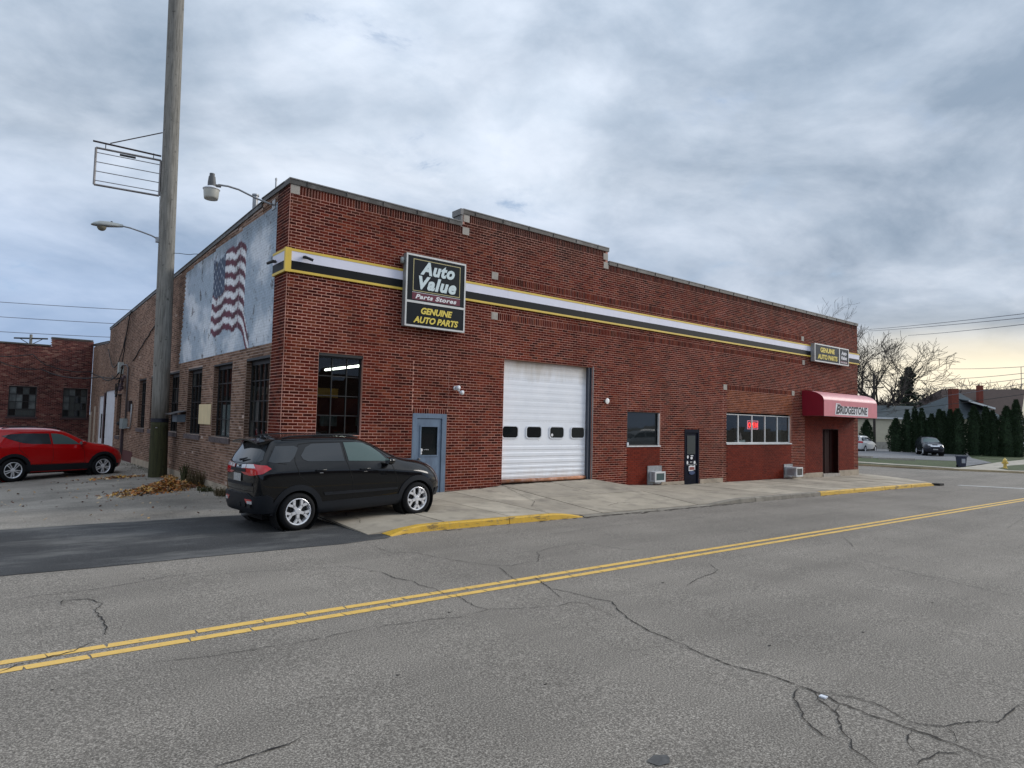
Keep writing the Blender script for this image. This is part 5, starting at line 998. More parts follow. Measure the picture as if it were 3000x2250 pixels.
# ------------------------------------------------------------------ cars
def catmull(cage_v, cage_f, lv, sharp=()):
    me = bpy.data.meshes.new('c'); me.from_pydata(cage_v, [], cage_f); me.update()
    if sharp:
        sh = {frozenset(k): w_ for k, w_ in sharp}; at = me.attributes.new('crease_edge', 'FLOAT', 'EDGE')
        for e in me.edges: at.data[e.index].value = sh.get(frozenset(e.vertices), 0)
    ob = bpy.data.objects.new('c', me); COL.objects.link(ob)
    md_ = ob.modifiers.new('s', 'SUBSURF'); md_.levels = lv; md_.render_levels = lv
    dg = bpy.context.evaluated_depsgraph_get(); dg.update(); out = bpy.data.meshes.new_from_object(ob.evaluated_get(dg)); bpy.data.objects.remove(ob); return out
def car_cage(T):
    rows = []
    for (xl, xt, zu, yl, ym, zb, yb, zg, yg, zr, yr, zc) in T:
        rows.append([(xl, 0, zu), (xl, (yl-.06)*.5, zu), (xl, yl-.06, zu), (xl, yl, zu+.07), (xl, ym, lerp(zu, zb, .45)), (xl, lerp(ym, yb, .12), zb-.15), (xl, yb, zb), (xt, yg, zg), (xt, yr, zr), (xt, yr*.55, lerp(zr, zc, .8)), (xt, 0, zc)])
    nr = 11; vs = []; idx = {}
    for s, R in enumerate(rows):
        for r, (x, y, z) in enumerate(R):
            for sd_ in ((1, -1) if y > 1e-6 else (0,)): idx[(s, r, sd_)] = len(vs); vs.append((x, y*(sd_ or 1), z))
    g = lambda s, r, sd_: idx[(s, r, 0)] if (s, r, 0) in idx else idx[(s, r, sd_)]
    fs = []
    for s in range(len(rows)-1):
        for r in range(nr-1):
            for sd_ in (1, -1):
                q = (g(s, r, sd_), g(s+1, r, sd_), g(s+1, r+1, sd_), g(s, r+1, sd_)); fs.append(q if sd_ == 1 else q[::-1])
    sharp = [((g(s, 5, sd_), g(s+1, 5, sd_)), .75) for s in range(1, len(rows)-3) for sd_ in (1, -1)]+[((g(s, 3, sd_), g(s+1, 3, sd_)), .5) for s in range(1, len(rows)-2) for sd_ in (1, -1)]
    for s, dirn in ((0, 1), (len(rows)-1, -1)):
        grid = []
        for r in range(2, 9):
            if r == 2: grid.append([g(s, 2, 1), g(s, 1, 1), g(s, 0, 0), g(s, 1, -1), g(s, 2, -1)])
            elif r == 8: grid.append([g(s, 8, 1), g(s, 9, 1), g(s, 10, 0), g(s, 9, -1), g(s, 8, -1)])
            else:
                x, y, z = rows[s][r]; row = [g(s, r, 1)]
                for t in (.55, 0, -.55): vs.append((x-dirn*.05*(1-t*t), y*t, z)); row.append(len(vs)-1)
                grid.append(row+[g(s, r, -1)])
        for a, c in zip(grid, grid[1:]):
            for k in range(4): q = (a[k], a[k+1], c[k+1], c[k]); fs.append(q[::-1] if dirn == 1 else q)
    return vs, fs, sharp
def make_patch(bvh, poly, proj, off, h=.06, thick=.008):
    P = [Vector(p) for p in poly]; Q = []; n = len(P)
    for i in range(n):
        a, c = P[i], P[(i+1) % n]; k = max(1, int(round((c-a).length/h)))
        for j in range(k): Q.append(a.lerp(c, j/k))
    m = len(Q); E = [(i, (i+1) % m) for i in range(m)]; x0, x1 = min(q.x for q in Q), max(q.x for q in Q); y0, y1 = min(q.y for q in Q), max(q.y for q in Q)
    x = x0+h/2
    while x < x1:
        y = y0+h/2
        while y < y1: Q.append(Vector((x, y))); y += h
        x += h
    vs, es, fs, *_ = geometry.delaunay_2d_cdt(Q, E, [], 1, 1e-5)
    W, Nn, ok = [], [], []
    for v in vs:
        o, d = proj(v); hit, nr_, _, _ = bvh.ray_cast(o, d)
        if hit is None: hit, nr_, _, _ = bvh.find_nearest(o+d*2.2)
        if nr_.dot(d) > 0: nr_ = -nr_
        W.append(hit+nr_*off); Nn.append(nr_)
    b = MB(); b.add(W, [tuple(f) for f in fs]); cnt = {}
    for f in fs:
        for i in range(len(f)): e = (f[i], f[(i+1) % len(f)]); cnt[e] = 1
    for (i, j) in list(cnt):
        if (j, i) not in cnt: b.quad(W[j], W[i], W[i]-Nn[i]*thick, W[j]-Nn[j]*thick)
    # orient faces outwards
    a, c, e = b.f[0][:3]; nn = (Vector(b.v[c])-Vector(b.v[a])).cross(Vector(b.v[e])-Vector(b.v[a]))
    if nn.dot(Nn[a]) < 0: b.f = [f[::-1] for f in b.f]
    return b
def side(s): return lambda p: (Vector((p.x, s*3, p.y)), Vector((0, -s, 0)))
def pivot(cx, s=1): return lambda p: (Vector((cx+3*cos(radians(p.x*60)), s*3*sin(radians(p.x*60)), p.y)), -Vector((cos(radians(p.x*60)), s*sin(radians(p.x*60)), 0)))   # p.x in units of 60 degrees
def above(p): return (Vector((p.x, p.y, 3)), Vector((0, 0, -1)))
def behind(p): return (Vector((-4, p.x, p.y)), Vector((1, 0, 0)))
def infront(p): return (Vector((7, p.x, p.y)), Vector((-1, 0, 0)))
def wheel(root, x, s, yo, R, rr, style, W=.20, mat=ALLOY):
    c = (x, 0, R); b = MB(); yi = yo-W
    prof = [(rr, yi), (R-.045, yi-.0), (R-.012, yi+.025), (R, yi+.05), (R, yo-.05), (R-.012, yo-.022), (R-.045, yo), (rr+.03, yo+.004), (rr+.004, yo-.008), (rr-.006, yo-.03)]
    b.lathe([(r, y*s) for r, y in prof], c, 40, 'y'); wh = b.build('wheel', RUBBER, root, smooth=True, local=True)
    b = MB(); b.lathe([(r, y*s) for r, y in ((rr+.004, yo-.012), (rr-.008, yo-.006), (rr-.022, yo-.02), (rr-.03, yo-.09), (rr-.04, yi))], c, 40, 'y')
    def bar(a0, r0, a1, r1, w0, w1, d=.022):
        p, q = Vector((cos(a0)*r0, 0, sin(a0)*r0)), Vector((cos(a1)*r1, 0, sin(a1)*r1)); t = (q-p).normalized(); nn = Vector((-t.z, 0, t.x)); y1_, y0_ = (yo-.018)*s, (yo-.018-d-.02)*s
        vs = [Vector(c)+k+Vector((0, yy, 0)) for yy in (y0_, y1_) for k in (p-nn*w0, p+nn*w0, q+nn*w1, q-nn*w1)]
        b.add(vs, [(0,1,2,3),(7,6,5,4),(0,4,5,1),(1,5,6,2),(2,6,7,3),(3,7,4,0)])
    for k in range(5):
        a = pi/2+pi/5+k*2*pi/5
        if style == 'hex':
            bar(a, .04, a, .125, .026, .026)
            for sg in (-1, 1): bar(a, .115, a+sg*.30, rr-.012, .020, .024)
        elif style == 'twin':
            for sg in (-1, 1): bar(a+sg*.35, .05, a+sg*.17, rr-.012, .012, .016)
        else: bar(a, .03, a, rr-.01, .03, .035)
    b.lathe([(0, (yo-.012)*s), (.045, (yo-.014)*s), (.06, (yo-.024)*s), (.065, (yo-.06)*s)], c, 20, 'y'); b.build('rim', mat, wh, local=True)
    b = MB(); b.lathe([(0, (yo-.10)*s), (rr-.04, (yo-.10)*s)], c, 24, 'y'); b.lathe([(.06, (yo-.085)*s), (.13, (yo-.085)*s), (.13, (yo-.1)*s)], c, 24, 'y'); b.build('brake_disc', DKSTEEL, wh, local=True)
def poly_arc(cx, cz, R, a0, a1, n): return [(cx+R*cos(radians(lerp(a0, a1, i/n))), cz+R*sin(radians(lerp(a0, a1, i/n)))) for i in range(n+1)]
def make_car(root, T, paint_, WB, R, rr, style, yo, spec, lv=3, clad=True, wheels=True, rimmat=ALLOY):
    vs, fs, shp = car_cage(T); full = catmull(vs, fs, lv, shp)
    V3 = [v.co.copy() for v in full.vertices]; F3 = [tuple(p.vertices) for p in full.polygons]; bvh = BVHTree.FromPolygons(V3, F3)
    Ra = R+.055; dead = set()
    for i, f in enumerate(F3):
        c = sum((V3[k] for k in f), Vector())/len(f)
        if abs(c.y) > yo-.30 and any((c.x-wx)**2+(c.z-R)**2 < Ra*Ra for wx in (0, WB)): dead.add(i)
    keep = [f for i, f in enumerate(F3) if i not in dead]; b = MB(); b.add(V3, keep); used = set(k for f in keep for k in f); dv = set(k for i in dead for k in F3[i])
    for k in used & dv:
        v = V3[k]
        for wx in (0, WB):
            dx, dz = v.x-wx, v.z-R; L = sqrt(dx*dx+dz*dz)
            if L < Ra*1.4 and L > .01 and abs(v.y) > yo-.32: b.v[k] = (wx+dx/L*Ra, v.y, R+dz/L*Ra)
    body = b.build('body', paint_, root, smooth=True, local=True)
    b = MB()
    for wx in (0, WB):
        for s in (1, -1): b.lathe([(Ra+.01, s*(yo-.02)), (Ra+.012, s*(yo-.36)), (0, s*(yo-.36))], (wx, 0, R), 28, 'y')
    zu = T[3][2]; b.box(T[1][0]+.1, T[-2][0]-.1, -(yo-.36), yo-.36, zu-.04, zu+.25); b.build('wheel_well', SEAM, body, local=True)
    if wheels:
        for wx in (0, WB):
            for s in (1, -1): wheel(root, wx, s, yo, R, rr, style, mat=rimmat)
    if clad:
        for wx in (0, WB):
            for s in (1, -1):
                a0, a1 = (-12, 192); poly = poly_arc(wx, R, Ra+.085, a0, a1, 22)+poly_arc(wx, R, Ra-.012, a1, a0, 22)
                make_patch(bvh, poly, side(s), .016, .05, .05).build('arch_trim', PLAST, body, smooth=True, local=True)
    for it in spec:
        nm, mat, poly, pj, off = it[:5]; kw = it[5] if len(it) > 5 else {}
        for s in ((1, -1) if pj in ('side', 'piv0', 'piv1') or isinstance(pj, tuple) else (1,)):
            pr_ = side(s) if pj == 'side' else (above if pj == 'top' else (behind if pj == 'back' else (infront if pj == 'front' else pivot(pj[1], s))))
            q = make_patch(bvh, poly, pr_, off, kw.get('h', .06), kw.get('th', .008)); q.build(nm, mat, root if kw.get('top') else body, smooth=True, local=True)
    bpy.data.meshes.remove(full); return body, bvh
def seamline(bvh, body, pts, pj, w_=.0045, off=.0035):
    for s in ((1, -1) if pj == 'side' else (1,)):
        pr_ = side(s) if pj == 'side' else (above if pj == 'top' else behind); vs = []
        P = []
        for a, c in zip(pts, pts[1:]):
            a, c = Vector(a), Vector(c); n = max(1, int((c-a).length/.04)); P += [a.lerp(c, i/n) for i in range(n)]
        P.append(Vector(pts[-1])); b = MB()
        for i, p in enumerate(P):
            d = (P[min(i+1, len(P)-1)]-P[max(0, i-1)]).normalized(); nn = Vector((-d.y, d.x))*w_
            for q in (p-nn, p+nn):
                o, dd = pr_(q); hit, nr_, _, _ = bvh.ray_cast(o, dd)
                if hit is None: hit, nr_, _, _ = bvh.find_nearest(o+dd*2.2)
                if nr_.dot(dd) > 0: nr_ = -nr_
                vs.append(hit+nr_*off)
        b.add(vs, [(2*i, 2*i+1, 2*i+3, 2*i+2) for i in range(len(P)-1)]); b.build('panel_gap', SEAM, body, local=True)
def mirror_(root, x, z, yo, paint_, s, gl=True):
    b = MB(); st = [(.07, .6), (.03, .95), (-.03, 1), (-.07, .85)]; n = 10; vs = []
    for dx, k in st:
        for i in range(n): a = 2*pi*i/n; vs.append((x+dx, s*(yo+.10)+.10*k*cos(a), z+.075*k*sin(a)))
    b.add(vs, [(i*n+k, i*n+(k+1) % n, (i+1)*n+(k+1) % n, (i+1)*n+k) for i in range(3) for k in range(n)]+[tuple(range(n)), tuple(range(4*n-1, 3*n-1, -1))]); b.obox((x+.02, s*(yo-.01), z-.05), (.03, 0, 0), (0, .06, 0), (0, 0, .02))
    m_ = b.build('wing_mirror', paint_, root, smooth=True, local=True); b = MB(); b.add([(x-.075, s*(yo+.10)+.08*cos(2*pi*i/n), z+.058*sin(2*pi*i/n)) for i in range(n)], [tuple(range(n))]); b.build('mirror_glass', CHROME, m_, local=True)
U60 = lambda deg: deg/60.
T_ECO = [(-.68,-.46,.36,.66,.72,1.17,.62,1.48,.54,1.555,.46,1.59), (-.60,-.40,.30,.76,.82,1.18,.745,1.50,.62,1.585,.54,1.625), (-.40,-.32,.26,.82,.872,1.19,.81,1.515,.66,1.61,.59,1.65), (.02,.02,.24,.84,.882,1.19,.825,1.525,.68,1.62,.60,1.665), (.9,.88,.235,.84,.878,1.16,.825,1.52,.69,1.615,.61,1.665), (1.5,1.28,.235,.84,.878,1.125,.82,1.49,.68,1.58,.60,1.635), (1.95,1.62,.235,.84,.882,1.095,.80,1.39,.66,1.475,.58,1.535), (2.24,2.18,.24,.83,.884,1.06,.78,1.115,.70,1.145,.62,1.18), (2.55,2.55,.25,.82,.884,1.03,.78,1.085,.69,1.115,.57,1.145), (2.90,2.88,.26,.78,.86,.97,.72,1.03,.61,1.055,.49,1.08), (3.14,3.10,.28,.66,.75,.88,.60,.93,.48,.95,.38,.965), (3.28,3.22,.33,.46,.54,.76,.44,.80,.34,.82,.26,.83)]
def eco_spec():
    g, c = CARGL, CARGLC
    sp_ = [
     ('quarter_window', g, [(-.50, 1.22), (-.40, 1.195), (-.14, 1.20), (-.04, 1.29), (.05, 1.44), (-.02, 1.475), (-.34, 1.48)], 'side', .006),
     ('door_window', g, [(.11, 1.235), (.20, 1.195), (.915, 1.165), (.88, 1.50), (.32, 1.50), (.19, 1.44), (.08, 1.30)], 'side', .007),
     ('door_window', c, [(1.00, 1.165), (1.84, 1.115), (1.84, 1.15), (1.72, 1.28), (1.55, 1.40), (1.38, 1.475), (1.22, 1.50), (.955, 1.505)], 'side', .007),
     ('rear_window', g, [(-.64, 1.22), (-.68, 1.25), (-.55, 1.51), (.55, 1.51), (.68, 1.25), (.64, 1.22), (.3, 1.195), (-.3, 1.195)], 'back', .006),
     ('windshield', g, [(1.66, -.60), (1.60, -.3), (1.58, 0), (1.60, .3), (1.66, .60), (2.10, .68), (2.20, .4), (2.24, 0), (2.20, -.4), (2.10, -.68)], 'top', .004),
     ('tail_lamp', LAMPR, [(U60(180-38), 1.13), (U60(180-17), 1.155), (U60(180-17), 1.03), (U60(180-30), .99), (U60(180-48), .98), (U60(180-63), 1.02), (U60(180-72), 1.10), (U60(180-67), 1.155), (U60(180-50), 1.175), (U60(180-38), 1.17)], ('p', -.2), .014),
     ('lamp_lens', LAMPW, [(U60(180-18), 1.15), (U60(180-32), 1.165), (U60(180-32), 1.10), (U60(180-18), 1.095)], ('p', -.2), .018),
     ('lamp_lens', LAMPW, [(U60(180-34), 1.165), (U60(180-50), 1.17), (U60(180-54), 1.11), (U60(180-34), 1.10)], ('p', -.2), .018),
     ('bumper', PLAST, [(U60(180), .35), (U60(180), .66), (U60(180-20), .66), (U60(180-38), .67), (U60(180-48), .62), (U60(180-68), .66), (U60(180-74), .60), (U60(180-74), .36), (U60(180-40), .34)], ('p', -.2), .03, dict(th=.04)),
     ('reflector', LAMPR, [(U60(180-34), .575), (U60(180-50), .575), (U60(180-50), .515), (U60(180-40), .505)], ('p', -.2), .036),
     ('reflector', LAMPW, [(U60(180-41), .545), (U60(180-51), .55), (U60(180-51), .50), (U60(180-42), .495)], ('p', -.2), .040),
     ('tailgate_trim', PLAST, [(-.56, .80), (-.56, .85), (.56, .85), (.56, .80)], 'back', .012),
     ('handle_trim', PLAST, [(-.34, 1.035), (-.34, 1.09), (.34, 1.09), (.34, 1.035)], 'back', .02),
     ('number_plate', PLATE, [(-.16, .865), (-.16, 1.0), (.16, 1.0), (.16, .865)], 'back', .022),
     ('sill_cladding', PLAST, [(.42, .27), (2.10, .27), (2.10, .46), (.42, .46)], 'side', .014, dict(th=.03)),
     ('door_moulding', PLAST, [(.50, .575), (2.04, .56), (2.06, .60), (.48, .63)], 'side', .014, dict(th=.02)),
     ('headlamp', LAMPW, [(U60(22), .86), (U60(44), .88), (U60(62), .93), (U60(66), .99), (U60(50), .985), (U60(32), .955), (U60(20), .92)], ('p', 2.75), .012),
     ('fog_lamp', LAMPW, [(U60(30), .56), (U60(42), .56), (U60(44), .66), (U60(32), .68)], ('p', 2.75), .02),
     ('front_bumper', PLAST, [(U60(0), .34), (U60(0), .50), (U60(25), .50), (U60(50), .50), (U60(70), .50), (U60(74), .36), (U60(40), .34)], ('p', 2.75), .02, dict(th=.03)),
     ('grille', PLAST, [(-.42, .60), (-.50, .80), (.50, .80), (.42, .60)], 'front', .012)]
    return sp_
def black_car():
    a = math.atan2(11.499-11.327, 2.498)
    z0 = .0; root = thing('parked_car', 'black compact SUV parked half on the pavement by blue door', 'car', (4.47-.885*sin(a), 11.36+.885*cos(a), -.035), a)
    root.rotation_euler = (0, -math.atan2(.075, 2.5), a)
    body, bvh = make_car(root, T_ECO, P_BLK, 2.52, .33, .234, 'hex', .885, eco_spec(), 3)
    for pts in ([(.07, 1.50), (-.02, 1.36), (-.045, 1.20), (.02, .95), (.30, .74)], [(.93, 1.50), (.955, 1.18), (1.06, .80), (1.07, .46)], [(1.20, 1.51), (1.55, 1.43), (1.86, 1.22), (1.92, 1.12), (2.02, .80), (2.06, .46)], [(.07, 1.50), (.30, 1.52), (1.20, 1.51)], [(.42, .47), (2.08, .46)], [(-.20, 1.17), (-.34, 1.19), (-.42, 1.40)]): seamline(bvh, body, pts, 'side')
    seamline(bvh, body, [(-.60, .70), (-.62, 1.0), (-.665, 1.2)], 'back'); seamline(bvh, body, [(.60, .70), (.62, 1.0), (.665, 1.2)], 'back'); seamline(bvh, body, [(-.6, .71), (.6, .71)], 'back'); seamline(bvh, body, [(-.66, 1.19), (-.3, 1.175), (.3, 1.175), (.66, 1.19)], 'back')
    for s in (1, -1):
        for x, z in ((.42, 1.03), (1.32, 1.0)):
            b = MB(); b.tube([(x-.10, s*.875, z), (x-.07, s*.905, z+.008), (x+.07, s*.908, z+.006), (x+.10, s*.878, z)], .014, 8); b.build('door_handle', P_BLK, body, smooth=True, local=True)
            b = MB(); b.tube([(x-.04, s*.902, z-.045), (x+.03, s*.902, z-.047)], .006, 6); b.build('handle_trim', CHROME, body, local=True)
        mirror_(root, 1.83, 1.13, .86, P_BLK, s)
        b = MB(); b.tube([(-.20, s*.60, 1.61), (-.05, s*.615, 1.64), (.5, s*.625, 1.655), (1.1, s*.62, 1.635), (1.3, s*.605, 1.59)], .014, 8); b.build('roof_rail', PLAST, body, smooth=True, local=True)
    b = MB(); ys_ = (-.57, -.45, -.25, 0, .25, .45, .57); zr_ = lambda y: 1.648-.20*(abs(y)**2.2)
    rows_ = [[(-.24, y, zr_(y)+.004) for y in ys_], [(-.48, y, zr_(y)-.018) for y in ys_], [(-.66+.05*abs(y), y, zr_(y)-.048) for y in ys_], [(-.655+.05*abs(y), y, zr_(y)-.075) for y in ys_], [(-.50, y*.97, zr_(y)-.085) for y in ys_]]
    b.add([q for r_ in rows_ for q in r_], [(i*7+k, i*7+k+1, (i+1)*7+k+1, (i+1)*7+k) for i in range(4) for k in range(6)]+[(0, 7, 14, 21, 28), (34, 27, 20, 13, 6)])
    b.build('spoiler', P_BLK, body, local=True)
    b = MB(); b.tube([(-.71, -.05, 1.235), (-.68, -.28, 1.275)], [.022, .012], 8); b.build('rear_wiper', PLAST, body, local=True)
    b = MB(); b.tube([(-.30, -.0, 1.65), (-.52, 0, 1.84)], .005, 6); b.build('aerial', PLAST, body, local=True)
    b = MB(); b.lathe([(0, 0), (.04, .001), (.055, .006)], (0, 0, 0), 16); 
    b.v = [(-.725-z, x*.9, 1.14+y*.42) for x, y, z in b.v]; b.build('badge', CHROME, body, local=True)
    for k in range(3): b = MB(); y = -.12-.22*k; b.box(-.755, -.74, y-.06, y+.06, .44, .50); b.build('bumper_slot', SEAM, body, local=True)
    b = MB(); b.tube([(-.55, -.25, .30), (-.75, -.25, .28)], .03, 10); b.build('exhaust', STEELG, body, local=True)
    # seats and wheel glimpsed as pale shapes low in the glass are left to reflections
    return root
black_car()

def scaleT(T, WB0, WB1, rear, front, zs, ys, hood=0):
    out = []
    for r in T:
        r = list(r)
        for i in (0, 1):
            x = r[i]; r[i] = x*rear if x < 0 else (x*WB1/WB0 if x < WB0 else WB1+(x-WB0)*front)
        for i in (2, 5, 7, 9, 11): r[i] *= zs
        for i in (3, 4, 6, 8, 10): r[i] *= ys
        out.append(tuple(r))
    return out
def red_car():
    WB = 2.68; T = scaleT(T_ECO, 2.52, WB, 1.15, 1.12, 1.0, 1.05)
    root = thing('parked_car', 'bright red crossover SUV parked facing the side wall', 'car', (.58, 26.0, -.22), radians(22.5))
    g = CARGL
    sp_ = [('side_window', g, [(-.30, 1.40), (-.12, 1.30), (.25, 1.175), (.50, 1.15), (1.04, 1.135), (1.02, 1.47), (.3, 1.475), (-.05, 1.45)], 'side', .006),
     ('side_window', CARGLC, [(1.10, 1.135), (1.92, 1.115), (1.80, 1.22), (1.60, 1.35), (1.42, 1.43), (1.25, 1.465), (1.08, 1.47)], 'side', .007),
     ('windshield', g, [(1.76, -.62), (1.70, 0), (1.76, .62), (2.24, .72), (2.36, 0), (2.24, -.72)], 'top', .004), ('rear_window', g, [(-.60, 1.22), (-.5, 1.48), (.5, 1.48), (.60, 1.22)], 'back', .006),
     ('tail_lamp', M('lamp_dark', (.09, .01, .012), .2, coat=1), [(U60(180-30), 1.0), (U60(180-60), .98), (U60(180-82), 1.05), (U60(180-60), 1.07), (U60(180-30), 1.08)], ('p', -.2), .014),
     ('lower_cladding', PLAST, [(-.75, .3), (3.25, .3), (3.3, .44), (2.7, .50), (.3, .50), (-.8, .52)], 'side', .010, dict(th=.02)),
     ('headlamp', LAMPW, [(U60(40), .93), (U60(66), .955), (U60(72), .985), (U60(50), .98)], ('p', 2.95), .012), ('bumper', PLAST, [(U60(180), .35), (U60(180), .6), (U60(180-74), .58), (U60(180-74), .36)], ('p', -.2), .02, dict(th=.03))]
    body, bvh = make_car(root, T, P_RED, WB, .36, .245, 'twin', .93, sp_, 3)
    for pts in ([(1.06, 1.47), (1.07, 1.14), (1.10, .7), (1.05, .52)], [(1.95, 1.11), (2.05, .85), (2.08, .52)], [(.16, 1.22), (.12, 1.0), (.42, .7)], [(.50, .515), (2.1, .515)]): seamline(bvh, body, pts, 'side')
    for s in (1, -1):
        mirror_(root, 1.95, 1.16, .90, P_RED, s)
        b = MB(); b.tube([(-.25, s*.62, 1.625), (-.05, s*.655, 1.655), (.7, s*.66, 1.67), (1.25, s*.65, 1.655), (1.45, s*.63, 1.60)], .014, 8); b.build('roof_rail', PLAST, body, smooth=True, local=True)
    return root
red_car()
VAN = [(-1.0,-.86,.32,.80,.88,1.15,.82,1.60,.72,1.70,.62,1.74), (-.9,-.80,.28,.86,.93,1.16,.86,1.62,.76,1.72,.66,1.76), (-.5,-.45,.26,.90,.97,1.15,.90,1.62,.78,1.72,.68,1.77), (.1,.1,.25,.90,.98,1.13,.90,1.62,.78,1.72,.68,1.77), (.9,.85,.25,.90,.98,1.11,.90,1.60,.78,1.71,.68,1.76), (1.7,1.45,.25,.90,.98,1.09,.90,1.55,.76,1.65,.66,1.71), (2.3,1.85,.25,.90,.98,1.07,.88,1.42,.74,1.52,.64,1.58), (2.75,2.6,.26,.88,.97,1.04,.84,1.13,.74,1.17,.62,1.22), (3.2,3.15,.26,.86,.95,.98,.80,1.02,.68,1.05,.56,1.08), (3.6,3.55,.28,.78,.88,.88,.72,.92,.58,.94,.46,.96), (3.85,3.8,.32,.64,.72,.76,.60,.80,.48,.82,.38,.83)]
def far_car(lab, loc, rz, T, paint_, WB, R, win, extra, name='parked_car', cat='car'):
    root = thing(name, lab, cat, loc, rz); make_car(root, T, paint_, WB, R, R*.66, 'five', T[4][4]-.03, win+extra, 2, clad=False); return root
vw = [('side_window', CARGL, [(-.7, 1.2), (-.66, 1.55), (.75, 1.55), (.78, 1.18)], 'side', .006), ('side_window', CARGL, [(.86, 1.18), (.84, 1.54), (1.5, 1.50), (2.0, 1.32), (2.3, 1.12)], 'side', .006), ('windshield', CARGL, [(1.95, -.66), (1.88, 0), (1.95, .66), (2.62, .74), (2.72, 0), (2.62, -.74)], 'top', .004), ('rear_window', CARGL, [(-.66, 1.2), (-.6, 1.58), (.6, 1.58), (.66, 1.2)], 'back', .006),
 ('tail_lamp', LAMPR, [(U60(180-34), .98), (U60(180-60), .95), (U60(180-66), 1.12), (U60(180-48), 1.16), (U60(180-34), 1.14)], ('p', -.2), .014), ('headlamp', LAMPW, [(U60(30), .82), (U60(60), .86), (U60(66), .96), (U60(36), .93)], ('p', 3.1), .012)]
rad = math.atan2(.777, .63)
far_car('white minivan parked facing right before the cream wing', (71.7, 30.9, -.33), radians(4), VAN, P_WHT, 3.0, .34, vw, [], cat='van')
T_SUV = scaleT(T_ECO, 2.52, 2.6, 1.2, 1.15, 1.03, 1.0)
sw_ = [('side_window', CARGL, [(-.3, 1.28), (-.25, 1.48), (.9, 1.5), (.95, 1.22)], 'side', .006), ('side_window', CARGL, [(1.02, 1.22), (1.0, 1.5), (1.35, 1.48), (1.85, 1.2)], 'side', .006), ('windshield', CARGLC, [(1.72, -.60), (1.65, 0), (1.72, .60), (2.22, .70), (2.34, 0), (2.22, -.70)], 'top', .006),
 ('headlamp', LAMPW, [(U60(18), .88), (U60(48), .90), (U60(58), 1.0), (U60(26), .98)], ('p', 2.8), .012), ('grille', CHROME, [(-.36, .80), (-.40, .90), (.40, .90), (.36, .80)], 'front', .012), ('number_plate', PLATE, [(-.2, .5), (-.2, .6), (.2, .6), (.2, .5)], 'front', .02), ('roof_rack', STEELG, [(.2, -.5), (.2, .5), (.3, .5), (.3, -.5)], 'top', .02)]
far_car('dark SUV parked nose out in front of the tall hedge', (72.6, 24.6, -.24), math.atan2(-.777, -.63)-radians(20), T_SUV, P_DRK, 2.6, .35, sw_, [])
# a vehicle behind the red one, only its top shows
T2 = scaleT(T_ECO, 2.52, 2.7, 1.1, 1.15, .95, 1.02)
far_car('dull red SUV with sky glare painted on its roof, mostly hidden behind the red crossover', (.62, 35.6, -.40), radians(0), T2, P_RED2, 2.7, .34, [('side_window', CARGL, [(-.3, 1.25), (-.25, 1.5), (1.3, 1.5), (1.8, 1.22)], 'side', .006), ('roof_glare', M('roof_sky_glare', (.55, .45, .42), .4), [(-.4, -.55), (-.4, .55), (1.4, .55), (1.4, -.55)], 'top', .01)], [])  # pale patch paints the sky's glare onto the red roof

# ------------------------------------------------------------------ leaves and weeds
random.seed(21)
leafpile = []
def leaf(b, x, y, z, s, mi):
    a = random.uniform(0, 2*pi); tx, ty = random.uniform(-.9, .9), random.uniform(-.9, .9); pts = []
    for k, r in enumerate((1, .45, .75, .4, 1, .4, .75, .45)): t = a+k*pi/4; dx, dy = s*r*cos(t), s*r*.75*sin(t); pts.append((x+dx, y+dy, z+tx*dx+ty*dy+random.uniform(0, .012)))
    b.add([(x, y, z+.012)]+pts, [(0, i+1, (i+1) % 8+1) for i in range(8)], mi)
def pile(cx, cy, rx, ry, n, rot, h=.05):
    b = MB()
    for _ in range(n):
        t, r = random.uniform(0, 2*pi), random.random()**.65*random.choice([1, 1, 1, 1.15]); r = abs(random.gauss(0, .62)); dx, dy = rx*r*cos(t), ry*r*sin(t); x, y = cx+dx*cos(rot)-dy*sin(rot), cy+dx*sin(rot)+dy*cos(rot)
        if x > LX-.06: x = LX-.06-random.random()*.3
        leaf(b, x, y, lot_z(x, y)+.012+max(0, 1-r)*h*random.random(), random.uniform(.035, .08), random.choices(range(5), (4, 3, 4, 1.5, 2.5))[0])
    return b
tag(pile(4.05, 19.75, 1.5, .62, 2200, radians(40), .26).build('leaf_litter', LEAFM, loc=(4.1, 19.3, -.05), kind='stuff'), 'heap of fallen orange and brown leaves on the worn lot', 'leaves')
tag(pile(3.6, 24.3, .95, .35, 220, radians(10), .04).build('leaf_litter', LEAFM, loc=(3.6, 24.3, -.15), kind='stuff'), 'thin drift of dead leaves left of the pole base', 'leaves')
tag(pile(4.85, 23.2, .25, 1.1, 160, 0, .05).build('leaf_litter', LEAFM, loc=(4.85, 23.2, -.15), kind='stuff'), 'dead leaves caught between pole and wall footing', 'leaves')
b = MB()
for _ in range(150): x, y = random.uniform(-.5, 4.9), random.uniform(14, 26); leaf(b, x, y, lot_z(x, y)+.01, random.uniform(.02, .05), random.choice([1, 2, 2, 3]))
tag(b.build('leaf_litter', LEAFM, loc=(2, 18, 0), kind='stuff'), 'scattered single leaves across the worn lot', 'leaves')
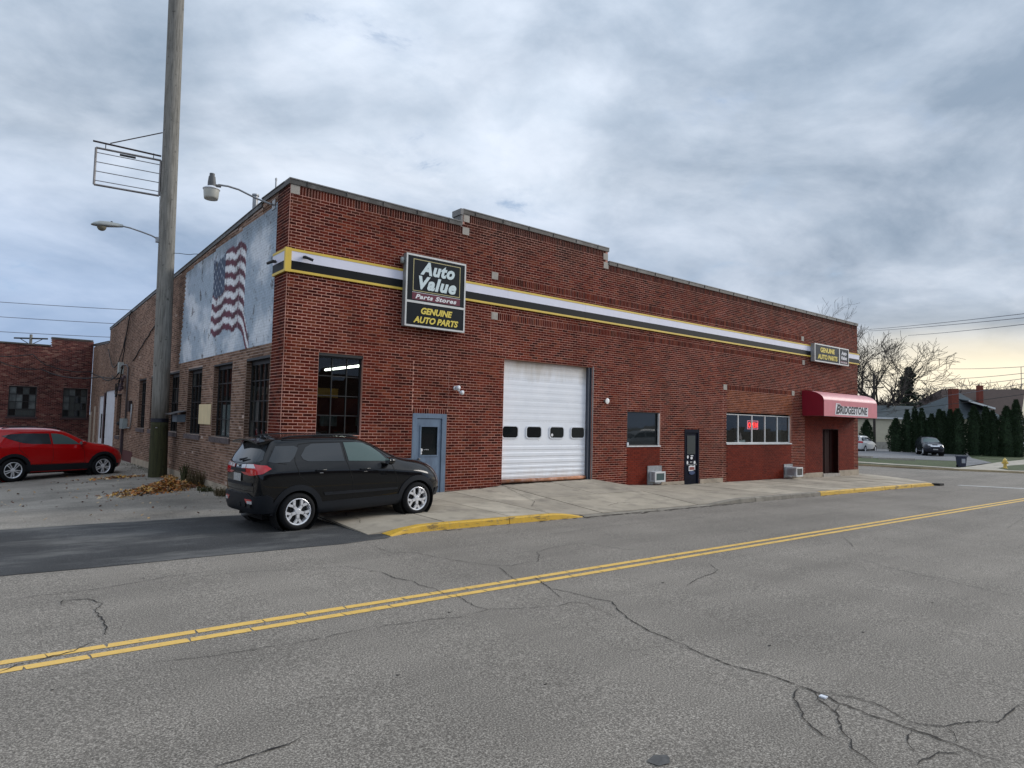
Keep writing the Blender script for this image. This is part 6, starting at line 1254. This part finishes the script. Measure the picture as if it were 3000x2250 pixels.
def weed(x, y, z, h, n, lab, dead=True, sp_=.18):
    b = MB()
    for _ in range(n):
        a = random.uniform(0, 2*pi); l = h*random.uniform(.5, 1.1); ox, oy = random.uniform(-sp_, sp_)*.6, random.uniform(-sp_, sp_); dx, dy = cos(a)*l*.35, sin(a)*l*.35; w_ = .012
        p0, p1, p2 = Vector((x+ox, y+oy, z)), Vector((x+ox+dx*.5, y+oy+dy*.5, z+l*.7)), Vector((x+ox+dx, y+oy+dy, z+l)); n_ = Vector((-sin(a), cos(a), 0))*w_
        b.add([p0-n_, p0+n_, p1+n_, p1-n_, p2], [(0,1,2,3),(3,2,4)])
        for _k in range(2): c = p0.lerp(p2, random.uniform(.4, 1)); s = random.uniform(.02, .045); b.add([c, c+Vector((s, s*.4, -.01)), c+Vector((s*1.6, 0, .01)), c+Vector((s, -s*.5, 0))], [(0,1,2,3)])
    return tag(b.build('weed', WEED if not dead else M('weed_dry', (.10, .075, .035), .9, var=.5, vs=20), loc=(x, y, z)), lab, 'weed')
weed(4.86, 20.1, -.08, .5, 90, 'tall dark dead weed against the footing above the leaf heap', True, .3)
weed(4.92, 21.6, -.1, .62, 45, 'thin green weed growing between footing and brick', False, .12)
weed(4.8, 17.3, -.06, .22, 60, 'low dry tuft at the wall near the black car', True, .2)
weed(4.75, 18.6, -.08, .18, 50, 'small tuft of grass between dead weed and dry tuft', False, .25)
b = MB()
for _ in range(700):
    x, y = LX-.08-abs(random.gauss(0, .22)), random.uniform(16.5, 31); z = lot_z(x, y); a = random.uniform(0, 6.28); l = random.uniform(.02, .07)
    b.add([(x-.006, y, z), (x+.006, y, z), (x+cos(a)*l*.6, y+sin(a)*l*.6, z+l)], [(0,1,2)])
tag(b.build('moss_grass', WEED, loc=(LX-.3, 22, -.1), kind='stuff'), 'mossy grass along the foot of the side wall', 'grass')
b = MB()
for _ in range(70): x, y = random.uniform(-3, 4.5), random.uniform(13.9, 22); s = random.uniform(.01, .03); z = lot_z(x, y); b.box(x, x+s, y, y+s*.8, z, z+s*.6)
tag(b.build('gravel', CONCB, loc=(1, 17, 0), kind='stuff'), 'loose stones scattered on the worn lot', 'gravel')

# ------------------------------------------------------------------ far side of the side street
fz = lambda x, y: road_z(x, y)
polysheet('lawn', GRASS, [(46.7, 16.3), (51.5, 15.6), (53.9, 15.9), (64.3, 17.5), (61, 21.2), (56, 26), (55, 70), (46.4, 70), (46.4, 20)], fz, .02, 1.5, kind='structure')
polysheet('parking_lot', FARL, [(53.9, 16.2), (64.3, 17.0), (70.6, 20.2), (77, 22.3), (86, 24), (86, 34), (70, 60), (57, 60), (58, 24.6), (61.7, 20.6), (63.4, 18.9), (60, 18.0)], fz, .035, 1.5, kind='structure')
polysheet('footpath', CONC, [(47.6, 15.0), (48.4, 14.0), (50.3, 11.8), (150, 12.2), (150, 15.2), (75, 17.2), (64.8, 16.8), (54.4, 15.9), (51.8, 15.6), (51.9, 19), (51.2, 22), (51, 60), (49.7, 60), (50, 21.5), (50.4, 18.4), (50.2, 15.4)], fz, .05, 1.2, kind='structure')
polysheet('lawn', GRASS, [(52.6, 13.0), (53.6, 12.4), (80, 12.6), (80, 14.3), (60.5, 14.9), (55.4, 14.3)], fz, .07, 1.0, kind='structure')
polysheet('lawn', GRASS, [(70.2, 17.7), (150, 16.0), (190, 40), (110, 70), (86, 60), (86.4, 24), (77, 22.1), (71.7, 20.0)], fz, .03, 3, kind='structure')
polysheet('lawn', GRASS, [(62, 15.3), (190, 14), (190, 70), (62, 70)], fz, .012, 4, kind='structure')
fk = [(45.1, 70), (46.1, 20), (46.6, 17.8), (47.0, 16.0), (48.1, 14.4), (49.6, 12.0), (50.2, 11.45), (51.5, 11.3), (52.6, 11.6)]
for i, (p, q) in enumerate(zip(fk, fk[1:])):
    p, q = Vector(p), Vector(q); n_ = Vector(((q-p).y, -(q-p).x)).normalized()*-.16; b = MB(); z = min(fz(*p), fz(*q)) if i < 5 else fz(*p); zz_ = [fz(*k) for k in (p, q)]
    b.add([(p.x, p.y, zz_[0]-.1), (q.x, q.y, zz_[1]-.1), (q.x+n_.x, q.y+n_.y, zz_[1]-.1), (p.x+n_.x, p.y+n_.y, zz_[0]-.1), (p.x, p.y, zz_[0]+.12), (q.x, q.y, zz_[1]+.12), (q.x+n_.x, q.y+n_.y, zz_[1]+.12), (p.x+n_.x, p.y+n_.y, zz_[0]+.12)], [(4,5,6,7),(0,1,5,4),(1,2,6,5),(2,3,7,6),(3,0,4,7)])
    b.build('far_kerb', M('kerb_tan', (.42, .33, .2), .8, var=.2, vs=2) if i < 6 else YELK, road)
for lab, p, q in (('pale wheel stop at the hedge left of the dark SUV', (79.5, 30.6), (78.2, 28.2)), ('pale wheel stop at the hedge right of the dark SUV', (81.2, 25.4), (82.4, 23.6)), ('pale wheel stop by the grass strip near the store corner', (58.5, 25.4), (57.8, 23.6)), ('pale wheel stop on the lot edge nearer the bin', (57.4, 22.9), (59.2, 20.9))):
    p, q = Vector(p), Vector(q); b = MB(); n_ = Vector(((q-p).y, -(q-p).x)).normalized()*.09; z = fz(*p); b.poly([(p.x-n_.x, p.y-n_.y, z), (q.x-n_.x, q.y-n_.y, z), (q.x+n_.x, q.y+n_.y, z), (p.x+n_.x, p.y+n_.y, z)], (0, 0, .16)); tag(b.build('wheel_stop', CONCB, loc=(p.x, p.y, z)), lab, 'wheel stop', 'wheel stops in the parking lot')
b = MB()
for _ in range(9000):
    x, y = random.choice([(random.uniform(46.6, 56), random.uniform(16.5, 30)), (random.uniform(53, 64), random.uniform(12.8, 18.5)), (random.uniform(71, 95), random.uniform(17.5, 23))])
    if 49.6 < x < 52 or (y > 14.2 and y < 16.6 and x < 72): continue
    if x > 57 and y > 20 and x < 70: continue
    z = fz(x, y)+.03; l = random.uniform(.03, .09); a = random.uniform(0, 6.28); b.add([(x-.015, y, z), (x+.015, y+.01, z), (x+cos(a)*l*.5, y+sin(a)*l*.5, z+l)], [(0,1,2)])
tag(b.build('grass_blades', GRASS, loc=(55, 18, -.4), kind='stuff'), 'short winter grass on the verges across the side street', 'grass')
# hydrant
hx, hy = 55.2, 13.85; hz = fz(hx, hy)+.07
h = thing('fire_hydrant', 'pale yellow fire hydrant on the grass verge at far corner', 'fire hydrant', (hx, hy, hz))
b = MB(); b.lathe([(0, 0), (.15, 0), (.15, .04), (.10, .05), (.10, .42), (.13, .43), (.13, .48), (.115, .49)], (hx, hy, hz), 16); b.build('barrel', HYD, h)
b = MB(); b.lathe([(.125, .49), (.13, .52), (.11, .60), (.06, .66), (.03, .67), (.03, .72), (0, .72)], (hx, hy, hz), 16); b.build('bonnet', HYD, h, smooth=True)
for d in ((.777, -.63), (-.777, .63), (-.63, -.777)): b = MB(); b.tube([(hx, hy, hz+.38), (hx+d[0]*.15, hy+d[1]*.15, hz+.38), (hx+d[0]*.17, hy+d[1]*.17, hz+.38), (hx+d[0]*.2, hy+d[1]*.2, hz+.38)], [.05, .05, .065, .065], 10); b.build('outlet', HYD, h)
# bin
bx, by = 53.85, 16.05; bz = fz(bx, by)+.02
h = thing('wheeled_bin', 'navy wheeled bin with pale label on the verge', 'bin', (bx, by, bz))
rv, fv = Vector((.777, -.63, 0)), Vector((.63, .777, 0)); P0 = Vector((bx, by, bz))
b = MB(); vs = [P0+rv*(sx_*wx_)+fv*(sy_*wx_)+Vector((0, 0, z)) for z, wx_ in ((.03, .19), (.72, .24)) for sx_, sy_ in ((-1, -1), (1, -1), (1, 1), (-1, 1))]; b.add(vs, [(0,3,2,1),(4,5,6,7),(0,1,5,4),(1,2,6,5),(2,3,7,6),(3,0,4,7)]); b.build('bin_body', NAVYB, h)
b = MB(); b.obox(P0+Vector((0, 0, .76)), rv*.27, fv*.27, Vector((0, 0, .03))); b.build('lid', NAVYB, h); b = MB(); b.obox(P0-fv*.235+Vector((0, 0, .45)), rv*.13, fv*.006, Vector((0, -0, .15))); b.build('label_panel', M('bin_label', (.30, .32, .36), .6, var=.3, vs=30), h)
for s in (-1, 1): b = MB(); c = P0+rv*(.19*s)+fv*.14+Vector((0, 0, .08)); b.tube([c-rv*.03, c+rv*.03], .09, 12); b.build('wheel', RUBBER, h)

# ------------------------------------------------------------------ vegetation
random.seed(5)
def arbor(x, y, z, hgt, wd, lab, seed):
    random.seed(seed); b = MB(); n = int(1500*min(1.4, hgt*wd/5)); 
    for _ in range(n):
        t = random.random()**.9; rr_ = wd/2*(min(1, .72+t*1.2) if t < .25 else 1.0*(1-((t-.25)/.75)**1.9))*random.uniform(.66, 1.14)*(1+.10*sin(t*19+seed)) + .02; a = random.uniform(0, 2*pi)
        c = Vector((x+rr_*cos(a), y+rr_*sin(a), z+.05+t*hgt)); s = random.uniform(.07, .16); o = Vector((cos(a), sin(a), random.uniform(.2, 1.2))).normalized(); q = o.orthogonal().normalized()*s; r_ = o.cross(q)
        b.add([c-q*.6, c+r_*.45, c+o*s*1.5, c-r_*.45], [(0,1,2,3)])
    b.lathe([(wd*.30, 0.05), (wd*.36, hgt*.25), (wd*.30, hgt*.6), (wd*.12, hgt*.88), (0, hgt*.95)], (x, y, z), 8)
    o = thing('arborvitae', lab, 'shrub', (x, y, z), group='arborvitae hedge by the parking lot'); b.build('crown', LEAFD, o); bb_ = MB(); bb_.tube([(x, y, z-.1), (x, y, z+.5)], .06, 6); bb_.build('trunk', TRUNK, o)
HS = [(78.7,32.7,3.5,1.3,'hidden half behind the awning end'),(80.2,30.2,3.7,1.45,'low one at the left end of the long hedge'),(80.7,29.3,4.7,1.0,'tall one, second from the left end'),(81.1,28.7,5.0,.95,'pointed one, third from the left end'),(81.2,28.1,4.9,.95,'slim one above the left side of the dark SUV'),(81.4,27.6,3.8,1.0,'short one between taller neighbours above the SUV bonnet'),(81.6,27.3,4.3,1.0,'short blunt one right above the SUV roof'),(81.9,26.7,4.8,1.2,'tall slim one above the rear of the SUV'),(82.1,26.4,4.6,.95,'narrow one left of the brick chimney'),(82.4,25.9,4.8,1.1,'one just left of and below the chimney'),(82.6,25.3,4.9,1.7,'broad one beneath the chimney'),(83.4,24.1,5.2,1.6,'broad tall one behind the right wheel stop'),(83.9,23.2,5.2,1.2,'slim one, fourth from the right end'),(84.1,22.7,4.8,1.3,'shorter one, third from the right end'),(84.7,21.7,5.3,1.85,'broadest one, second from the right end'),(85.1,21.0,6.0,1.4,'tallest one at the right end of the hedge')]
for i, (x, y, hh, wd, lab) in enumerate(HS): k_ = 0 if i == 0 else 1; arbor(x-5.0*k_, y-1.9*k_, fz(x-5, y-1.9), hh*.94, wd*1.08, 'dark green arborvitae, '+lab, 100+i)
def bare_tree(name, lab, base, hgt, spread, seed, r0, levels=5, lean=(0, 0), cat='tree', fork=3, mat=(TRUNK, TWIG), trunkf=.28, group=None, rmin=.012):
    random.seed(seed); base = Vector(base); tr, tw = MB(), MB()
    def grow(p, d, L, r, lv):
        n = 4; pts = [p]; rs = [r]; q = p.copy(); dd = d.copy()
        for i in range(n):
            dd = (dd+Vector([random.uniform(-.16, .16) for _ in range(3)])+Vector((0, 0, .03))).normalized(); q = q+dd*(L/n); pts.append(q.copy()); rs.append(max(rmin, lerp(r, r*.66, (i+1)/n)))
        (tr if lv < 2 else tw).tube(pts, rs, 7 if lv == 0 else (5 if lv < 3 else 3), False)
        if lv >= levels: return
        k = fork if lv < 3 else random.choice([2, 3, 3])
        for j in range(k):
            t = random.uniform(.45, 1) if j else 1.; i = min(n, max(1, int(round(t*n)))); o = pts[i]; a = random.uniform(0, 2*pi); side_ = dd.orthogonal().normalized(); side_ = Matrix.Rotation(a, 3, dd) @ side_
            an = random.uniform(.35, .95) if lv else random.uniform(.45, .9)*spread; nd = (dd*cos(an)+side_*sin(an)); nd.z = nd.z*.85+.12; grow(o, nd.normalized(), L*random.uniform(.62, .85) if lv else hgt*.28*random.uniform(.85, 1.15), rs[i]*random.uniform(.6, .8), lv+1)
    grow(base, Vector((lean[0], lean[1], 1)).normalized(), hgt*trunkf, r0, 0)
    o = thing(name, lab, cat, tuple(base), group=group); tr.build('trunk', mat[0], o, smooth=True); tw.build('branches', mat[1], o); return o
T0 = (93, 36.2)
bare_tree('bare_tree', 'large spreading bare tree behind the grey roofed wing', (95.5, 37.0, 0), 16.2, 1.0, 12, .50, 6, fork=4, rmin=.022)
bare_tree('bare_tree', 'bare tree rising behind the right end of the store roof', (67, 31.5, 0), 12.6, 1.0, 33, .26, 6, fork=4, rmin=.011)
bare_tree('bare_tree', 'bare tree partly hidden behind the store corner', (84, 39.0, 0), 12.8, 1.0, 41, .30, 6, fork=4, rmin=.018)
for i, (x, y, hh, lab) in enumerate(((117, 43, 9.5, 'small bare tree left of the chimney, nearer the big tree'), (121, 40, 10, 'small bare tree right behind the brick chimney'), (113, 45, 9, 'small bare tree beside the dark spruce'), (150, 40, 12, 'far bare treetop over the brown roof'))): bare_tree('bare_tree', lab, (x, y, 0), hh, 1.0, 60+i, .2, 5, fork=4, rmin=.035)
bare_tree('bare_tree', 'leafless ornamental tree right of the hedge by the white porch', (88.5, 20.3, fz(88.5, 20.3)), 4.2, 1.1, 91, .09, 4, fork=4)
def conifer(name, lab, base, hgt, wd, seed, mat=PINE, n=2600, gaps=True):
    random.seed(seed); x, y, z = base; b = MB(); tr = MB(); tr.tube([(x, y, z), (x, y, z+hgt*.95)], [.22, .04], 7)
    tiers = [hgt*(.12+.86*i/22) for i in range(23)]
    for zt in tiers:
        k = 7
        for j in range(k):
            a = random.uniform(0, 2*pi); L = wd/2*(1-zt/hgt)**.75*random.uniform(.55, 1.12)+.15; d = Vector((cos(a), sin(a), -.12+random.uniform(-.1, .15)))
            p0 = Vector((x, y, z+zt)); tr.tube([p0, p0+d*L], [.03, .01], 3, False)
            for _ in range(int(n/160)):
                t = random.uniform(.15, 1); c = p0+d*L*t+Vector([random.uniform(-.22, .22) for _ in range(3)]); s = random.uniform(.12, .30); q = Vector([random.uniform(-1, 1) for _ in range(3)]).normalized()*s; r_ = q.orthogonal().normalized()*s*.5; b.add([c-q, c+r_, c+q, c-r_], [(0,1,2,3)])
    o = thing(name, lab, 'tree', base); tr.build('trunk', TRUNK, o); b.build('crown', mat, o)
conifer('spruce_tree', 'dark spruce standing behind the spreading bare tree', (109, 39.2, 0), 11.6, 8.5, 8, n=5600)
conifer('pine_tree', 'dark pine top left of the twin behind the brown roof', (146, 38.0, 0), 9.9, 9, 9, n=2400); conifer('pine_tree', 'dark pine top right of its twin behind the brown roof', (150, 36.0, 0), 10.4, 9, 10, n=2400)
# ragged woodland mass behind the houses
random.seed(77); b = MB()
for _ in range(5200):
    t = random.random(); s0 = random.choice([(100, 42, 6, 2.6), (104, 41, 6, 2.8), (96, 44, 5, 2.2), (110, 44, 6, 3.6), (118, 46, 6, 3.4), (128, 46, 6.5, 3.8), (136, 44, 6, 3.4), (90, 47, 5, 3)])
    c = Vector((s0[0]+random.gauss(0, 3), s0[1]+random.gauss(0, 2), s0[2]*random.random()**.8)); q = Vector([random.uniform(-1, 1) for _ in range(2)]+[random.uniform(.2, 1)]).normalized()*random.uniform(.3, .8); r_ = q.orthogonal().normalized()*.05; b.add([c-r_, c+r_, c+q], [(0,1,2)])
tag(b.build('thicket', TWIG, loc=(105, 43, 0), kind='stuff'), 'brown leafless thicket behind the houses', 'bushes')

# ------------------------------------------------------------------ houses on the right
def fr(a, d, z): return (rv.x*a+fv.x*d, rv.y*a+fv.y*d, z)    # a: metres to the right, d: metres away
ho = thing('house', 'cream house with grey shingle roof and tall brick chimney', 'house', fr(44, 82, 0))
A0, A1, D0 = 43.0, 52.6, 82.0
b = MB(); b.poly([fr(A0-4, D0, -.3), fr(A1, D0, -.3), fr(A1, D0+8, -.3), fr(A0-4, D0+8, -.3)], (0, 0, 3.75)); b.build('wall', SIDING, ho)
b = MB(); b.poly([fr(A0-4, D0-.05, -.5), fr(A1, D0-.05, -.5), fr(A1, D0+.05, -.5), fr(A0-4, D0+.05, -.5)], (0, 0, 1.05)); b.build('foundation', CONCB, ho)
b = MB(); b.add([fr(A0-4.5, D0-.4, 3.62), fr(A1, D0-.4, 3.62), fr(A1, D0+4, 5.25), fr(A0-4.5, D0+4, 5.25), fr(A0-4.5, D0+8.4, 3.62), fr(A1, D0+8.4, 3.62)], [(0,1,2,3),(3,2,5,4),(0,3,4)]); b.build('roof', ROOFG, ho)
b = MB(); b.poly([fr(A0-4.5, D0-.42, 3.42), fr(A1, D0-.42, 3.42), fr(A1, D0-.36, 3.42), fr(A0-4.5, D0-.36, 3.42)], (0, 0, .2)); b.build('fascia', SIDW, ho)
B0, B1 = 52.2, 60.6; D1 = 81.0; pk = (58.6, 86.0, 7.2)
b = MB(); b.poly([fr(B0+.3, D1, -.3), fr(B1-.3, D1, -.3), fr(B1-.3, D1+9.5, -.3), fr(B0+.3, D1+9.5, -.3)], (0, 0, 3.9)); b.build('wall', SIDING, ho)
q = [fr(B0-.3, D1-.5, 3.6), fr(B1+.3, D1-.5, 3.6), fr(B1+.3, D1+10, 3.6), fr(B0-.3, D1+10, 3.6), fr(*pk[:2], pk[2])]
b = MB(); b.add(q, [(0,1,4),(1,2,4),(2,3,4),(3,0,4),(3,2,1,0)]); rf = b.build('roof', ROOFG, ho)
ch = MB(); ch.poly([fr(53.9, 80.3, 0), fr(54.75, 80.3, 0), fr(54.75, 81.0, 0), fr(53.9, 81.0, 0)], (0, 0, 7.3)); ch = ch.build('chimney', CHIM, rf)
b = MB(); b.add([fr(56.0, 80.2, 5.85), fr(59.0, 80.2, 5.05), fr(60.4, 84.5, 5.2), fr(57.6, 84.5, 6.3), fr(56.0, 80.2, 5.75), fr(59.0, 80.2, 4.95), fr(60.4, 84.5, 5.1), fr(57.6, 84.5, 6.2)], [(0,1,2,3),(7,6,5,4),(1,5,6,2),(0,3,7,4)]); b.build('dormer_roof', ROOFG, ho)
b = MB(); b.add([fr(55.9, 80.12, 5.90), fr(59.1, 80.12, 5.06), fr(59.1, 80.12, 4.86), fr(55.9, 80.12, 5.70), fr(55.9, 80.22, 5.90), fr(59.1, 80.22, 5.06), fr(59.1, 80.22, 4.86), fr(55.9, 80.22, 5.70)], [(3,2,1,0),(4,5,6,7),(0,1,5,4),(2,3,7,6),(1,2,6,5),(3,0,4,7)]); b.build('white_rake', SIDW, ho)
for a in (58.6,): b = MB(); b.poly([fr(a-.9, D1-.02, 1.1), fr(a+.9, D1-.02, 1.1), fr(a+.9, D1+.05, 1.1), fr(a-.9, D1+.05, 1.1)], (0, 0, 1.3)); wf = b.build('window', SIDW, ho); b = MB(); b.poly([fr(a-.8, D1-.04, 1.2), fr(a+.8, D1-.04, 1.2), fr(a+.8, D1-.021, 1.2), fr(a-.8, D1-.021, 1.2)], (0, 0, 1.1)); b.build('pane', GLASS, wf)
h2 = thing('house', 'house with big brown shingle roof behind the cream one', 'house', fr(75, 104, 0))
C0, C1, D2 = 67, 78.3, 102.
b = MB(); b.poly([fr(C0, D2, -.3), fr(C1, D2, -.3), fr(C1, D2+12, -.3), fr(C0, D2+12, -.3)], (0, 0, 5.2)); b.build('wall', SIDING, h2)
b = MB(); b.add([fr(66, D2-.8, 4.7), fr(78.6, D2-.8, 4.7), fr(84.6, D2+6, 9.3), fr(70.8, D2+6, 9.0), fr(66, D2+12.8, 4.6), fr(92, D2+12.8, 4.6)], [(0,1,2,3),(3,2,5,4),(0,3,4)]); rf = b.build('roof', ROOFB, h2)
b = MB(); b.add([fr(78.5, D2-.3, -.3), fr(91.5, D2+12, -.3), fr(91.5, D2+12, 4.5), fr(84.4, D2+6, 9.1), fr(78.5, D2-.3, 4.6)], [(0,1,2,3,4)]); b.build('gable', SIDING, h2)
b = MB(); b.poly([fr(C0-1, D2-.85, 4.45), fr(C1+.3, D2-.85, 4.45), fr(C1+.3, D2-.7, 4.45), fr(C0-1, D2-.7, 4.45)], (0, 0, .25)); b.build('gutter', SIDW, h2)
ch = MB(); ch.poly([fr(74.3, 104.2, 5), fr(74.95, 104.2, 5), fr(74.95, 104.9, 5), fr(74.3, 104.9, 5)], (0, 0, 4.5)); ch.build('chimney', CHIM, rf)
b = MB(); b.tube([fr(84, 108, 8.5), fr(84, 108, 13)], .05, 5); b.build('aerial', STEELG, rf)
h3 = thing('house', 'white porch front at the right edge beyond the hedge', 'house', fr(70, 88, 0))
b = MB(); b.poly([fr(65.6, 88, -.3), fr(74, 88, -.3), fr(74, 95, -.3), fr(65.6, 95, -.3)], (0, 0, 3.2)); b.build('wall', M('porch_white', (.48, .49, .50), .7, var=.2, vs=1.5), h3)
b = MB(); b.add([fr(65, 87.3, 3.7), fr(74.5, 87.3, 1.9), fr(74.5, 92, 3.6), fr(65, 92, 4.6)], [(0,1,2,3)]); b.build('roof', ROOFG, h3)
for a in (67.2, 69.4, 71.4): b = MB(); b.poly([fr(a, 87.9, 0), fr(a+.9, 87.9, 0), fr(a+.9, 87.99, 0), fr(a, 87.99, 0)], (0, 0, 1.9)); b.build('window', GLASS, h3)
# utility pole and lines at right
u3 = thing('utility_pole', 'distant wooden utility pole with crossarms behind the awning', 'pole', fr(44.5, 80, 0))
b = MB(); c = fr(44.2, 80, 0); b.tube([c, (c[0], c[1], 8.9)], [.17, .13], 8); b.build('shaft', TRUNK, u3)
for z in (8.0, 7.2): b = MB(); b.tube([fr(43.1, 80, z), fr(45.4, 80, z)], .06, 4); b.build('crossarm', TRUNK, u3)
WR = [((83.5, 34.6, 14.2), (49.1, 11.2, 9.35), 'uppermost power line over the parking lot'), ((83.5, 34.2, 14.0), (49.1, 11.2, 9.1), 'second power line over the parking lot'), ((87.4, 31.4, 13.6), (49.1, 11.2, 8.7), 'third power line over the parking lot'), ((80.1, 24.9, 8.7), (61.6, 14.1, 7.15), 'fourth power line crossing the yellow sky'), ((80.1, 24.9, 7.6), (61.6, 14.2, 6.65), 'fifth power line crossing the yellow sky'), ((88, 30, 7.0), (61.7, 14.2, 6.25), 'sixth power line just above the roofs'), ((88, 28, 6.2), (61.7, 14.2, 5.85), 'seventh power line low over the brown roof'), ((63.8, 25.6, 3.6), (49.4, 11.4, 4.45), 'nearest service cable sagging across the hedge and roofs')]
for i, (p, q, lab) in enumerate(WR):
    p, q = Vector(p), Vector(q); e = q+(q-p)*.35; tag(cable([tuple(p), tuple(e)], .022 if i < 7 else .018, 'power_line', WIREF if i < 7 else WIRE, None, .12, 16, 0, loc=tuple(p)), lab, 'cable', 'power lines')

# ------------------------------------------------------------------ across the street behind the camera and left of the yard: reflected in windows and paint
op_ = thing('opposite_building', 'long plain brick building across the street behind the viewer', 'building', (0, -22, 0))
b = MB(); b.box(-30, 45, -32, -22, -1, 5.5); b.build('wall', BT, op_); b = MB()
for i in range(9): b.box(-26+i*8, -23+i*8, -21.98, -21.9, .8, 2.8)
b.build('window', GLASS, op_, kind='stuff')
yb = thing('yard_building', 'low red brick building on the left side of the yard', 'building', (-16, 20, 0))
b = MB(); b.box(-26, -15, 16, 44, -1.2, 4.6); b.build('wall', BT, yb); b = MB(); b.box(-14.99, -14.9, 20, 23, -1, 2.8); b.box(-14.99, -14.9, 29, 33, -1, 2.8); b.build('door', DOORW, yb)
far_car('white minivan parked across the street behind the viewer', (39.5, -4.0, road_z(18)), radians(180), VAN, P_WHT, 3.0, .34, vw, [], cat='van')
p_ = thing('utility_pole', 'wooden pole across the street behind the viewer', 'pole', (20, -7, 0)); b = MB(); b.tube([(19.2, -6.6, -.4), (19.2, -6.6, 9)], [.16, .13], 10); b.build('shaft', POLE, p_)
for i, (x, hh) in enumerate(((2, 9), (12, 11), (27, 10))): bare_tree('bare_tree', ('bare tree opposite the side yard', 'bare tree opposite the service door', 'bare tree opposite the awning')[i], (x, -14, -.2), hh, 1., 200+i, .22, 4)
